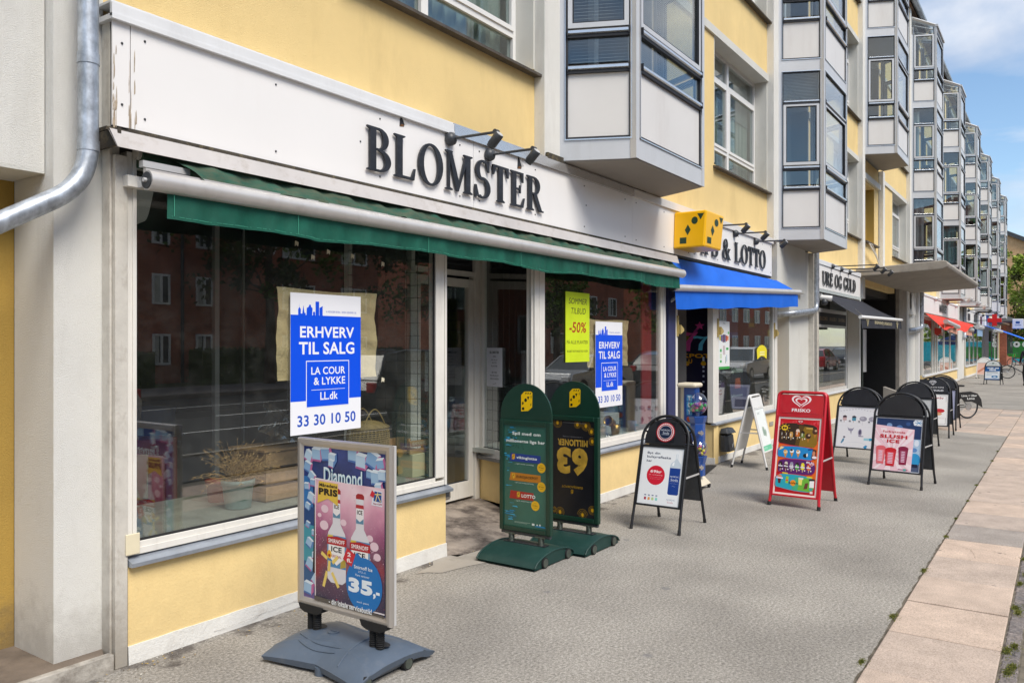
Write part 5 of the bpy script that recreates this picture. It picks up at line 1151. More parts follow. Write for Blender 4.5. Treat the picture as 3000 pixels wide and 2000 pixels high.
# ================================================================= BLACK ENTRANCE WITH THE CONCRETE CANOPY
cp = thing('entrance_canopy', 'pale concrete canopy slab jutting out and up over the black entrance', 'canopy', (21.4, 0, 3.5))
def can(m):
    n = 10; prof = [(.3, -.05), (.0, -.06), (-1.80, .03), (-1.90, .08), (-1.93, .15), (-1.89, .22), (-1.8, .24), (.0, .14), (.3, .13)]
    vs = [(x, y, z) for x in (0, 8.1) for y, z in prof]; k = len(prof)
    m.add(vs, [(i, i + 1, i + 1 + k, i + k) for i in range(k - 1)] + [tuple(range(k - 1, -1, -1)), tuple(range(k, 2 * k))], CONC)
one('slab', can, cp, .02)
ent = thing('entrance', 'black tiled building entrance recess under the concrete canopy with a pale notice board', 'entrance')
one('wall', lambda m: (m.box(21.32, 27.0, 1.3, 1.4, 0, 3.55, BLACKWALL), m.box(21.32, 22.6, .28, .33, 0, 3.2, BLACKWALL), m.box(22.6, 22.68, .20, 1.3, 0, 3.2, mat('dark_green_edge', (.03, .04, .03), .6)), m.box(22.68, 27, .3, 1.3, 3.1, 3.45, BLACKWALL), m.box(26.9, 27.0, .1, 1.3, 0, 3.45, BLACKWALL)), ent)
one('notice_board', lambda m: (m.box(24.1, 25.2, .62, .66, .95, 2.15, ALUPANEL), m.frame(24.08, 25.22, .93, 2.17, .03, .60, .67, ALU)), ent)
one('wall_light', lambda m: (m.tube([(23.3, .9, 2.8), (23.9, .55, 2.78)], .02, ALU, 6), m.tube([(23.85, .6, 2.78), (24.0, .5, 2.66)], .06, ALU, 10)), ent)
one('pillar', lambda m: m.box(27.02, 28.3, -.0, .5, 0, 3.5, CONC), bld); one('corner_strip', lambda m: m.box(28.32, 28.5, -.04, .3, 0, 3.5, WWHITE), bld)
one('pillar', lambda m: m.box(28.55, 30.85, .1, .5, 0, 3.6, STUCCO_FINE), bld); one('passage_beam', lambda m: m.box(28.52, 30.3, .0, .1, 2.73, 3.55, STUCCO), bld); one('corner_strip', lambda m: m.box(30.86, 31.1, -.02, .3, 0, 3.6, WWHITE), bld)
one('low_wall', lambda m: (m.add([(23.2, -.2, 0), (23.2, -.9, 0), (23.2, -.9, .35), (23.2, -.2, .6), (23.45, -.2, 0), (23.45, -.9, 0), (23.45, -.9, .35), (23.45, -.2, .6)], [(0, 1, 2, 3), (7, 6, 5, 4), (3, 2, 6, 7), (1, 5, 6, 2)], CONC),), ent)
tag(one('cable_tangle', lambda m: [m.tube([(22.3 + random.uniform(-.05, .05), -.03, 4.35), (22.5, -.06, 4.25 + random.uniform(-.1, .1)), (23.2, -.04, 4.1 + random.uniform(-.05, .05)), (24.3, .08, 3.9 + random.uniform(-.05, .03))], .012, PALEFR, 5) for i in range(6)]), 'tangle of old cables on the yellow wall above the concrete canopy', 'cables')
# odd wall bits above the canopy: thin pilaster and a deep ochre window reveal below the third bay
one('pilaster', lambda m: m.box(24.35, 24.62, .0, .119, 3.5, 6.6, STUCCO), bld)
one('lintel', lambda m: m.box(21.9, 24.3, .05, .119, 6.05, 6.2, STUCCO_FINE), bld)
def smallwin(m):
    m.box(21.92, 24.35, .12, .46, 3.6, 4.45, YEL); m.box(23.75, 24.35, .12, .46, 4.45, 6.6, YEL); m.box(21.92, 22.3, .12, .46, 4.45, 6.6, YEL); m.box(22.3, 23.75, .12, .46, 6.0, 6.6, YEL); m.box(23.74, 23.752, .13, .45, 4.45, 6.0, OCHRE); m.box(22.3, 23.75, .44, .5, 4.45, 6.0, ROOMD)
    m.box(24.62, 24.9, .12, .46, 3.6, 6.6, YEL)
one('wall', smallwin, bld)
sw = one('window', lambda m: m.frame(22.3, 23.74, 4.45, 6.0, .07, .36, .42, WWHITE), bld); one('pane', lambda m: m.box(22.37, 23.67, .39, .40, 4.52, 5.93, GLASSUP), sw); one('sill', lambda m: m.box(22.25, 23.95, .02, .36, 4.40, 4.44, MATS['dark_slate_sill']), sw)

# ================================================================= SHOPS FARTHER DOWN THE STREET
def far_shop(x0, x1, mull, label, sign, base=.55, door=None):
    t = thing('shopfront', label, 'shopfront')
    one('base_wall', lambda m: (m.box(x0, x1, .0, .3, .1, base, YELBASE)), t); one('plinth', lambda m: m.box(x0 - .01, x1 + .01, -.02, .29, -.02, .1, PLINTH), t)
    one('sill', lambda m: m.box(x0, x1, -.06, .02, base, base + .06, TRIMW), t)
    one('window_frame', lambda m: ([m.box(a - .06, a + .06, -.005, .08, base + .06, 2.75, WFRAME) for a in mull], m.box(x0, x1, .0, .07, 2.65, 2.8, WFRAME)), t)
    for a, b in zip(mull[:-1], mull[1:]): one('pane', lambda m: m.box(a + .06, b - .06, .022, .03, base + .06, 2.65, GLASS), t)
    one('shop_interior', shop_room(x0, x1, 2.85, 2.5, ROOMG), t)
    f = thing('fascia_sign', sign, 'shop sign', (x0, -.02, 2.9))
    one('panel', lambda m: m.box(0, x1 - x0, 0, .14, 0, .6, BOARD), f, .004); one('top_trim', lambda m: m.box(0, x1 - x0, -.03, .14, .6, .68, TRIMW), f)
    return t, f
s4, f4 = far_shop(31.95, 43.1, (32.0, 34.6, 35.3, 36.0, 38.2, 40.4, 43.0), 'shop front with tall panes under the torn red awning', 'white fascia board with black lettering over the torn red awning')
def let4(m): vs, fs = textmesh('MARKET', .04); m.add([(4.4 + 2.4 * a, -.02, .13 + .33 * b) for a, b in vs], fs, LETTER)
one('lettering', let4, f4)
one('cream_wall_unit', lambda m: (m.box(36.2, 42.8, .25, .3, .7, 1.9, WWHITE), m.box(36.4, 42.0, .24, .25, 1.1, 1.2, CONC)), s4)
s5, f5 = far_shop(46.9, 57.6, (47.0, 49.2, 51.5, 53.9, 57.5), 'far shop front with a yellow base wall beyond the red awning shop', 'white fascia boards beyond the red awning shop')
one('lettering', lambda m: (m.box(.9, 2.0, -.03, -.01, .1, .45, LETTER), m.box(4.4, 5.9, -.03, -.01, .08, .5, LETTER), m.box(8.4, 9.6, -.03, -.01, .05, .5, C('#5a2347'))), f5)
one('pillar', lambda m: (m.box(43.2, 44.4, .0, .5, 0, 3.6, STUCCO_FINE), m.box(44.9, 46.8, .05, .5, 0, 3.6, STUCCO_FINE)), bld)
one('pillar', lambda m: (m.box(58.4, 61.7, -.03, .4, 0, 3.6, STUCCO)), bld)
s6, f6 = far_shop(61.8, 71.7, (61.9, 65, 68, 71.6), 'pharmacy window with painted blue reflections at the far end of the yellow building', 'white pharmacy fascia at the far end')
one('brown_lintel', lambda m: m.box(0, 12, -.6, -.0, .3, .42, mat('brown_eave_board', (0, 0, 0))), f6); one('logo_mark', lambda m: m.box(10, 10.8, -.03, -.01, .15, .45, C('#8f8fb0')), f6)
one('painted_reflection', lambda m: m.box(62.0, 71.5, .2, .22, .7, 1.9, C('#1a7fa0')), s6)  # teal sheet behind the panes, coloured in as a blue reflection
for a, b in ((31.3, 46.8),): one('wall', lambda m: m.box(31.0, 75, .45, .5, 2.7, 3.6, YEL), bld)
# red torn awning
AWR = mat('red_awning_cloth', (.62, .035, .015), .8, var=.1, vscale=2); SALM = mat('faded_salmon_cloth', (.72, .35, .24), .8, var=.06, vscale=2)
a4 = thing('awning', 'torn red awning hanging crookedly over the far shop, with broken white bar pieces', 'awning')
one('cloth', lambda m: m.grid(lambda u, v: (32.2 + 11.2 * u - .3 * v, -.05 - (.55 + .15 * math.sin(u * 9)) * v, 2.86 - v * (.42 + .16 * math.sin(u * 11 + .6) + .05 * math.sin(u * 37))), 60, 6, AWR), a4)
one('front_bar', lambda m: m.tube([(32.6, -.66, 2.56), (36.3, -.70, 2.42)], .085, BARM, 12), a4); one('front_bar', lambda m: m.tube([(41.4, -.62, 2.42), (43.3, -.62, 2.40)], .08, BARM, 12), a4)
one('valance', lambda m: m.grid(lambda u, v: (32.5 + 4.5 * u, -.62 + .02 * math.sin(u * 20), 2.50 - .14 * u - .24 * v), 12, 2, SALM), a4)
one('valance', lambda m: m.grid(lambda u, v: (40.6 + 2.8 * u, -.60 + .02 * math.sin(u * 20), 2.36 - .22 * v), 12, 2, SALM), a4)
one('loose_cloth', lambda m: m.grid(lambda u, v: (33.4 + 1.2 * u, -.2 - .1 * u, 2.35 - .3 * v * (1 - .7 * abs(u - .4))), 6, 3, AWR), a4)
for x, lb in ((34.9, 'pale broken wall lamp arm over the red awning shop sign'), (38.6, 'second pale lamp arm over the red awning shop sign'), (42.0, 'third pale lamp arm over the red awning shop sign')): lamp(x, -.04, 3.5, lb, 'pale lamps over the red awning shop', 1.7, 1.2, ALU)
for x, lb in ((47.6, 'dark lamp on the first far fascia beyond the red awning'), (52.0, 'dark lamp on the second far fascia beyond the red awning'), (56.5, 'dark lamp nearest the red cross sign')): lamp(x, -.04, 3.5, lb, 'lamps over the far shops', 1.8, 1.0)
a5 = thing('awning', 'pale grey rolled awning with a light blue valance on the far shop', 'awning')
one('front_bar', lambda m: m.tube([(47.2, -.5, 2.62), (50.3, -.5, 2.62)], .12, ALU, 10), a5); one('valance', lambda m: m.box(47.2, 50.2, -.52, -.5, 2.15, 2.5, C('#8fb2d6')), a5); one('arm', lambda m: m.tube([(47.4, 0, 2.7), (47.4, -.5, 2.62)], .03, ALU, 6), a5)
a6 = thing('awning', 'dark grey awning with a silver bar on the far shop', 'awning')
one('cloth', lambda m: m.grid(lambda u, v: (50.6 + 5.5 * u, -.05 - 1.0 * v, 2.85 - .35 * v), 4, 2, mat('dark_grey_awning_cloth', (.04, .04, .04), .8)), a6); one('front_bar', lambda m: m.tube([(50.6, -1.08, 2.48), (56.1, -1.08, 2.48)], .09, ALU, 10), a6)
a7 = thing('awning', 'blue awning stretched far out at the end of the row of shops', 'awning')
one('cloth', lambda m: m.grid(lambda u, v: (56.5 + 10 * u, -.05 - 2.2 * v, 2.92 - .92 * v), 6, 6, AWB), a7); one('front_bar', lambda m: m.tube([(56.5, -2.28, 1.98), (66.5, -2.28, 1.98)], .07, WWHITE, 10), a7)
one('valance', lambda m: m.box(56.5, 66.5, -2.3, -2.28, 1.68, 1.93, AWB), a7)
cx_ = thing('cross_sign', 'red pharmacy cross sign sticking out from the far facade', 'sign', (51.0, -1.03, 3.06))
one('cross', lambda m: (m.M.__class__, m.box(-.1, .1, -.33, .33, -.13, .09, mat('red_sign_plastic', (.62, .005, .01), .4)), m.box(-.098, .098, -.115, .115, .09, .31, mat('red_sign_plastic', (0, 0, 0))), m.box(-.098, .098, -.115, .115, -.33, -.13, mat('red_sign_plastic', (0, 0, 0)))), cx_, .01)
one('bracket', lambda m: m.box(-.03, .03, .33, 1.0, -.04, .0, DGREY), cx_)
ws = thing('box_sign', 'small square white box sign with a blue emblem beside the far tree', 'sign', (60, -1.75, 2.72)); one('box', lambda m: m.box(-.15, .15, -.3, .3, 0, .62, WWHITE), ws, .03); one('logo', lambda m: (m.box(-.156, -.151, -.1, .12, .32, .46, C('#1c4f8f')), m.box(-.156, -.151, -.16, .16, .2, .24, C('#6a86ad'))), ws); one('bracket', lambda m: m.box(-.02, .02, .3, 1.75, .4, .44, DGREY), ws)

# hairline cracks, weeds and litter close to the wall
def crack(pts, w, m, mt, seed=1, flat=True):
    r = random.Random(seed)
    for (a, b) in zip(pts[:-1], pts[1:]):
        n = 7; P = [tuple(a[i] + (b[i] - a[i]) * t / n + (r.gauss(0, .006) if 0 < t < n and (i != 1 if not flat else i != 2) else 0) for i in range(3)) for t in range(n + 1)]
        for p, q in zip(P[:-1], P[1:]):
            ww = w * r.uniform(.4, 1)
            if flat: m.add([(p[0], p[1] - ww, p[2]), (q[0], q[1] - ww, q[2]), (q[0], q[1] + ww, q[2]), (p[0], p[1] + ww, p[2])], [(0, 1, 2, 3)], mt)
            else: m.add([(p[0] - ww, p[1], p[2]), (p[0] + ww, p[1], p[2]), (q[0] + ww, q[1], q[2]), (q[0] - ww, q[1], q[2])], [(0, 1, 2, 3)], mt)
CRK = mat('crack_dirt', (.10, .075, .05), .95, var=.2, vscale=30)
one('cracks', lambda m: (crack([(7.6, -.0012, .50), (7.75, -.0012, .40), (7.68, -.0012, .22)], .0012, m, CRK, 2, False), crack([(8.9, -.0012, .48), (8.95, -.0012, .30), (9.1, -.0012, .12)], .001, m, CRK, 3, False), crack([(4.3, -.0012, .5), (4.34, -.0012, .33)], .0009, m, CRK, 4, False), crack([(2.9, -.0152, .03), (3.5, -.0152, .05), (3.8, -.0152, .02)], .0016, m, CRK, 5, True)), sf)['kind'] = 'stuff'
one('crack_line', lambda m: (crack([(7.95, -3.32, .0025), (7.80, -3.55, .0025), (7.86, -3.70, .0025), (7.72, -3.88, .0025)], .0022, m, CRK, 7), crack([(7.80, -3.55, .0025), (7.50, -3.60, .0025)], .0018, m, CRK, 8)), strip)['kind'] = 'stuff'
def bits(m):
    r = random.Random(9); cs = [C('#e8e4d8', .8), C('#8a7350', .8), C('#4b3c28', .8), C('#c9a64a', .8)]
    for i in range(150):
        x = r.choice([r.uniform(1.8, 5.4), r.uniform(2.0, 2.7), r.uniform(5.2, 14)]); y = -.03 - abs(r.gauss(0, .10)); s_ = r.uniform(.002, .008); a = r.uniform(0, 3)
        m.add([(x + s_ * math.cos(a + k * 1.57), y + s_ * .7 * math.sin(a + k * 1.57), .003 + .002 * (k % 2)) for k in range(4)], [(0, 1, 2, 3)], r.choice(cs))
struct(one('litter_specks', bits), 'stuff', 'small specks of chipped paint and dead leaves along the foot of the shop wall')

# ================================================================= STANDS AND BOARDS ON THE PAVEMENT
def tilt_mat(dep, h, back=False):
    a = math.atan2(dep / 2, h)
    return Matrix.Rotation(-a, 4, 'X') if not back else Matrix.Translation((0, dep, 0)) @ Matrix.Rotation(math.pi, 4, 'Z') @ Matrix.Rotation(-a, 4, 'X')
def a_board(label, x, y, ang, poster, w=.56, h=1.12, dep=.60, zt=.84, zb=.22, r=.0135, fr=BLACKP, plate=BLACKFACE, arch=True, group='black arched pavement boards', header=None, back=None, hl=0.0, backplate=True):
    t = thing('pavement_board', label, 'pavement sign', (x, y, 0), R(ang), group)
    hw = w / 2 - r
    for bk in (False, True):
        M = tilt_mat(dep, h, bk)
        def outline(z0):
            if arch:
                zs = h - hw; return [(-hw, 0, z0)] + [(-hw * math.cos(R(a)), 0, zs + hw * .97 * math.sin(R(a))) for a in range(0, 181, 9)] + [(hw, 0, z0)]
            c = .05; return [(-hw, 0, z0)] + [(-hw + c - c * math.cos(R(a)), 0, h - c + c * math.sin(R(a)) - r) for a in range(0, 91, 15)] + [(hw - c + c * math.sin(R(a)), 0, h - c + c * math.cos(R(a)) - r) for a in range(0, 91, 15)] + [(hw, 0, z0)]
        def frm(m): m.M = M; m.tube(outline(zb - .02), r, fr, 10, False)
        f = one('back_frame' if bk else 'front_frame', frm, t)
        for s in (-1, 1):
            def leg(m): m.M = M; m.tube([(s * hw, 0, zb - .02), (s * hw * 1.02, 0, .035)], r, fr, 10); m.tube([(s * hw * 1.02, 0, .04), (s * hw * 1.02, 0, .0)], r * 1.2, RUBBER, 10)
            one('leg', leg, t)
        def head(m):
            m.M = M
            if arch:
                rr = hw - .032; zs = h - hw
                pts = [(-rr, zt + .022), (rr, zt + .022)] + [(rr * math.cos(R(a)), max(zt + .022, zs + rr * math.sin(R(a)))) for a in range(0, 181, 9)]
                m.prism(pts, -.006, .006, plate)
                for a in (20, 55, 125, 160): c, s2 = math.cos(R(a)), math.sin(R(a)); m.tube([(rr * c * .98, 0, zs + rr * s2 * .98), (hw * c, 0, zs + hw * s2 * .97)], .009, fr, 6)
            else: m.box(-hw + r, hw - r, -.006, .006, zt + .012, h - .045, plate)
        if not bk or backplate: one('header_plate', head, t)
        def panel(m):
            m.M = M; m.box(-hw + .012, hw - .012, -.004, .012, zb, zt, plate if fr is plate else DGREY)
            m.frame(-hw + .008, hw - .008, zb - .005, zt + .008, .018, -.017, -.004, fr)
        one('back_panel' if bk else 'snap_frame', panel, t)
    p = poster(w - 2 * r - .052, zt - zb - .022); o = p.build('poster', t); o.matrix_local = tilt_mat(dep, h) @ Matrix.Translation((-(w - 2 * r - .052) / 2, -.0085, zb + .012))
    if header:
        hp = header(); o = hp.build('header_print', t); o.matrix_local = tilt_mat(dep, h) @ Matrix.Translation((-hp.w / 2, -.0095, hl))
    zz = .50; yy = dep * (1 - zz / h) / 2
    def strap(m):
        for s in (-1, 1): m.box(s * (hw + .006) - .002, s * (hw + .006) + .002, dep / 2 - yy, dep / 2 + yy, zz - .008, zz + .008, ALU)
    one('hinge_strap', strap, t)
    return t
def dice_logo(p, x, z, s, y='#f2c400'):
    """yellow line-drawn die: x, z = lower left corner in print units, s = size"""
    Y_, K_ = C(y), C('#0c1a10'); q = p.w / p.h
    def P(pts, m): p.pg([(x + s * a, z + s * q * b) for a, b in pts], m)
    P([(0, .0), (.62, .06), (.98, .34), (1.0, 1.40), (.86, 1.5), (.28, 1.47), (.0, 1.2)], Y_)
    P([(.08, .1), (.28, .12), (.28, .32), (.08, .3)], K_); P([(.14, .46), (.24, .60), (.16, .76), (.07, .6)], K_)
    P([(.40 + .12 * math.cos(i * .6283), .84 + .14 * math.sin(i * .6283)) for i in range(10)], K_); P([(.62, .86), (.74, 1.12), (.52, 1.10)], K_)
    P([(.84, .42), (.90, .48), (.90, .66), (.84, .6)], K_); P([(.86, .98), (.91, 1.02), (.91, 1.22), (.86, 1.18)], K_)
    for a in (.34, .54, .74): P([(a, 1.30), (a + .13, 1.31), (a + .16, 1.40), (a + .05, 1.39)], K_)
def dice_round(p, cx, cz, r, c='#e9b51c'): p.el(cx, cz, r, r * p.w / p.h, C(c))
# --- bottled gas board
def soda_poster(w, h):
    p = Poster(w, h, C('#e9ecee')); N_ = C('#1c2a4c'); B = C('#1d3f8c')
    p.tx('Byt din', .12, .43, .865, .915, N_, .02); p.tx('kulsyreflaske', .12, .70, .795, .85, N_, .02); p.tx('her', .12, .25, .735, .775, N_, .02)
    dice_round(p, .38, .51, .22, '#cf2238'); p.tx('69kr', .24, .52, .55, .60, C('#f4dede'), .04); p.tx('pr. ombytning', .22, .54, .505, .525, C('#f0d4d4')); p.tx('Ny kulsyreflaske 299kr', .23, .53, .47, .48, C('#e8a8b0')); p.tx('Din egen flaske fra butikken', .25, .51, .44, .45, C('#e8a8b0'))
    p.pg([(.70, .22), (.96, .22), (.96, .68), (.95, .74), (.89, .79), (.87, .82), (.87, .90), (.82, .90), (.82, .82), (.80, .79), (.72, .74), (.70, .68)], C('#c6d2dc')); p.rc(.705, .955, .22, .66, B); p.pg([(.70, .22), (.73, .20), (.93, .20), (.96, .22)], B); p.rc(.83, .86, .82, .92, C('#e4eaee')); p.pg([(.74, .70), (.79, .70), (.80, .77), (.76, .75)], C('#f2f5f7'))
    p.tx('NORDIC', .73, .93, .50, .525, C('#dfe6f0')); p.tx('Soda', .75, .92, .44, .48, C('#dfe6f0')); p.line(.72, .43, .94, .43, .001, C('#dfe6f0')); p.tx('Kulsyre til drikkevarer', .73, .93, .39, .40, C('#aebede')); p.tx('425 g', .79, .87, .34, .355, C('#aebede'))
    for i, c in enumerate(('#a8324a', '#e39a52', '#b7cf8a', '#7fd2c8')):
        a = .16 + .09 * i; p.rc(a, a + .05, .075, .12, C(c)); p.rc(a + .005, a + .045, .12, .14, C('#d8dde0')); p.rc(a, a + .045, .15, .165, C('#2a3f78'))
    p.tx('NORDIC', .70, .90, .10, .125, C('#8a93a8')); p.tx('Soda', .72, .86, .055, .085, C('#c98a94')); return p
def soda_head():
    p = Poster(.19, .19, C('#15181f'), .001); p.el(.5, .5, .5, .5, C('#b3242f')); 
    for i in range(26): a = 2 * math.pi * i / 26; p.rot(.5 + .42 * math.cos(a), .5 + .42 * math.sin(a), .05, .085, math.degrees(a), C('#e6d9da'))
    p.el(.5, .5, .35, .35, C('#e8e8ec')); p.el(.5, .5, .33, .33, C('#17233f')); p.tx('NORDIC', .24, .76, .56, .64, C('#cfd6e4')); p.tx('Soda', .36, .70, .40, .52, C('#cfd6e4')); p.line(.3, .37, .7, .37, .002, C('#cfd6e4')); return p
a_board('black arched board with a white poster of a blue gas bottle, nearest of the arched boards', 6.85, -1.06, -90, soda_poster, .50, 1.105, .64, .80, .235, header=soda_head, hl=.845)
# --- red ice cream board
RED = mat('red_powder_coat', (.52, .005, .018), .38, var=.05, vscale=6, coat=.3)
def heart(p, cx, cz, s, m, m2):
    def H(k, th, n=46):
        out = []
        for i in range(n):
            t = 2 * math.pi * i / n; x = 16 * math.sin(t) ** 3; y = 13 * math.cos(t) - 5 * math.cos(2 * t) - 2 * math.cos(3 * t) - math.cos(4 * t)
            out.append((cx + s * k * x / 17 * 1.08, cz + s * p.w / p.h * k * (y + 2) / 17 * .82))
        return out
    p.pg(H(1, 0), m); p.pg(H(.80, 0), m2); p.pg([(a, b + .0) for a, b in H(.62, 0)], m); p.pg(H(.44, 0), m2); p.pg([(cx - s * .06, cz - s * .75 * p.w / p.h), (cx + s * .18, cz - s * .42 * p.w / p.h), (cx + s * .08, cz - s * .36 * p.w / p.h), (cx - s * .14, cz - s * .6 * p.w / p.h)], m2)
def frisko_head():
    p = Poster(.40, .20, RED, .001); Wt = C('#f3e4e6'); heart(p, .50, .64, .26, Wt, RED); p.tx('FRISKO', .26, .76, .08, .26, Wt, .035); p.el(.79, .22, .012, .024, C('#c8505c'), 10); return p
def frisko_poster(w, h):
    r = random.Random(5); p = Poster(w, h, C('#efe3dc')); X = lambda a: .04 + .92 * a; Z = lambda b: .025 + .95 * b
    def pg(pts, c): p.pg([(X(a), Z(b)) for a, b in pts], C(c))
    def el(a, b, ra, rb, c, n=16): p.pg([(X(a + ra * math.cos(2 * math.pi * i / n)), Z(b + rb * math.sin(2 * math.pi * i / n))) for i in range(n)], C(c))
    pg([(0, 0), (1, 0), (1, 1), (0, 1)], '#c41420'); pg([(0, .28), (1, .20), (1, .55), (0, .52)], '#e0661e'); pg([(0, .50), (1, .55), (1, .72), (0, .68)], '#e2641c')
    for i in range(11): a = .02 + .09 * i; pg([(a, .965 - .02 * math.sin(i)), (a + .08, .965 - .02 * math.sin(i + 1)), (a + .04, .925)], '#d8434c')
    def blob(z0, z1, c, c2=None, l=.0, rr=.97, sh=.0):
        pts = [(l, z0 + .03), (.03 + l, z0 + .005), (.12 + l, z0)] + [(l + .12 + (rr - .24) * t, z0 - .012 * math.sin(t * 3.1) - sh * t) for t in (.25, .5, .75, 1)] + [(rr - .02, z0 + .03 - sh), (rr, (z0 + z1) / 2), (rr - .03, z1 - .03), (rr - .12, z1)] + [(l + .12 + (rr - .24) * t, z1 + .012 * math.sin(t * 3.1) + sh * .4 * (1 - t)) for t in (.75, .5, .25, 0)] + [(l + .03, z1 - .015), (l, z1 - .04)]
        pg([((a - .5) * 1.025 + .5, (b - (z0 + z1) / 2) * 1.07 + (z0 + z1) / 2) for a, b in pts], '#c92a34'); pg(pts, c)
    blob(.66, .93, '#35251a', sh=.02); pg([(.5, .635), (.9, .63), (.965, .68), (.97, .80), (.9, .87), (.62, .91), (.55, .8)], '#8a6a1c'); pg([(.42, .645), (.52, .635), (.57, .8), (.64, .91), (.5, .925)], '#5a4218')
    blob(.475, .615, '#1f86c8', sh=.015); blob(.27, .445, '#5a1f68', l=.04); blob(.065, .235, '#2aa3b8', sh=.03); pg([(.52, .05), (.9, .04), (.965, .08), (.97, .2), (.8, .22), (.6, .21)], '#6db23a'); pg([(.42, .055), (.56, .045), (.64, .21), (.5, .22)], '#44ab80')
    el(.13, .875, .085, .036, '#e9c22c'); p.tx('M', X(.08), X(.18), Z(.858), Z(.892), C('#2a1c10'), .03)
    for i in range(9): a = 2 * math.pi * i / 9; p.line(X(.13 + .10 * math.cos(a)), Z(.875 + .045 * math.sin(a)), X(.13 + .145 * math.cos(a)), Z(.875 + .065 * math.sin(a)), .004, C('#e9c22c'))
    pg([(.44, .935), (.60, .93), (.60, 1.0), (.44, 1.0)], '#b00e1c'); heart(p, X(.52), Z(.965), .05, C('#f0dcdc'), C('#b00e1c'))
    def stick(a, z, w_, h_, c, top=None):
        pg([(a - .008, z - .035), (a + .008, z - .035), (a + .008, z), (a - .008, z)], '#d8b890'); pg([(a - w_, z), (a + w_, z), (a + w_, z + h_ * .75), (a + w_ * .6, z + h_), (a - w_ * .6, z + h_), (a - w_, z + h_ * .75)], c)
        if top: pg([(a - w_, z + h_ * .7), (a + w_, z + h_ * .6), (a + w_, z + h_ * .8), (a + w_ * .5, z + h_ * 1.02), (a - w_ * .6, z + h_), (a - w_, z + h_ * .78)], top)
        pg([(a - w_ * .5, z + h_ * .2), (a - w_ * .1, z + h_ * .25), (a - w_ * .1, z + h_ * .7), (a - w_ * .5, z + h_ * .65)], ['#8a6248', '#e8e0d0'][r.random() > .6]); el(a + .055, z - .01, .018, .009, '#e6e2da', 8)
    for a, z, w_, h_, c, tp in ((.08, .755, .035, .08, '#3a2418', None), (.19, .755, .028, .08, '#4c3424', None), (.31, .75, .042, .075, '#c79a54', None), (.47, .765, .048, .10, '#c96a24', '#e8d0c0'), (.60, .75, .045, .095, '#6a7a34', '#2a1a10')): stick(a, z, w_, h_, c, tp)
    for a, z, c in ((.74, .77, '#3c2418'), (.90, .835, '#4a2c1c')): pg([(a - .04, z), (a + .04, z - .01), (a + .005, z - .085)], '#b9782c'); el(a, z + .01, .068, .038, c); el(a + .02, z + .022, .03, .014, '#c9a888')
    pg([(.68, .875), (.84, .872), (.84, .895), (.68, .898)], '#c9a04c')
    for a, z, c, c2 in ((.20, .54, '#d9a05a', '#f0d8a0'), (.36, .555, '#2a2420', '#f2f2f2'), (.52, .55, '#d0a878', '#f4f0ea')): pg([(a - .05, z), (a + .05, z), (a + .005, z - .075)], '#c98d44'); el(a, z + .01, .052, .024, c2); el(a - .01, z + .022, .035, .015, c)
    el(.70, .515, .055, .028, '#15181c'); el(.745, .525, .02, .024, '#e8e8e8'); pg([(.85, .48), (.96, .47), (.97, .60), (.88, .61)], '#5a2c1c'); el(.91, .55, .035, .035, '#c98464'); el(.93, .50, .06, .018, '#efe0e4'); pg([(.76, .585), (.88, .60), (.88, .62), (.76, .605)], '#14408a')
    pg([(.03, .565), (.12, .59), (.16, .61), (.07, .62)], '#ecd79c')
    for a, c, tp in ((.10, '#2c1a16', None), (.24, '#4a342c', '#d8d0c0'), (.38, '#c8c4d0', '#9a98b0'), (.52, '#3fae3c', '#2c2420'), (.66, '#e8d820', None), (.81, '#e2632c', '#c03030')): stick(a, .325, .042, .09, c, tp); pg([(a - .055, .35), (a + .055, .345), (a + .055, .36), (a - .055, .365)], '#e2dce6')
    p.tx('80 år', X(.74), X(.93), Z(.415), Z(.44), C('#f4dde6'), .03); heart(p, X(.88), Z(.40), .055, C('#f4dde6'), C('#b33c5c'))
    pg([(.16, .255), (.30, .25), (.30, .268), (.16, .273)], '#e3c22c'); pg([(.78, .225), (.92, .222), (.92, .24), (.78, .243)], '#d9d02c')
    el(.10, .215, .06, .02, '#d9876a'); pg([(.05, .20), (.15, .20), (.13, .12), (.08, .12)], '#5a2320'); pg([(.02, .185), (.19, .18), (.19, .20), (.02, .205)], '#e8dcea')
    pg([(.26, .13), (.33, .13), (.33, .22), (.26, .22)], '#9ac43a'); pg([(.26, .16), (.33, .16), (.33, .18), (.26, .18)], '#e24e30'); el(.45, .14, .07, .04, '#f0921c'); p.tx('Solero', X(.34), X(.62), Z(.125), Z(.155), C('#232018'), .02)
    pg([(.59, .12), (.67, .12), (.68, .21), (.58, .21)], '#e9e070'); pg([(.58, .195), (.70, .195), (.70, .22), (.58, .22)], '#dcdccf'); pg([(.72, .07), (.81, .08), (.83, .16), (.75, .15)], '#6a3a2c'); pg([(.86, .10), (.97, .10), (.97, .20), (.86, .20)], '#f0f0ee'); pg([(.84, .185), (.98, .19), (.98, .215), (.84, .21)], '#2c2c24'); el(.90, .075, .04, .018, '#3fa0a8'); pg([(.88, .02), (.95, .02), (.95, .05), (.88, .05)], '#efd0d2')
    return p
a_board('red ice cream board with a white double heart logo and a colourful poster', 8.71, -1.815, -92, frisko_poster, .545, 1.27, .66, .985, .115, .0165, RED, RED, False, None, frisko_head, hl=1.02)
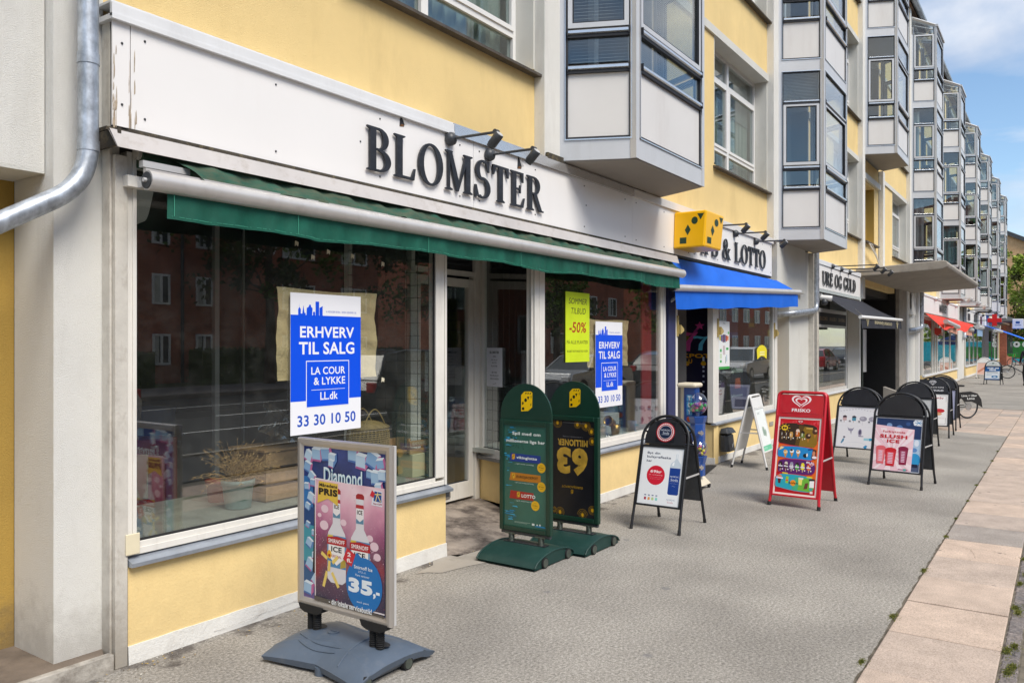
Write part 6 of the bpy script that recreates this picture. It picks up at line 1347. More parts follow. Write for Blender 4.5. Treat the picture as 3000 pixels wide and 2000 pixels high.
# --- faded poster board
def faded(w, h):
    p = Poster(w, h, C('#e7e6ea'))
    for i in range(12): p.pg([(.03 + .075 * i, .975 - .012 * abs(i - 6)), (.085 + .075 * i, .975 - .012 * abs(i - 6)), (.055 + .075 * i, .94 - .012 * abs(i - 6))], C('#cfcdd4'))
    def ice(a, z, c, t): p.rc(a + .03, a + .05, z - .05, z, C('#c9b9b4')); p.pg([(a, z), (a + .10, z), (a + .10, z + .10), (a + .05, z + .125), (a, z + .10)], C(c)); p.pg([(a, z + .07), (a + .10, z + .075), (a + .10, z + .11), (a + .05, z + .13), (a, z + .11)], C(t))
    ice(.12, .66, '#c8a8aa', '#3e3038'); ice(.36, .66, '#4f93ab', '#3b3f4c'); p.el(.64, .72, .095, .06, C('#9d9aa8')); p.el(.87, .72, .09, .062, C('#a5a2b0')); p.el(.62, .735, .05, .03, C('#b8b5c1')); p.el(.9, .73, .04, .03, C('#c4c1cc'))
    for a in (.05, .28, .52, .77): p.pg([(a, .635), (a + .05, .635), (a + .05, .665), (a, .665)], C('#5a5862')); p.rc(a, a + .06, .615, .622, C('#8a8892'))
    p.line(.63, .56, .63, .66, .004, C('#c7c2cb')); p.pg([(.30, .47), (.40, .47), (.37, .32)], C('#a9a6b6')); p.pg([(.26, .50), (.33, .44), (.38, .45), (.44, .50), (.40, .42), (.30, .41)], C('#8f8ca2')); p.el(.59, .38, .05, .09, C('#a8a2b8')); p.el(.59, .39, .03, .06, C('#57526c')); p.el(.62, .29, .07, .012, C('#8c88a0'))
    p.line(.0, .53, 1, .53, .0015, C('#d6d4da')); p.pg([(.70, .19), (.90, .20), (.90, .26), (.70, .25)], C('#9fcfdc')); p.pg([(.84, .19), (.90, .20), (.90, .26), (.83, .25)], C('#3f9cc0')); p.pg([(.12, .10), (.16, .20), (.21, .23), (.20, .15), (.15, .09)], C('#5c8fae')); p.el(.2, .25, .03, .02, C('#504c60'))
    p.pg([(.70, .04), (.76, .08), (.80, .07), (.78, .0), (.74, .0)], C('#2f8fc4'))
    for i in range(14): a = math.pi * (.08 + .84 * i / 14); b = math.pi * (.08 + .84 * (i + 1) / 14); p.line(.5 + .32 * math.cos(a), .03 + .11 * math.sin(a), .5 + .32 * math.cos(b), .03 + .11 * math.sin(b), .003, C('#c9cad4'))
    return p
a_board('black arched board with a bleached white ice cream poster, behind the red board', 12.42, -1.66, -97, faded, .64, 1.15, .66, .85, .22)
# --- slush board
def slush(w, h):
    p = Poster(w, h, C('#e4ebf2'))
    p.rc(.02, .98, .62, .985, C('#223a66')); p.rc(.02, .98, .30, .62, C('#aecbe4')); p.rc(.02, .98, .015, .30, C('#4c5a78')); p.el(.30, .86, .06, .04, C('#7fa0cc')); p.el(.52, .82, .07, .05, C('#557cb4')); p.el(.7, .9, .05, .035, C('#35558c')); p.el(.90, .55, .05, .06, C('#dfeaf6')); p.el(.86, .42, .06, .04, C('#5f8fc8')); p.el(.88, .24, .12, .12, C('#2f9ad2')); p.rc(.80, .95, .10, .16, C('#1b2440'))
    p.pg([(.82, .88), (.99, .87), (.99, .985), (.84, .985), (.80, .94)], C('#e8eef4')); 
    for a0, b0, a1, b1 in ((.86, .89, .97, .97), (.97, .89, .87, .97), (.84, .93, .98, .93)): p.line(a0, b0, a1, b1, .006, C('#3f8fc4'))
    p.pg([(-.005, -.005), (.82, .01), (.84, .80), (-.002, .86)], C('#f3cdd6')); cx, cz = .40, .30
    for i in range(18):
        a, b = R(i * 20), R(i * 20 + 9); f = lambda t: (min(.82, max(0, cx + .9 * math.cos(t))), min(.80, max(.01, cz + .9 * math.sin(t)))); p.pg([(cx, cz), f(a), f(b)], C('#f8e6ea'))
    RD = C('#c62c34'); p.tx('Forfriskende', .17, .65, .715, .755, RD, .02); p.tx('SLUSH', .11, .70, .61, .68, RD, .05); p.tx('ICE', .27, .54, .525, .59, RD, .05)
    for a, wd, z, c, c2 in ((.06, .19, .12, '#e26a72', '#f09aa0'), (.54, .19, .13, '#8c1f44', '#a8506e'), (.26, .22, .09, '#cf2530', '#e4606a')):
        p.pg([(a + .02, z), (a + wd - .02, z), (a + wd + .01, z + .30), (a - .01, z + .30)], C(c)); p.el(a + wd / 2, z + .30, wd / 2 + .012, .045, C(c)); p.pg([(a + .035, z + .04), (a + wd - .04, z + .04), (a + wd - .03, z + .26), (a + .03, z + .26)], C(c2)); 
        for j in range(7): p.rc(a + .06, a + wd - .06, z + .05 + .03 * j, z + .066 + .03 * j, C('#e9c9dc'))
    p.rc(.55, .75, .03, .05, C('#b8688c')); p.rc(.66, .72, .02, .06, C('#5cb0a8')); return p
a_board('black arched board with the pink slush ice poster over a blue one', 10.64, -2.49, -97, slush, .62, 1.18, .62, .865, .185)
a_board('black arched board seen nearly edge-on behind the slush board', 14.68, -2.10, -92, lambda w, h: (lambda p: p)(Poster(w, h, C('#b9bcbd'))), .62, 1.16, .70, .86, .22)
def gold(w, h):
    p = Poster(w, h, C('#eceae8')); RD = C('#a8343c'); p.tx('Guld og', .1, .50, .83, .90, RD, .03); p.tx('sølv', .55, .86, .84, .91, RD, .03); p.tx('købes', .1, .48, .71, .78, RD, .03); p.tx('ring og hør', .1, .6, .64, .67, C('#c9c5c8'))
    p.el(.74, .47, .16, .065, C('#c42a34')); p.el(.7, .37, .12, .05, C('#d9a27a')); p.rc(.60, .9, .22, .24, C('#d8cfcf'))
    for a in ((.93, .75), (.93, .05)): p.rc(a[0], a[0] + .008, a[1], a[1] + .2, C('#55555a'))
    p.rc(.72, .938, .945, .95, C('#55555a')); p.rc(.72, .938, .05, .055, C('#55555a')); p.rc(.6, .9, .28, .285, C('#d8cfcf')); return p
def gem(p, cx, cz, s, m):
    P = [(-.5, .12), (-.28, .34), (.28, .34), (.5, .12), (0, -.38)]; q = p.w / p.h
    L_ = list(zip(P, P[1:] + P[:1])) + [((-.5, .12), (.5, .12)), ((-.2, .12), (0, -.38)), ((.2, .12), (0, -.38)), ((-.28, .34), (-.2, .12)), ((.28, .34), (.2, .12)), ((0, .34), (-.2, .12)), ((0, .34), (.2, .12))]
    for a, b in L_: p.line(cx + s * a[0], cz + s * q * a[1], cx + s * b[0], cz + s * q * b[1], .006, m)
def gold_head():
    p = Poster(.46, .25, BLACKFACE, .001); Wt = C('#d9d9dd'); gem(p, .5, .76, .26, Wt); p.tx('BRØNSHØJ', .12, .90, .33, .45, Wt); p.tx('URE&GULD', .12, .90, .10, .23, Wt, .04); return p
a_board('black arched board of the gold shop with a diamond drawn on its head and red words', 16.75, -2.13, -91, gold, .62, 1.16, .66, .84, .22, header=gold_head, hl=.86)
a_board('farthest of the black arched boards before the parked green bicycle', 18.3, -2.09, -91, lambda w, h: (lambda p: (p.rc(.1, .9, .5, .9, C('#6a6f96')), p.rc(.1, .6, .1, .4, C('#4a4a6a')), p)[2])(Poster(w, h, C('#9fa2bc'))), .62, 1.16, .72, .84, .22)
# --- white folding board by the ash bin
WB = mat('white_powder_coat', (.74, .74, .72), .4, var=.03, vscale=4)
def wposter(w, h):
    p = Poster(w, h, C('#e8edea')); p.tx('sør', .2, .5, .86, .92, C('#a9b3b0')); p.rc(0, 1, .0, .12, C('#6cc29a')); p.rc(.1, .5, .04, .09, C('#8fd0b2'))
    p.pg([(.40, .36), (.72, .32), (.80, .42), (.76, .50), (.66, .47), (.60, .56), (.52, .55), (.42, .58), (.38, .48)], C('#a3b5a6')); p.pg([(.45, .40), (.70, .36), (.72, .44), (.58, .50), (.46, .52)], C('#8da394')); return p
t = a_board('open white folding board turned sideways, leaning between the base wall and the red board', 11.20, -.32, 0, wposter, .50, 1.06, .50, .86, .24, .014, WB, WB, False, None, backplate=False)
t.location = (11.33, -.80, 0); t.rotation_euler = (0, 0, R(2))
# --- green lottery stands
GRN = mat('dark_green_metal', (.004, .036, .021), .38, var=.1, vscale=6, grime=.12, gcol=(.05, .08, .07), gscale=12); GRNP = mat('green_moulded_plastic', (.007, .040, .034), .55, var=.12, vscale=5, grime=.15, gcol=(.10, .15, .13), gscale=10)
STEEL = mat('dull_spring_steel', (.12, .14, .12), .45, .6, var=.2, vscale=30)
def spring(m, x, y, z0, z1, r=.022, mt=None):
    m.tube([(x + .0, y, z0), (x, y, z1)], r * .72, mt or STEEL, 10)
    n = 9
    for i in range(n): z = z0 + (z1 - z0) * (i + .5) / n; m.tube([(x + r * math.cos(a * .6283), y + r * math.sin(a * .6283), z) for a in range(11)], .0042, mt or STEEL, 5, False)
def splash(p, seed, n=60):
    r = random.Random(seed); cs = [C('#1f86b4'), C('#3aa6cc'), C('#1b5d6c')]
    for i in range(n):
        z = r.choice([r.uniform(.05, .17), r.uniform(.66, .98), r.uniform(.62, .95), r.uniform(.05, .98)]); x = abs(r.gauss(0, .12)) - .0; l = r.uniform(.03, .16); hh = r.uniform(.003, .012)
        p.pg([(x, z), (x + l, z + r.uniform(-.006, .006)), (x + l * .8, z + hh), (x + .01, z + hh * .8)], r.choice(cs))
def lotto_poster(w, h):
    p = Poster(w, h, mat('green_print', (.025, .115, .085), .35, var=.2, vscale=3)); Wt = C('#e3ebe6'); splash(p, 3)
    for i in range(40): q = random.Random(i * 3 + 1); x, z = q.uniform(.05, .45), q.uniform(.76, .93); p.pg([(x, z), (x + q.uniform(.01, .05), z - .002), (x + .02, z + q.uniform(.004, .012))], C('#0d2520'))
    p.tx('Spil med om', .20, .86, .895, .935, Wt, .03, shear=0); p.tx('millionerne lige her', .06, .96, .82, .86, Wt, .03)
    for z, c, t, tc, x0, w_ in ((.665, '#203a86', 'vikinglotto', Wt, .30, .48), (.475, '#b8741c', 'EUROJACKPOT', C('#2c2410'), .30, .50), (.295, '#a32a24', 'LOTTO', Wt, .42, .32)):
        p.pg([(.13, z - .025), (.86 if t != 'LOTTO' else .70, z - .025), (.86 if t != 'LOTTO' else .70, z + .05), (.16, z + .055)], C(c)); p.tx(t, x0, x0 + w_, z - .003, z + .030, tc, .03); dice_logo(p, x0 - .11, z - .008, .075, '#d9a22a')
    for z, t in ((.61, '...spil med onsdag'), (.425, '...spil med tirsdag og fredag'), (.245, '...spil med lørdag')): p.tx(t, .25, .70, z, z + .016, C('#c5d5cb'))
    for x, z, a in ((.88, .60, '79 mio.'), (.88, .415, '63 mio.'), (.74, .225, '5 mio.')): p.el(x, z, .095, .095 * w / h, C('#e0b01c')); p.tx(a, x - .06, x + .06, z - .006, z + .012, C('#3a3010')); p.rc(x - .03, x + .03, z + .022, z + .025, C('#8a6a14')); p.rc(x - .04, x + .04, z - .02, z - .017, C('#8a6a14'))
    p.rc(.25, .62, .045, .048, C('#9fb5a8')); p.rc(.25, .55, .036, .039, C('#9fb5a8')); p.rc(.66, .72, .03, .05, C('#d9e2dc')); p.el(.78, .04, .015, .008, C('#d9e2dc')); p.rc(.83, .86, .03, .05, C('#d9e2dc'))
    for i in range(12): p.pg([(.72 + .02 * i, .02 + .003 * (i % 3)), (.80 + .02 * i - .02, .02), (.78 + .015 * i, .035), (.75 + .015 * i, .03)], C('#1b7fae'))
    return p
def jackpot63(w, h):
    p = Poster(w, h, mat('black_print', (.012, .012, .016), .35, var=.3, vscale=4)); G_ = mat('gold_print', (.55, .34, .045), .35, var=.35, vscale=9); g2 = C('#a9821f')
    p.tx('MILLIONER', .12, .84, .735, .805, G_, .04, flip=True); p.tx('63', .10, .84, .43, .72, G_, .06, flip=True); p.tx('1. præmiepuljen tirsdag', .25, .72, .825, .838, C('#8a8a8c'), 0, flip=True); p.tx('EUROJACKPOT', .22, .72, .295, .325, g2, .02, flip=True); dice_logo(p, .44, .235, .06, '#a9821f')
    for cx, cz, rr in ((.12, .97, .10), (.60, .965, .08), (.80, .955, .10), (.93, .90, .07), (.95, .80, .08), (.18, .03, .10), (.72, .03, .12), (.95, .09, .09), (.03, .05, .06)):
        for k in (1, .72, .45):
            pts = [(cx + rr * k * math.cos(a * .5236), cz + rr * k * w / h * math.sin(a * .5236)) for a in range(13)]
            for a, b in zip(pts[:-1], pts[1:]):
                if 0 < a[0] < 1 and 0 < b[0] < 1 and 0 < a[1] < 1 and 0 < b[1] < 1: p.line(a[0], a[1], b[0], b[1], .0028, g2)
        if 0 < cx - .03 and cx + .03 < 1 and .02 < cz < .98: p.el(cx, cz, .03, .02, C('#d9a51c'))
    for i in range(22): p.rc(.25 + .025 * i, .265 + .025 * i, .975, .98, C('#9a9a9a'))
    return p
def pillow_base(m, bw, bd, h, mt, n=24, arch=.0):
    """moulded ballast base: long across x, arched ends with rolled edge, slot in the middle"""
    def sec(u, v):        # u along x 0..1, v along depth 0..1
        x = (u - .5) * bw; y = (v - .5) * bd
        ex = 1 - abs(2 * u - 1) ** 5; ey = abs(math.sin(math.pi * v)) ** .55
        return (x * (1 - .04 * (1 - ey)), y, .022 + (h - .022) * ey * (.86 + .14 * ex))
    m.grid(sec, n, 22, mt)
    for u in (0, 1):       # end walls
        pts = [sec(u, j / 22) for j in range(23)]
        m.add(pts + [(p[0], p[1], .004 if 3 < i < 19 and False else .012) for i, p in enumerate(pts)], [(j, j + 1, j + 24, j + 23) for j in range(22)], mt)
    m.add([(-bw / 2, -bd / 2, .012), (bw / 2, -bd / 2, .012), (bw / 2, bd / 2, .012), (-bw / 2, bd / 2, .012)], [(0, 1, 2, 3)], mt)
def lotto_stand(label, x, y, ang, poster):
    t = thing('pavement_stand', label, 'pavement sign', (x, y, 0), R(ang), 'green lottery stands')
    w, z0, z1 = .50, .215, 1.125
    one('frame', lambda m: (m.frame(-w / 2, w / 2, z0, z1, .042, -.028, .018, GRN), m.box(-w / 2 + .042, w / 2 - .042, -.012, .012, z0 + .042, z1 - .042, GRN), m.box(-w / 2 + .01, w / 2 - .01, -.016, .012, z0 - .028, z0, DGREY)), t, .006)
    def top(m): m.prism([(-w / 2, z1), (w / 2, z1)] + [(w / 2 * math.cos(R(a)), z1 + .035 + (1.425 - z1 - .035) * math.sin(R(a))) for a in range(0, 181, 6)], -.008, .008, GRN)
    one('header_plate', top, t, .0015)
    hp = Poster(.12, .17, GRN, .0008); dice_logo(hp, .02, .05, .92); o = hp.build('logo', t); o.location = (-.045, -.010, 1.19)
    p = poster(w - .082, z1 - z0 - .082); o = p.build('poster', t); o.location = (-(w - .082) / 2, -.0165, z0 + .041)
    def base(m): m.M = Matrix.Rotation(R(0), 4, 'Z'); pillow_base(m, .60, .60, .12, GRNP)
    b = one('base', lambda m: (pillow_base(m, .56, .60, .125, GRNP), ), t, 0)
    one('slot', lambda m: m.box(-.20, .20, -.035, .035, .124, .129, GASK), b)
    [one('rim', lambda m: m.tube([(s * .279, (v / 20 - .5) * .60, .026 + .100 * abs(math.sin(math.pi * v / 20)) ** .55 * .86) for v in range(0, 21)], .008, GRNP, 6), b) for s in (-1, 1)]
    for yy in (-.16, .19):
        one('wheel', lambda m: (m.tube([(.262, yy, .042), (.290, yy, .042)], .042, RUBBER, 18), m.tube([(.288, yy, .042), (.293, yy, .042)], .034, STEEL, 14)), t)
    for s in (-.145, .145): one('spring', lambda m: (spring(m, s, 0, .125, .195), m.box(s - .05, s + .05, -.02, .02, .186, .20, STEEL)), t)
    return t
lotto_stand('nearer green lottery stand with a torn green poster and yellow dice', 5.41, -.585, -90, lotto_poster)
lotto_stand('farther green lottery stand whose black and gold millions poster hangs upside down', 5.99, -.70, -90, jackpot63)
# --- grey stand with the drinks poster
SG = mat('slate_blue_plastic', (.085, .115, .16), .5, var=.12, vscale=5, grime=.3, gcol=(.22, .22, .22), gscale=14); CHAMP = mat('champagne_aluminium', (.48, .45, .42), .36, .6, var=.05, vscale=6, grime=.15, gcol=(.3, .28, .26), gscale=8)
ks = thing('pavement_stand', 'grey wheeled pavement stand with the vodka drink poster, nearest to the viewer', 'pavement sign', (3.08, -.94, 0), R(-90))
KW, KZ0, KZ1 = .73, .262, 1.215
def kfr(m):
    w = .047
    for a, b, c, d in ((-KW / 2, -KW / 2 + w, KZ0, KZ1), (KW / 2 - w, KW / 2, KZ0, KZ1)):
        s = 1 if a < 0 else -1; o_, i_ = (a, b) if s == 1 else (b, a)
        m.add([(o_, -.012, c), (o_ + s * .006, -.026, c + .006), (o_ + s * .026, -.028, c + .026), (i_, -.014, c + w), (i_, -.004, c + w), (o_, -.012, d), (o_ + s * .006, -.026, d - .006), (o_ + s * .026, -.028, d - .026), (i_, -.014, d - w), (i_, -.004, d - w)], [(i, i + 1, i + 6, i + 5) for i in range(4)], CHAMP)
    for c, s in ((KZ0, 1), (KZ1, -1)):
        m.add([(-KW / 2, -.012, c), (-KW / 2 + .006, -.026, c + s * .006), (-KW / 2 + .026, -.028, c + s * .026), (-KW / 2 + w, -.014, c + s * w), (-KW / 2 + w, -.004, c + s * w), (KW / 2, -.012, c), (KW / 2 - .006, -.026, c + s * .006), (KW / 2 - .026, -.028, c + s * .026), (KW / 2 - w, -.014, c + s * w), (KW / 2 - w, -.004, c + s * w)], [(i, i + 1, i + 6, i + 5) for i in range(4)], CHAMP)
    m.box(-KW / 2, KW / 2, -.012, .006, KZ0, KZ1, CHAMP); m.box(-KW / 2 + .003, KW / 2 - .003, .008, .026, KZ0 + .003, KZ1 - .003, ALU)
one('frame', kfr, ks, .0015)
def pink_print():
    m = bpy.data.materials.new('pink_bokeh_print'); m.use_nodes = True; nt = m.node_tree; N = nt.nodes; L = nt.links; b = N['Principled BSDF']; b.inputs['Roughness'].default_value = .28
    tc = N.new('ShaderNodeTexCoord'); sp = N.new('ShaderNodeSeparateXYZ'); L.new(tc.outputs['Generated'], sp.inputs[0])
    n = N.new('ShaderNodeTexNoise'); n.inputs['Scale'].default_value = 5; n.inputs['Detail'].default_value = 3; L.new(tc.outputs['Generated'], n.inputs['Vector'])
    ad = N.new('ShaderNodeMath'); ad.operation = 'MULTIPLY_ADD'; ad.inputs[1].default_value = .30; L.new(n.outputs[0], ad.inputs[0]); L.new(sp.outputs[2], ad.inputs[2])
    r = N.new('ShaderNodeValToRGB'); e = r.color_ramp.elements
    for k, (pp, c) in enumerate(((.16, '#38304a'), (.30, '#5a3450'), (.38, '#8a2638'), (.46, '#5c1c44'), (.58, '#9a4474'), (.74, '#d890ac'), (.90, '#eccad4'), (1.0, '#d9a0b4'))):
        q = e[k] if k < 2 else e.new(pp); q.position = pp; q.color = hx(c) + (1,)
    L.new(ad.outputs[0], r.inputs[0])
    g = N.new('ShaderNodeMath'); g.operation = 'SUBTRACT'; g.inputs[1].default_value = .62; L.new(sp.outputs[0], g.inputs[0]); ga = N.new('ShaderNodeMath'); ga.operation = 'ABSOLUTE'; L.new(g.outputs[0], ga.inputs[0])
    mr = N.new('ShaderNodeMapRange'); mr.inputs[1].default_value = 0; mr.inputs[2].default_value = .45; mr.inputs[3].default_value = .45; mr.inputs[4].default_value = 0; L.new(ga.outputs[0], mr.inputs[0])
    mz = N.new('ShaderNodeMath'); mz.operation = 'MULTIPLY'; L.new(mr.outputs[0], mz.inputs[0]); L.new(sp.outputs[2], mz.inputs[1])
    x = N.new('ShaderNodeMixRGB'); L.new(mz.outputs[0], x.inputs[0]); L.new(r.outputs[0], x.inputs[1]); x.inputs[2].default_value = hx('#f6e6ea') + (1,)
    v = N.new('ShaderNodeTexNoise'); v.inputs['Scale'].default_value = 90; v.inputs['Detail'].default_value = 2; L.new(tc.outputs['Generated'], v.inputs['Vector']); r2 = N.new('ShaderNodeValToRGB'); r2.color_ramp.elements[0].position = .62; r2.color_ramp.elements[1].position = .72; r2.color_ramp.elements[0].color = (0, 0, 0, 1); r2.color_ramp.elements[1].color = (.45,) * 3 + (1,); L.new(v.outputs[0], r2.inputs[0])
    x2 = N.new('ShaderNodeMixRGB'); L.new(r2.outputs[0], x2.inputs[0]); L.new(x.outputs[0], x2.inputs[1]); x2.inputs[2].default_value = (.75, .62, .68, 1); L.new(x2.outputs[0], b.inputs['Base Color']); return m
def drink_poster():
    w, h = KW - .092, KZ1 - KZ0 - .092; p = Poster(w, h, mat('deep_blue_print', (.022, .045, .19), .22, var=.45, vscale=7)); r = random.Random(8)
    p.rc(.0, .20, .0, .24, C('#2e5c8a')); p.rc(0, .19, .24, .48, C('#3d96a8')); p.rc(0, .2, .48, .60, C('#15447c')); p.rc(.0, .12, .60, .80, C('#2d74b4')); p.rc(0, .22, .0, .1, C('#6a5a92'))
    def cube(x, z, s, a):
        q = w / h; f = lambda dx, dz: (x + s * (dx * math.cos(a) - dz * math.sin(a)), z + s * q * (dx * math.sin(a) + dz * math.cos(a)))
        p.pg([f(-.5, -.3), (f(.3, -.5)), f(.4, .3), f(-.4, .5)], C(r.choice(['#9fc0dc', '#b9d2e6', '#86acd2']))); p.pg([f(.3, -.5), f(.6, -.2), f(.65, .45), f(.4, .3)], C(r.choice(['#c06a9c', '#5d86bc', '#d9a5c4']))); p.pg([f(-.4, .5), f(.4, .3), f(.65, .45), f(-.1, .66)], C('#dce8f2')); p.pg([f(-.5, -.3), f(.3, -.5), f(.28, -.36), f(-.44, -.18)], C(r.choice(['#b05c94', '#4a6fae'])))
    for x, z, s in ((.06, .93, .11), (.17, .945, .13), (.29, .955, .13), (.37, .93, .10), (.05, .86, .10), (.10, .80, .09), (.36, .90, .075), (.62, .965, .13), (.72, .93, .14), (.85, .95, .15), (.95, .93, .10), (.82, .86, .08), (.90, .84, .13), (.97, .86, .10), (.93, .78, .09), (.04, .73, .07), (.12, .76, .07), (.09, .66, .09), (.16, .64, .07), (.05, .60, .07), (.07, .36, .09), (.05, .48, .06), (.13, .43, .06), (.08, .22, .11), (.16, .12, .12), (.06, .06, .12), (.14, .28, .07)): cube(x, z, s, r.uniform(-.5, .5))
    p.tx('Diamond', .27, .74, .775, .875, C('#9cc4d6'), .03); p.tx('Diamond', .268, .738, .778, .877, C('#dfeef4'), .0)
    # the sheet clipped over it
    X0, X1, Z0, Z1 = .155, 1.0, .015, .79
    p.pg([(X0 - .012, .58), (X0, .60), (X0, .17), (X0 - .035, .18), (X0 - .02, .40)], C('#0c1018')); p.pg([(X0, Z0), (X1, Z0 + .0), (X1, Z1 - .01), (X0, Z1 + .01)], C('#e9e0e2'))
    f = lambda a, b: (X0 + .012 + (X1 - X0 - .012) * a, Z0 + .01 + (Z1 - Z0 - .01) * b)
    def G(pts, c): p.pg([f(a, b) for a, b in pts], C(c) if isinstance(c, str) else c)
    def E(a, b, ra, rb, c, n=18): G([(a + ra * math.cos(2 * math.pi * i / n), b + rb * math.sin(2 * math.pi * i / n)) for i in range(n)], c)
    p.pg([f(0, 0), f(1, 0), f(1, 1), f(0, 1)], pink_print())
    for i in range(70): x, z = r.random(), r.random() ** 1.3; E(x, z, r.uniform(.004, .009), r.uniform(.003, .006), mat('poster_glitter', '#d9b8c8', .4) if z > .3 else C(r.choice(['#a86a80', '#8a8a94', '#c03a48', '#d0c0c8'])), 6)
    for x, z, s in ((.14, .76, .055), (.13, .62, .065), (.42, .67, .045), (.06, .70, .03), (.86, .52, .06), (.90, .44, .05), (.80, .58, .045)): E(x, z, s, s * .62, C('#e9ccd6'))
    def bottle(x, s, zb, zt):
        G([(x - .13 * s, zb + .03), (x - .08 * s, zb), (x + .08 * s, zb), (x + .13 * s, zb + .03), (x + .135 * s, zb + .34), (x + .12 * s, zb + .42), (x + .055 * s, zb + .50), (x + .05 * s, zt), (x - .05 * s, zt), (x - .055 * s, zb + .50), (x - .12 * s, zb + .42), (x - .135 * s, zb + .34)], '#dfdde2')
        G([(x - .13 * s, zb + .13), (x + .13 * s, zb + .13), (x + .132 * s, zb + .40), (x - .132 * s, zb + .40)], '#4f8cbc'); G([(x - .13 * s, zb + .33), (x - .04 * s, zb + .33), (x - .05 * s, zb + .40), (x - .125 * s, zb + .40)], '#d9c44a'); G([(x + .05 * s, zb + .13), (x + .13 * s, zb + .15), (x + .13 * s, zb + .22), (x + .06 * s, zb + .2)], '#b79f44')
        G([(x - .115 * s, zb + .33), (x + .115 * s, zb + .33), (x + .115 * s, zb + .22), (x, zb + .15), (x - .115 * s, zb + .22)], '#f3f1ee'); G([(x - .135 * s, zb + .32), (x + .14 * s, zb + .32), (x + .14 * s, zb + .385), (x, zb + .395), (x - .135 * s, zb + .38)], '#b3202c')
        a = f(x - .115 * s, zb + .335); b = f(x + .115 * s, zb + .37); p.tx('SMIRNOFF', a[0], b[0], a[1], b[1], C('#f4e6e6'), .03); a = f(x - .075 * s, zb + .262); b = f(x + .075 * s, zb + .308); p.tx('ICE', a[0], b[0], a[1], b[1], C('#22222a'), .03); a = f(x - .07 * s, zb + .215); b = f(x + .07 * s, zb + .238); p.tx('ORIGINAL', a[0], b[0], a[1], b[1], C('#b3202c'), .01)
        G([(x - .05 * s, zt - .20), (x + .05 * s, zt - .20), (x + .05 * s, zt - .05), (x - .05 * s, zt - .05)], '#eeeaea'); G([(x - .05 * s, zt - .20), (x + .05 * s, zt - .20), (x + .05 * s, zt - .155), (x, zt - .185), (x - .05 * s, zt - .16)], '#5f8ca8'); G([(x - .055 * s, zt - .075), (x + .055 * s, zt - .075), (x + .05 * s, zt - .045), (x - .05 * s, zt - .045)], '#b3303a'); a = f(x - .035 * s, zt - .125); b = f(x + .035 * s, zt - .09); p.tx('ICE', a[0], b[0], a[1], b[1], C('#22222a'), .03); G([(x - .055 * s, zt), (x + .055 * s, zt), (x + .055 * s, zt + .03), (x + .03 * s, zt + .045), (x - .03 * s, zt + .045), (x - .055 * s, zt + .03)], '#a3222c')
    bottle(.32, 1.05, .15, .90); bottle(.66, 1.05, .14, .885)
    G([(.03, .80), (.05, .99), (.34, .985), (.34, .80), (.19, .85)], '#e4c04c'); a = f(.06, .945); b = f(.33, .975); p.tx('Månedens', a[0], b[0], a[1], b[1], C('#241c14'), .04); a = f(.05, .875); b = f(.335, .935); p.tx('PRIS', a[0], b[0], a[1], b[1], C('#241c14'), .06)
    G([(.82, .855), (.97, .85), (.97, .975), (.85, .98)], '#e6e6ee'); G([(.85, .89), (.96, .885), (.96, .965), (.865, .97)], '#1e4c94'); G([(.80, .93), (.85, .915), (.87, .955), (.83, .975)], '#d0263a')
    for q in ((.88, .89, .91, .965), (.95, .89, .90, .95), (.87, .945, .96, .95)): a = f(q[0], q[1]); b = f(q[2], q[3]); p.line(a[0], a[1], b[0], b[1], .005, C('#f0dc90'))
    a = f(.845, .862); b = f(.965, .878); p.tx('Nær-KØB', a[0], b[0], a[1], b[1], C('#a52a50'), .02)
    # cheerful little stick person made of batons
    for q in ((.09, .385, .18, .345), (.34, .375, .26, .315), (.215, .33, .205, .24), (.175, .235, .12, .10), (.25, .235, .35, .12)): a = f(q[0], q[1]); b = f(q[2], q[3]); p.line(a[0], a[1], b[0], b[1], .020, C('#ecd070'))
    E(.215, .385, .033, .036, '#edb42c'); E(.215, .375, .018, .012, '#a8201c')
    E(.72, .19, .255, .225, '#1d74bc', 34); G([(.52, .34), (.62, .45), (.70, .40), (.62, .30)], '#1d74bc'); G([(.42, .37), (.545, .32), (.60, .425), (.48, .47)], '#cc2c38')
    a = f(.485, .40); b = f(.535, .435); p.tx('2', a[0], b[0], a[1], b[1], C('#f6e4e4'), .05); a = f(.475, .352); b = f(.545, .385); p.tx('fl.', a[0], b[0], a[1], b[1], C('#f6e4e4'), .05)
    Wt = C('#eaf2f8')
    for t_, x0, x1, z0, z1, bo in (('Smirnoff Ice', .58, .84, .315, .345, .02), ('27,5 cl.', .64, .75, .285, .302, 0), ('Flere varianter', .60, .80, .255, .273, 0), ('35', .50, .84, .115, .235, .06), (',-', .85, .94, .10, .16, .05), ('excl. pant', .62, .79, .035, .055, 0)): a = f(x0, z0); b = f(x1, z1); p.tx(t_, a[0], b[0], a[1], b[1], Wt, bo)
    p.pg([(.155, -.0), (1.0, -.0), (1.0, .012), (.155, .03)], C('#5c5650')); p.tx('- din lokale servicebutik!', .34, .86, .0, .035, C('#eceff0'), .03)
    return p
dp = drink_poster().build('poster', ks); dp.location = (-(KW - .092) / 2, -.0135, KZ0 + .046)
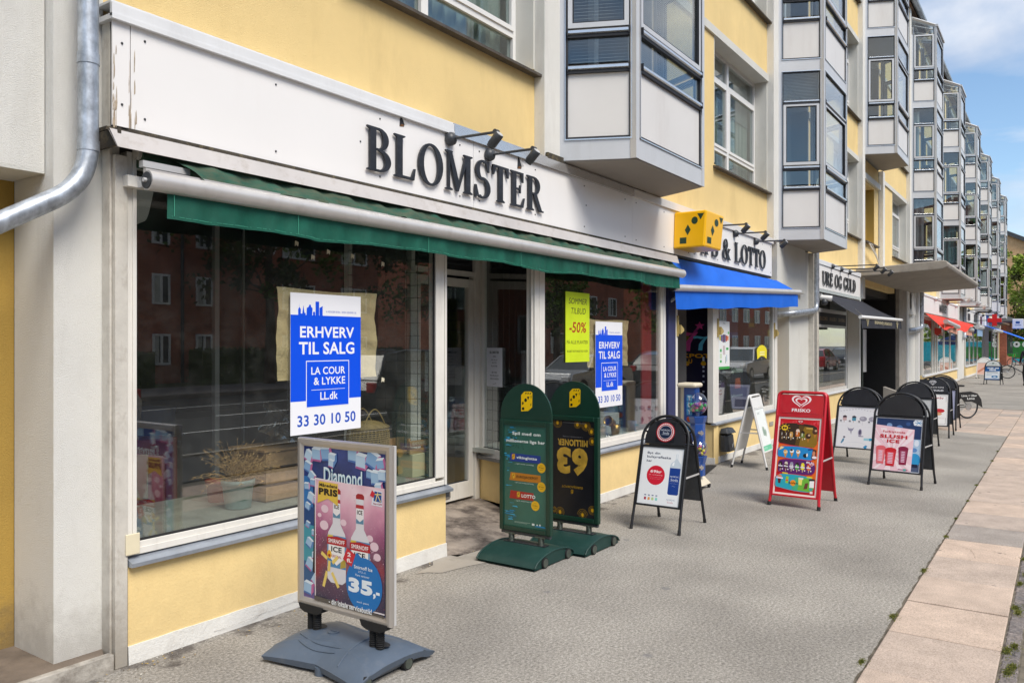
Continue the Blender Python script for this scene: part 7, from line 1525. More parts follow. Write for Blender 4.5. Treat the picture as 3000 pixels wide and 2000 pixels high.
def kbase(m):
    # bow-tie ballast base: wide ends, raised saddle, drooping front
    bw, bd = .74, .60
    def s_(u, v):
        x = (u - .5) * bw; t = 2 * abs(u - .5); y = (v - .5) * bd * (.80 + .20 * t)
        e = max(0.0, 1 - abs(2 * v - 1) ** 2.6); g = max(0.0, 1 - t ** 6)
        z = .055 + .085 * e * (.35 + .65 * g) - .018 * t * t * (1 - e)
        rid = .006 * math.exp(-((abs(2 * v - 1) - .45 - .25 * t) / .03) ** 2)
        return (x, y, z + rid)
    m.grid(s_, 60, 50, SG)
    edge = [s_(i / 40, 0) for i in range(41)] + [s_(1, j / 30) for j in range(1, 31)] + [s_(1 - i / 40, 1) for i in range(1, 41)] + [s_(0, 1 - j / 30) for j in range(1, 30)]
    n = len(edge); lo = [(x * .97, y * .97, max(.018, z - .035)) for x, y, z in edge]; lo2 = [(x * .90, y * .88, .022) for x, y, z in edge]
    m.add(edge + lo, [(i, (i + 1) % n, (i + 1) % n + n, i + n) for i in range(n)], SG); m.add(lo + lo2, [(i, (i + 1) % n, (i + 1) % n + n, i + n) for i in range(n)], SG)
kb = one('base', kbase, ks); kb.location = (.0, .03, 0)
def ks_(u, v):
    bw, bd = .74, .60; x = (u - .5) * bw; t = 2 * abs(u - .5); y = (v - .5) * bd * (.80 + .20 * t); e = max(0.0, 1 - abs(2 * v - 1) ** 2.6); g = max(0.0, 1 - t ** 6)
    return (x, y, .055 + .085 * e * (.35 + .65 * g) - .018 * t * t * (1 - e) + .002)
for f_ in (lambda t: (.14 + .50 * t, .30 - .10 * math.sin(2.6 * t)), lambda t: (.20 + .40 * t, .20 - .08 * math.sin(2.6 * t)), lambda t: (.52 + .30 * t, .78 + .06 * math.sin(2.6 * t)), lambda t: (.46 + .30 * t, .86 + .06 * math.sin(2.6 * t)), lambda t: (.72 - .04 * math.sin(3 * t), .06 + .88 * t)):
    one('ridge', lambda m: m.tube([ks_(*f_(i / 14)) for i in range(15)], .0042, SG, 6), kb)
one('foot', lambda m: m.tube([(-.27, -.20, .0), (-.27, -.20, .045)], .032, SG, 14), kb); one('foot', lambda m: m.tube([(.02, -.22, .0), (.02, -.22, .045)], .032, SG, 14), kb); one('foot', lambda m: m.tube([(-.27, .20, .0), (-.27, .20, .045)], .032, SG, 14), kb)
one('filler_cap', lambda m: (m.tube([(-.10, -.02, .138), (-.10, -.02, .146)], .032, SG, 18), m.box(-.12, -.08, -.024, -.016, .146, .150, SG)), kb)
for yy in (-.19, .12): one('wheel', lambda m: (m.tube([(.335, yy, .034), (.362, yy, .034)], .036, RUBBER, 18), m.tube([(.36, yy, .034), (.365, yy, .034)], .028, STEEL, 12)), ks)
for s in (-.245, .245):
    one('spring', lambda m: (spring(m, s - .024, 0, .132, .235, .021, RUBBER), spring(m, s + .024, 0, .132, .235, .021, RUBBER)), ks)
    one('socket', lambda m: m.add([(s + .062 * math.cos(a * .449), .036 * math.sin(a * .449), .1425) for a in range(14)], [tuple(range(14))], GASK), kb)
    one('clamp', lambda m: m.prism([(s - .10, KZ0 + .012), (s - .085, KZ0 - .02), (s - .05, KZ0 - .034), (s + .05, KZ0 - .034), (s + .085, KZ0 - .02), (s + .10, KZ0 + .012)], -.032, .032, RUBBER), ks, .004)

# --- capsule toy machine
CRM = mat('cream_plastic', (.74, .66, .50), .5, var=.04, vscale=5, grime=.15, gcol=(.4, .33, .22), gscale=9); TBL = mat('toy_machine_blue', (.01, .07, .32), .3, var=.1, vscale=5, coat=.4)
gm = thing('capsule_machine', 'cream and blue toy capsule machine with two round globes behind the gas bottle board', 'vending machine', (9.22, -.46, 0), R(-90))
one('back_post', lambda m: m.box(-.15, .04, .0, .16, .12, 1.24, CRM), gm, .03); one('top_cap', lambda m: m.box(-.155, .09, -.10, .165, 1.22, 1.275, CRM), gm, .03)
one('column', lambda m: (m.box(-.09, .06, -.02, .12, .13, 1.22, TBL),), gm, .01)
GL2 = glass('globe_plastic', (.9, .93, .92), .10)
CAPS = [mat('capsule_' + n, c, .35, var=0) for n, c in (('pink', (.6, .1, .25)), ('green', (.05, .35, .12)), ('purple', (.2, .06, .3)), ('white', (.7, .7, .65)), ('yellow', (.7, .6, .05)), ('blue', (.1, .3, .6)))]
for k, (zc, zb, zt, hx_) in enumerate(((1.0, .50, .88, 0), (.50, .16, .40, 0))):
    hexp = lambda r: [(.095 + r * math.cos(R(60 * i + 30)), -.03 + r * math.sin(R(60 * i + 30))) for i in range(6)]
    one('housing', lambda m: (m.prismz(hexp(.09), zb, zt - .09, TBL, hexp(.09)), m.prismz(hexp(.09), zt - .09, zt, TBL, hexp(.115))), gm, .006)
    one('crank', lambda m: (m.tube([(.15, -.12, (zb + zt) / 2), (.20, -.16, (zb + zt) / 2)], .022, ALUHI, 12), m.tube([(.19, -.155, (zb + zt) / 2 - .03), (.19, -.155, (zb + zt) / 2 + .03)], .008, ALUHI, 8)), gm)
    r_ = .11; one('globe', lambda m: m.ball((.095, -.03, zt + .10 if k else zt + .15), (r_ + .005, r_ + .005, .135 if k == 0 else .115), GL2, 22, 12), gm)
    rr = random.Random(4 + k); zc0 = zt + .10 if k else zt + .15; nn = 0
    hgt = .135 if k == 0 else .115
    def caps(m):
        for i in range(90):
            a, q = rr.uniform(0, 6.283), rr.random() ** .5 * .09; z = rr.uniform(zc0 - hgt * .75, zc0 - hgt * (.02 if k == 0 else -.3))
            if (q / .105) ** 2 + ((z - zc0) / (hgt - .02)) ** 2 < 1: m.ball((.095 + q * math.cos(a), -.03 + q * math.sin(a), z), .022, rr.choice(CAPS[:3] if k == 0 else CAPS), 8, 5)
    one('capsules', caps, gm)['kind'] = 'stuff'
def toy(m):
    for i, c in enumerate('TOYSTATION'):
        vs, fs = textmesh(c, .08); z = 1.06 - .085 * i
        if i == 3: m.add([(-.015 + .036 * math.cos(a * .5), -.026, z + .03 + .036 * math.sin(a * .5)) for a in range(13)], [tuple(range(13))], C('#c8502c')); continue
        m.add([(-.045 + .06 * a, -.0235, z + .066 * b) for a, b in [(-.1, -.08), (1.1, -.08), (1.1, 1.08), (-.1, 1.08)]], [(0, 1, 2, 3)], C('#5aa8dc')); m.add([(-.036 + .042 * a, -.0265, z + .006 + .052 * b) for a, b in vs], fs, C('#e4f2fa'))
one('lettering', toy, gm)
one('base', lambda m: m.prismz([(-.15, -.14), (.19, -.14), (.19, .17), (-.15, .17)], .05, .14, CRM, [(-.08, -.08), (.12, -.08), (.12, .12), (-.08, .12)]), gm, .008)
for x, y in ((-.13, -.12), (.17, -.12), (.17, .14), (-.13, .14)): one('caster', lambda m: m.tube([(x - .012, y, .028), (x + .012, y, .028)], .028, RUBBER, 12), gm)
tag(one('doormat', lambda m: m.grid(lambda u, v: (9.9 + 1.15 * u, -.05 - .28 * v * (1 - u * .8), .012 + .05 * math.sin(u * 3.1) * (1 - v)), 12, 4, RUBBER)), 'bent black rubber mat lying behind the capsule machine at the lottery shop door', 'doormat')

# --- far boards
def nails(w, h):
    p = Poster(w, h, C('#e2b9a8')); 
    for i in range(4): p.pg([(.1 + .2 * i, .15 + .12 * i), (.45 + .15 * i, .35 + .14 * i), (.35 + .15 * i, .48 + .14 * i), (.02 + .2 * i, .30 + .12 * i)], C('#c9866e')); p.pg([(.45 + .12 * i, .36 + .13 * i), (.72 + .07 * i, .50 + .13 * i), (.66 + .07 * i, .58 + .12 * i), (.40 + .12 * i, .46 + .13 * i)], C('#f0e6e6'))
    return p
a_board('white arched board with a manicure photo, far down the pavement', 46.6, -.80, -97, nails, .64, 1.10, .60, .82, .20, .018, WB, WB, True, None)
def wash(w, h):
    p = Poster(w, h, C('#dfe8f0')); p.pg([(0, .62), (1, .66), (1, 1), (0, 1)], C('#1d5c9c')); p.tx('VASK OG', .12, .9, .84, .95, C('#f0f6fa'), .05); p.tx('RENS', .28, .72, .70, .81, C('#f0f6fa'), .05); p.rc(0, 1, 0, .08, C('#1d5c9c')); p.rc(.1, .85, .54, .58, C('#2a3c50')); p.el(.65, .24, .22, .10, C('#2a78b4')); p.el(.65, .24, .1, .05, C('#cfe2f0')); p.rc(.1, .5, .40, .42, C('#8fa8bc')); p.rc(.1, .45, .34, .36, C('#8fa8bc')); return p
def wash_head():
    p = Poster(.46, .20, C('#d4dbdb'), .002); p.tx('LYNRENSEN', .1, .9, .12, .26, C('#8a9a9a'), .02); p.el(.5, .55, .10, .13, C('#2d5a48')); p.rc(.2, .8, .52, .58, C('#2d4a44')); return p
a_board('black arched board advertising washing and cleaning on the far pavement', 39.9, -1.62, -97, wash, .64, 1.08, .60, .80, .20, .016, BLACKP, WB, True, None, wash_head, hl=.83)

# ================================================================= BICYCLES
def bicycle(label, x, y, ang, col, basket=None, fender=False, group=None):
    t = thing('bicycle', label, 'bicycle', (x, y, 0), R(ang), group); fm = mat('bike_paint_' + str(col[1])[:4], col, .4, coat=.3)
    for i, wx in enumerate((0.0, 1.10)):
        w = thing_wheel(t, wx)
    one('frame', lambda m: (m.tube([(0, 0, .33), (.42, 0, .30)], .012, fm), m.tube([(.0, 0, .33), (.30, 0, .72)], .010, fm), m.tube([(.42, 0, .30), (.28, 0, .86)], .018, fm), m.tube([(.42, 0, .30), (.92, 0, .62)], .028, fm), m.tube([(.33, 0, .66), (.90, 0, .72)], .020, fm), m.tube([(.94, 0, .55), (.86, 0, .98)], .018, fm), m.tube([(1.10, 0, .33), (.94, 0, .60)], .014, fm)), t)
    one('saddle', lambda m: m.prismz([(.15, -.07), (.22, -.08), (.42, -.02), (.42, .02), (.22, .08), (.15, .07)], .87, .92, RUBBER), t, .015)
    one('handlebar', lambda m: (m.tube([(.80, -.30, 1.04), (.86, -.22, 1.06), (.87, 0, 1.02), (.86, .22, 1.06), (.80, .30, 1.04)], .013, DGREY), m.tube([(.76, -.33, 1.03), (.84, -.28, 1.05)], .018, RUBBER), m.tube([(.76, .33, 1.03), (.84, .28, 1.05)], .018, RUBBER)), t)
    one('crank_set', lambda m: (m.tube([(.42, -.05, .30), (.42, .05, .30)], .05, DGREY, 14), m.tube([(.42, -.07, .30), (.56, -.07, .22)], .01, ALU), m.tube([(.42, .07, .30), (.28, .07, .38)], .01, ALU), m.box(.52, .62, -.15, -.07, .21, .23, RUBBER), m.box(.23, .33, .07, .15, .37, .39, RUBBER)), t)
    if fender:
        fd = one('rear_fender', lambda m: m.prism([(-.44, .30), (-.40, .52), (-.28, .68), (-.05, .74), (.30, .72), (.34, .62), (.10, .46), (-.10, .46), (-.26, .40)], .035, .055, RUBBER), t, .004)
        def ft(m):
            for s, x0, x1, z0, z1 in (('Lime + Uber', -.26, .24, .60, .655), ('Lime', -.18, .06, .52, .58)): vs, fs = textmesh(s, .02); m.add([(x1 - (x1 - x0) * a, .058, z0 + (z1 - z0) * b) for a, b in vs], fs, C('#d8dad8'))
        one('lettering', ft, fd); one('chain_guard', lambda m: m.tube([(0, .03, .33), (0, .05, .33)], .10, ALUHI, 16), t)
    if basket:
        bm = mat('basket_green', basket, .45, var=.05)
        one('basket', lambda m: (m.prismz([(.92, -.14), (1.22, -.14), (1.22, .14), (.92, .14)], .80, 1.02, bm, [(.87, -.20), (1.30, -.20), (1.30, .20), (.87, .20)]),), t)
    return t
def thing_wheel(t, wx):
    w = one('wheel', lambda m: m.tube([(wx + .31 * math.cos(i * .2244), 0, .345 + .31 * math.sin(i * .2244)) for i in range(29)], .011, DGREY, 6, False), t)
    one('tyre', lambda m: m.tube([(wx + .327 * math.cos(i * .2244), 0, .345 + .327 * math.sin(i * .2244)) for i in range(29)], .019, RUBBER, 8, False), w)
    one('spokes', lambda m: [m.tube([(wx, .02 * (-1) ** i, .345), (wx + .30 * math.cos(i * .2618), 0, .345 + .30 * math.sin(i * .2618))], .0022, ALU, 3, False) for i in range(24)] + [m.tube([(wx, -.04, .345), (wx, .04, .345)], .03, ALU, 10)], w)['kind'] = 'stuff'
    return w
bicycle('hire bicycle with a green basket and a black lettered rear fender behind the arched boards', 21.45, -2.32, 138, (.03, .04, .035), (.03, .36, .05), True).scale = (.86, .86, .86)
bicycle('dark bicycle parked far off near the painted fence', 47.5, -2.9, 100, (.02, .02, .025))
bicycle('bicycle with a light green basket leaning before the painted fence', 69.0, -1.9, 60, (.4, .03, .05), (.2, .6, .08))

# ================================================================= PERSON at the right edge of the picture
def skin_body(name, joints, edges, radii, m, parent=None, sub=1):
    me = bpy.data.meshes.new(name); me.from_pydata(joints, edges, []); me.materials.append(m)
    o = bpy.data.objects.new(name, me); COL.objects.link(o); s = o.modifiers.new('skin', 'SKIN')
    for i, r in enumerate(radii): me.skin_vertices[0].data[i].radius = (r, r); me.skin_vertices[0].data[i].use_root = (i == 0)
    s.use_smooth_shade = True; sb = o.modifiers.new('sub', 'SUBSURF'); sb.levels = sub; sb.render_levels = sub
    if parent: o.parent = parent
    return o
pe = thing('person', 'person in dark clothes walking with a stick at the right edge of the far pavement', 'person', (39.2, -2.95, 0), R(20))
DARKC = mat('dark_coat', (.012, .014, .02), .9, var=.2, vscale=9); SKIN = mat('skin', (.50, .28, .19), .6)
J = [(0, 0, .95), (0, 0, 1.15), (0, 0, 1.38), (0, 0, 1.50), (.02, 0, 1.60), (.03, 0, 1.70), (0, .19, 1.40), (-.02, .26, 1.15), (.12, .27, .96), (0, -.19, 1.40), (.06, -.26, 1.14), (.26, -.27, 1.02), (0, .09, .90), (.14, .10, .50), (.05, .10, .10), (0, -.09, .90), (-.10, -.10, .50), (-.26, -.10, .14), (.20, .10, .04), (-.12, -.10, .04)]
Ed = [(0, 1), (1, 2), (2, 3), (3, 4), (4, 5), (2, 6), (6, 7), (7, 8), (2, 9), (9, 10), (10, 11), (0, 12), (12, 13), (13, 14), (0, 15), (15, 16), (16, 17), (14, 18), (17, 19)]
Rr = [.15, .14, .16, .055, .075, .08, .075, .05, .035, .075, .05, .035, .10, .075, .05, .10, .075, .05, .045, .045]
skin_body('body', J, Ed, Rr, DARKC, pe)
one('head', lambda m: (m.ball((.04, 0, 1.66), (.085, .075, .115), SKIN, 14, 10), m.ball((.13, 0, 1.65), (.02, .014, .02), SKIN, 8, 5), m.ball((.03, .078, 1.65), (.015, .01, .03), SKIN, 8, 5), m.ball((.03, -.078, 1.65), (.015, .01, .03), SKIN, 8, 5)), pe)
one('hair', lambda m: m.ball((.02, 0, 1.70), (.095, .085, .10), mat('dark_hair', (.03, .02, .015), .7), 14, 10), pe)
for s, hxp in ((1, .12), (-1, .28)):
    def hand(m):
        z = .93 if s == 1 else 1.0; m.ball((hxp, .27 * s, z), (.03, .018, .045), SKIN, 10, 6)
        for i, (dx, l) in enumerate(((-.02, .05), (-.007, .058), (.006, .055), (.019, .045))): m.tube([(hxp + dx, .27 * s, z - .03), (hxp + dx + .004, .265 * s, z - .03 - l * .6), (hxp + dx + .012, .255 * s, z - .03 - l)], .008, SKIN, 6)
        m.tube([(hxp + .025, .27 * s, z + .01), (hxp + .045, .26 * s, z - .02), (hxp + .04, .25 * s, z - .045)], .009, SKIN, 6)
    one('hand', hand, pe)
tag(one('walking_stick', lambda m: (m.tube([(39.62, -2.80, .0), (39.50, -2.82, .95), (39.42, -2.84, 1.0)], .012, ALU, 8))), 'thin walking stick held by the person at the right edge', 'walking stick')

# ================================================================= THE FAR END: brick shop, fence, tree, gabled house
def brick_extra(scale, c1, c2, mortar):
    def f(N, L, geo, last):
        sp = N.new('ShaderNodeSeparateXYZ'); L.new(geo.outputs['Position'], sp.inputs[0]); ad = N.new('ShaderNodeMath'); ad.operation = 'ADD'; L.new(sp.outputs[0], ad.inputs[0]); L.new(sp.outputs[1], ad.inputs[1])
        cb = N.new('ShaderNodeCombineXYZ'); L.new(ad.outputs[0], cb.inputs[0]); L.new(sp.outputs[2], cb.inputs[1])
        b = N.new('ShaderNodeTexBrick'); b.inputs['Scale'].default_value = scale; b.inputs['Color1'].default_value = c1 + (1,); b.inputs['Color2'].default_value = c2 + (1,); b.inputs['Mortar'].default_value = mortar + (1,); b.inputs['Mortar Size'].default_value = .018
        L.new(cb.outputs[0], b.inputs['Vector']); x = N.new('ShaderNodeMixRGB'); x.blend_type = 'MULTIPLY'; x.inputs[0].default_value = 1; L.new(b.outputs[0], x.inputs[1]); L.new(last, x.inputs[2]); return x.outputs[0]
    return f
BRR = ramp_mat('red_brick', [(.3, (.75, .75, .75)), (.7, (1.15, 1.1, 1.1))], 1.2, .9, 6, extra=brick_extra(3.6, (.36, .11, .065), (.46, .16, .09), (.28, .18, .14)))
BRY = ramp_mat('yellow_brick', [(.3, (.8, .8, .8)), (.7, (1.1, 1.1, 1.1))], 1.0, .9, 5, extra=brick_extra(3.6, (.70, .40, .18), (.80, .50, .25), (.5, .38, .26)))
SLATE = mat('dark_slate_roof', (.06, .065, .07), .7, var=.2, vscale=4)
bs = thing('brick_shop', 'low red brown brick shop at the end of the yellow building', 'building')
one('wall', lambda m: (m.box(76.0, 84, -.3, 6, 0, 3.6, BRR)), bs); one('roof', lambda m: m.prismz([(75.6, -1.4), (84.4, -1.4), (84.4, 6.4), (75.6, 6.4)], 3.6, 4.5, SLATE, [(77, 1), (83, 1), (83, 5), (77, 5)]), bs)
for i in range(4): one('window', lambda m: (m.box(76.5 + 1.9 * i, 77.9 + 1.9 * i, -.36, -.30, .9, 2.7, GLASSUP), m.frame(76.45 + 1.9 * i, 77.95 + 1.9 * i, .85, 2.75, .08, -.38, -.31, DGREY)), bs)
fe = thing('painted_fence', 'turquoise painted fence with green cartoon graffiti beyond the shops', 'fence', (88, -2, 0))
TEAL = mat('turquoise_fence_paint', (.01, .36, .46), .7, var=.2, vscale=1.2)
for i in range(24): one('board', lambda m: m.box(0, .06, -9 + .5 * i, -8.515 + .5 * i, .05, 1.95, TEAL), fe)
GRF = mat('graffiti_green', (.02, .19, .03), .7, var=.3, vscale=2)
one('graffiti', lambda m: (m.prism.__self__ is None, m.add([(-.02, 1.0 + 1.5 * math.cos(a * .35) * (1 + .2 * math.sin(3 * a)), 1.2 + .8 * math.sin(a * .35)) for a in range(18)], [tuple(range(18))], GRF), m.add([(-.03, -1.1 + 1.2 * math.cos(a * .35) * (1 + .25 * math.cos(2 * a)), .9 + .6 * math.sin(a * .35)) for a in range(18)], [tuple(range(18))], GRF),
    [m.add([(-.04, yy + .28 * math.cos(a * .4488), 1.7 + .28 * math.sin(a * .4488)) for a in range(14)], [tuple(range(14))], C('#d0d8d0')) for yy in (1.5, .8)], [m.add([(-.05, yy + .1 * math.cos(a * .7), 1.72 + .1 * math.sin(a * .7)) for a in range(9)], [tuple(range(9))], C('#101410')) for yy in (1.5, .8)]), fe)
gh = thing('gabled_house', 'yellow brick gabled house with a dark roof behind the far tree', 'building')
one('wall', lambda m: m.add([(108, 11, 0), (108, -2, 0), (108, -2, 12.6), (108, 4.5, 16.0), (108, 11, 12.6), (128, 11, 0), (128, -2, 0), (128, -2, 12.6), (128, 4.5, 16.0), (128, 11, 12.6)], [(0, 1, 2, 3, 4), (9, 8, 7, 6, 5), (1, 6, 7, 2), (4, 9, 5, 0)], BRY), gh)
one('side_wing', lambda m: m.box(108.5, 126, -14, -2.01, 0, 12.2, WWHITE), gh)
one('roof', lambda m: m.add([(107.6, -2.5, 12.3), (107.6, 4.5, 15.95), (128.4, 4.5, 15.95), (128.4, -2.5, 12.3), (107.6, -2.5, 12.8), (107.6, 4.5, 16.45), (128.4, 4.5, 16.45), (128.4, -2.5, 12.8), (107.6, 11.5, 12.3), (107.6, 11.5, 12.8), (128.4, 11.5, 12.3), (128.4, 11.5, 12.8)], [(4, 5, 6, 7), (0, 1, 5, 4), (1, 8, 9, 5), (5, 9, 11, 6), (3, 2, 6, 7), (0, 3, 7, 4), (8, 10, 11, 9)], SLATE), gh)
for i in range(3): one('window', lambda m: m.box(107.9, 107.99, -.5 + 2.6 * i, .7 + 2.6 * i, 6.2, 7.8, GLASSUP), gh)
LEAF = [ramp_mat('leaf_' + n, [(.3, a), (.7, b)], 1.5, .65, 3) for n, a, b in (('mid', (.055, .10, .014), (.13, .21, .03)), ('light', (.15, .24, .025), (.34, .42, .05)), ('dark', (.018, .038, .010), (.05, .085, .018)), ('olive', (.05, .055, .015), (.10, .10, .03)))]
BARK = mat('bark_brown', (.085, .06, .042), .95, var=.3, vscale=6, bump=1, bscale=20)
def tree(label, x, y, h, cr, n=5200, ls=.16, mix=(0, 0, 1, 2), clear=.3, seed=1, group=None, cat='tree'):
    t = thing('tree', label, cat, (x, y, 0), 0, group); r = random.Random(seed); tips = []
    def trunk(m):
        m.tube([(0, 0, -.05), (.05, .03, h * .25), (-.05, .05, h * .5), (.05, 0, h * .8)], [h * .028, h * .021, h * .015, h * .005], BARK, 8)
        for i in range(26):
            z = h * (clear + (.9 - clear) * r.random()); a = r.uniform(0, 6.283); L_ = cr * r.uniform(.45, .95) * (1 - .45 * abs((z / h - .6) / .4)); d = Vector((math.cos(a), math.sin(a), r.uniform(.15, .6))); p = Vector((0, 0, z)); path = [p.copy()]
            for j in range(4): p = p + d * L_ / 4 + Vector((r.gauss(0, .12), r.gauss(0, .12), r.gauss(.05, .1))); path.append(p.copy())
            tips.extend(path[2:]); m.tube(path, [.05, .04, .03, .02, .01], BARK, 5)
    one('trunk', trunk, t)
    cl = []
    for k in range(58):
        c = r.choice(tips) + Vector((r.gauss(0, cr * .16), r.gauss(0, cr * .16), r.gauss(0, cr * .15))); cl.append((c, cr * r.uniform(.13, .30), r.choice(mix)))
    def crown(m):
        for i in range(n):
            c, s, k = r.choice(cl); v = Vector((r.gauss(0, 1), r.gauss(0, 1), r.gauss(0, .8))); v = v.normalized() * s * r.random() ** .4; p = c + v
            a = Vector((r.gauss(0, 1), r.gauss(0, 1), r.gauss(0, 1))).normalized() * ls; b = a.cross(Vector((r.gauss(0, 1), r.gauss(0, 1), r.gauss(0, 1)))).normalized() * ls * .6
            m.add([p - a, p + b, p + a, p - b], [(0, 1, 2, 3)], LEAF[k if r.random() < .8 else r.choice(mix)])
    one('crown', crown, t)
    return t
tree('tall leafy green tree at the far right, before the gabled brick house', 91, -1.8, 9.9, 3.3, 9000, .14, (0, 1, 1, 1, 3), .15, 2)
tree('second green tree standing behind the far right tree', 99, -6.5, 10, 4.2, 5000, .2, (0, 2, 0, 1), .15, 5)
tree('small yellow leaved tree in front of the gabled house wall', 97, 1.1, 12.4, 1.6, 1200, .16, (1, 1, 1), .55, 7)

# ================================================================= ACROSS THE ROAD (mirrored in the shop panes)
WGL = mat('dark_window_glass', (.05, .06, .065), .08, spec=.8, var=0)
def brick_house(label, x0, x1, y0, dep, h, storeys, wins, roofh=2.6, extra=None):
    t = thing('brick_house', label, 'building', (x0, y0, 0))
    w = x1 - x0
    one('wall', lambda m: m.box(0, w, -dep, 0, 0, h, BRR), t)
    one('roof', lambda m: m.add([(-.3, .4, h), (w + .3, .4, h), (w + .3, -dep - .4, h), (-.3, -dep - .4, h), (.2, -dep / 2, h + roofh), (w - .2, -dep / 2, h + roofh)], [(0, 1, 5, 4), (2, 3, 4, 5), (1, 2, 5), (3, 0, 4)], mat('red_roof_tiles', (.20, .06, .035), .8, var=.2, vscale=3)), t)
    me = None; s = h / storeys
    for k in range(storeys):
        for (a, b) in wins:
            f = one('window', lambda m: (m.frame(a, b, .35 * s, .86 * s, .09, .01, .07, WWHITE), m.box((a + b) / 2 - .05, (a + b) / 2 + .05, .01, .072, .35 * s + .09, .86 * s - .09, WWHITE)), t); f.location.z = k * s
            one('pane', lambda m: m.box(a + .08, b - .08, .012, .03, .35 * s + .08, .86 * s - .08, WGL), f)
            q = .2 + .25 * ((k * 7 + int(a * 3)) % 3) / 2; one('curtain', lambda m: (m.box(a + .09, a + .09 + (b - a - .18) * q, .031, .034, .35 * s + .09, .86 * s - .09, CURT)), f)
    return t
bh = brick_house('dark red brick housing block with white windows opposite the flower shop', 6, 31.5, -26.5, 10, 12.5, 5, [(1.2, 2.2), (4.5, 5.5), (7.6, 8.6), (10.5, 11.2), (12.4, 13.2), (14.4, 15.2), (19.0, 21.0), (22.8, 24.6)])
def sab(m):
    for s, a, b, z in (('SAB', 17.3, 18.5, 6.55), ('Voorparken', 15.9, 18.7, 5.85)): vs, fs = textmesh(s, .03); m.add([(b - (b - a) * u, .03, z + .5 * v) for u, v in vs], fs, WWHITE)
one('lettering', sab, bh); one('downpipe', lambda m: (m.tube([(13.75, .06, 0), (13.75, .06, 12.5)], .07, DGREY, 8)), bh)
brick_house('lower red brick block farther along the other side of the road', 38, 62, -27, 10, 9.0, 3, [(2, 4), (7, 9), (12, 14), (17, 19), (21, 22.5)])
brick_house('long brick block far along the other side of the road', 66, 110, -27, 10, 9.5, 3, [(3 + 4 * i, 5 + 4 * i) for i in range(10)])
brick_house('brick block across the road behind the viewer', -45, 0, -28, 10, 11, 3, [(3 + 4.2 * i, 5 + 4.2 * i) for i in range(10)])
def hedge(x0, x1, y, h, seed):
    r = random.Random(seed)
    def f(m):
        m.box(x0, x1, y - .45, y + .45, .1, h - .12, LEAF[2])
        for i in range(int((x1 - x0) * 210)):
            p = Vector((r.uniform(x0 - .05, x1 + .05), y + r.choice([.47, -.47, r.uniform(-.45, .45)]) + r.gauss(0, .03), r.uniform(.1, h))); 
            if abs(p.y - y) < .44: p.z = h - .1 + r.gauss(0, .04)
            a = Vector((r.gauss(0, 1), r.gauss(0, 1), r.gauss(0, 1))).normalized() * .06; b = a.cross(Vector((r.gauss(0, 1), r.gauss(0, 1), 1))).normalized() * .04
            m.add([p - a, p + b, p + a, p - b], [(0, 1, 2, 3)], LEAF[r.choice((0, 2, 2))])
    return f
tag(one('hedge', hedge(7, 17, -24.4, 1.5, 1)), 'clipped dark hedge before the brick block, left part', 'hedge', 'hedges across the road')
tag(one('hedge', hedge(19, 31, -24.4, 1.6, 2)), 'clipped dark hedge before the brick block, right part', 'hedge', 'hedges across the road')
tree('street tree across the road opposite the blue for-sale poster', 21.5, -23.0, 9.5, 3.2, 3800, .13, (2, 3, 2, 0), .33, 11, 'street trees across the road')
tree('street tree across the road opposite the right flower shop pane', 30, -22.6, 10.5, 3.6, 4200, .13, (2, 0, 2), .3, 12, 'street trees across the road')
tree('street tree across the road opposite the lottery shop', 44, -22.8, 9.5, 3.3, 3600, .14, (2, 0, 0), .3, 13, 'street trees across the road')
tree('street tree across the road opposite the gold shop', 60, -22.6, 9.0, 3.3, 3000, .16, (0, 0, 1), .3, 14, 'street trees across the road')
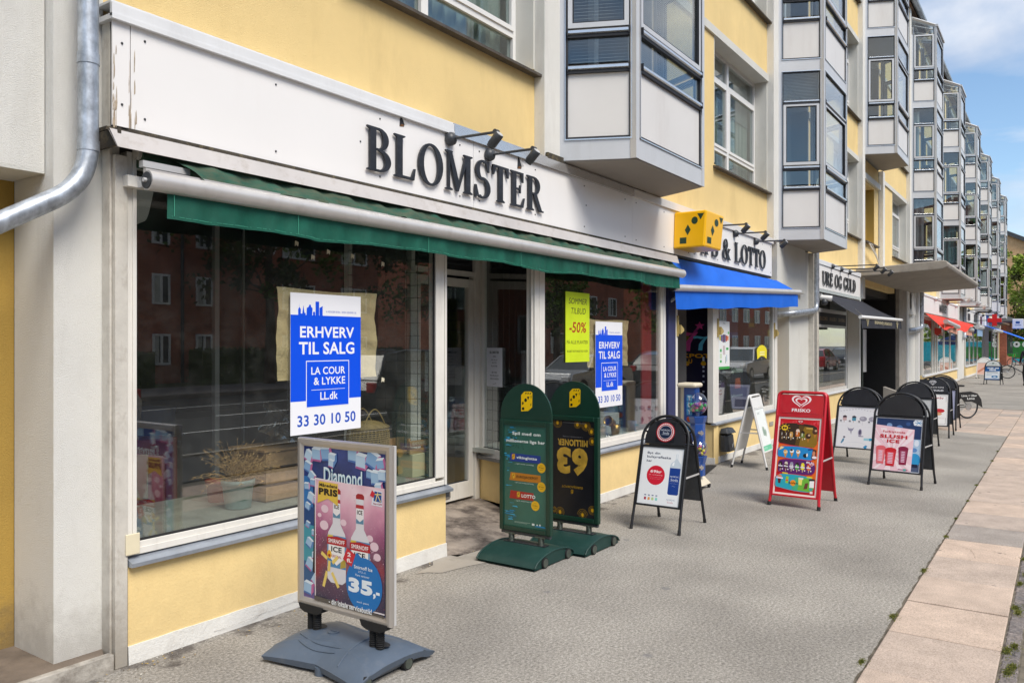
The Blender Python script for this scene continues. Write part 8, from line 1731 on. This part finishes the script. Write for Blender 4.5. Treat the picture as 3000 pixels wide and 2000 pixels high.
def car(label, x, y, ang, col, kind='hatch', group='cars on the road'):
    t = thing('car', label, 'car', (x, y, -.03), R(ang), group); paint = mat('car_paint_%d' % int(col[0] * 1000 + col[2] * 77), col, .25, .1, var=0, coat=.6)
    L_, W_, H_ = (4.4, 1.8, 1.62) if kind == 'suv' else (4.2, 1.74, 1.45)
    low = [(-.5, .30), (-.5, .62), (-.485, .80), (-.40, .90), (-.30, .93)] if kind != 'wagon' else [(-.5, .3), (-.5, .75), (-.47, .9)]
    belt = [(-.5, .30), (-.495, .66), (-.47, .86), (-.20, .95), (.05, .98), (.35, 1.0), (.47, .96), (.5, .75), (.5, .30)]
    roof = [(-.22, .94), (-.08, H_ - .10), (.02, H_ - .01), (.22, H_), (.38, H_ - .10), (.47, .98)]
    def body(m):
        n = len(belt); hw = W_ / 2
        def ring(y, ins): return [(bx_ * L_, y, bz if bz < .35 else bz - ins) for bx_, bz in belt]
        secs = [(-hw, .05), (-hw * .97, .0), (hw * .97, .0), (hw, .05)]
        ys = [(-hw + .06, .03), (-hw, .12)]
        A = [(a * L_ * .985, -hw + .0, c - .06 if c > .35 else c) for a, c in belt]; B = [(a * L_, -hw + .10, c) for a, c in belt]; C2 = [(a * L_, hw - .10, c) for a, c in belt]; D = [(a * L_ * .985, hw, c - .06 if c > .35 else c) for a, c in belt]
        vs = A + B + C2 + D; fs = []
        for k in range(3): fs += [(k * n + i, k * n + i + 1, (k + 1) * n + i + 1, (k + 1) * n + i) for i in range(n - 1)]
        fs += [tuple(range(n)), tuple(range(4 * n - 1, 3 * n - 1, -1))]
        m.add(vs, fs, paint)
    one('body', body, t, .03)
    def cabin(m):
        n = len(roof); hw = W_ / 2; A = []; B = []
        for a, c in roof: ins = .02 + .22 * (c - .94) / (H_ - .94); A.append((a * L_, -hw + ins + .03, c)); B.append((a * L_, hw - ins - .03, c))
        m.add(A + B, [tuple(range(n)), tuple(range(2 * n - 1, n - 1, -1))] + [(i, i + 1, i + 1 + n, i + n) for i in (0, 4)], WGL); m.add(A + B, [(i, i + 1, i + 1 + n, i + n) for i in (1, 2, 3)], paint)
        for y_ in (A, B): m.tube([y_[0], y_[1], y_[2], y_[3], y_[4], y_[5]], .035, paint, 5); m.tube([(.06 * L_, y_[0][1], .96), (.06 * L_, y_[2][1], H_ - .02)], .03, paint, 5)
    one('cabin', cabin, t)
    for wx in (-.32, .31):
        for s in (-1, 1):
            w = one('wheel', lambda m: m.tube([(wx * L_, s * (W_ / 2 - .2), .32), (wx * L_, s * (W_ / 2 + .01), .32)], .32, RUBBER, 22), t); one('rim', lambda m: m.tube([(wx * L_, s * (W_ / 2 - .0), .32), (wx * L_, s * (W_ / 2 + .02), .32)], .20, ALU, 14), w)
    for s in (-1, 1): one('headlight', lambda m: m.box(-.505 * L_, -.47 * L_, s * (W_ / 2 - .38), s * (W_ / 2 - .08), .60, .75, WWHITE), t, .02); one('tail_light', lambda m: m.box(.48 * L_, .503 * L_, s * (W_ / 2 - .30), s * (W_ / 2 - .06), .70, .92, mat('tail_light_red', (.45, .01, .01), .3)), t, .02)
    one('grille', lambda m: m.box(-.506 * L_, -.49 * L_, -.4, .4, .45, .62, GASK), t); one('number_plate', lambda m: m.box(-.508 * L_, -.506 * L_, -.26, .26, .36, .46, WWHITE), t)
    return t
car('white car passing on the road opposite the left end of the flower shop', 6.3, -11.2, 2, (.62, .63, .64), 'suv')
car('black car parked opposite the big flower shop pane', 14.8, -9.0, 180, (.012, .013, .016), 'suv')
car('silver hatchback parked opposite the shop door', 23.5, -9.2, 1, (.42, .43, .45))
car('dark grey car parked opposite the right flower shop pane', 30.5, -9.0, 180, (.05, .055, .06))
car('white estate car parked opposite the lottery shop', 40, -9.2, 0, (.60, .60, .60), 'suv')
car('red car parked opposite the gold shop', 56, -9.4, 180, (.36, .01, .012))
car('black hatchback farther along the road', 66, -10, 0, (.02, .02, .024))
car('white van-like car far along the road', 78, -10.2, 0, (.62, .62, .62), 'suv')
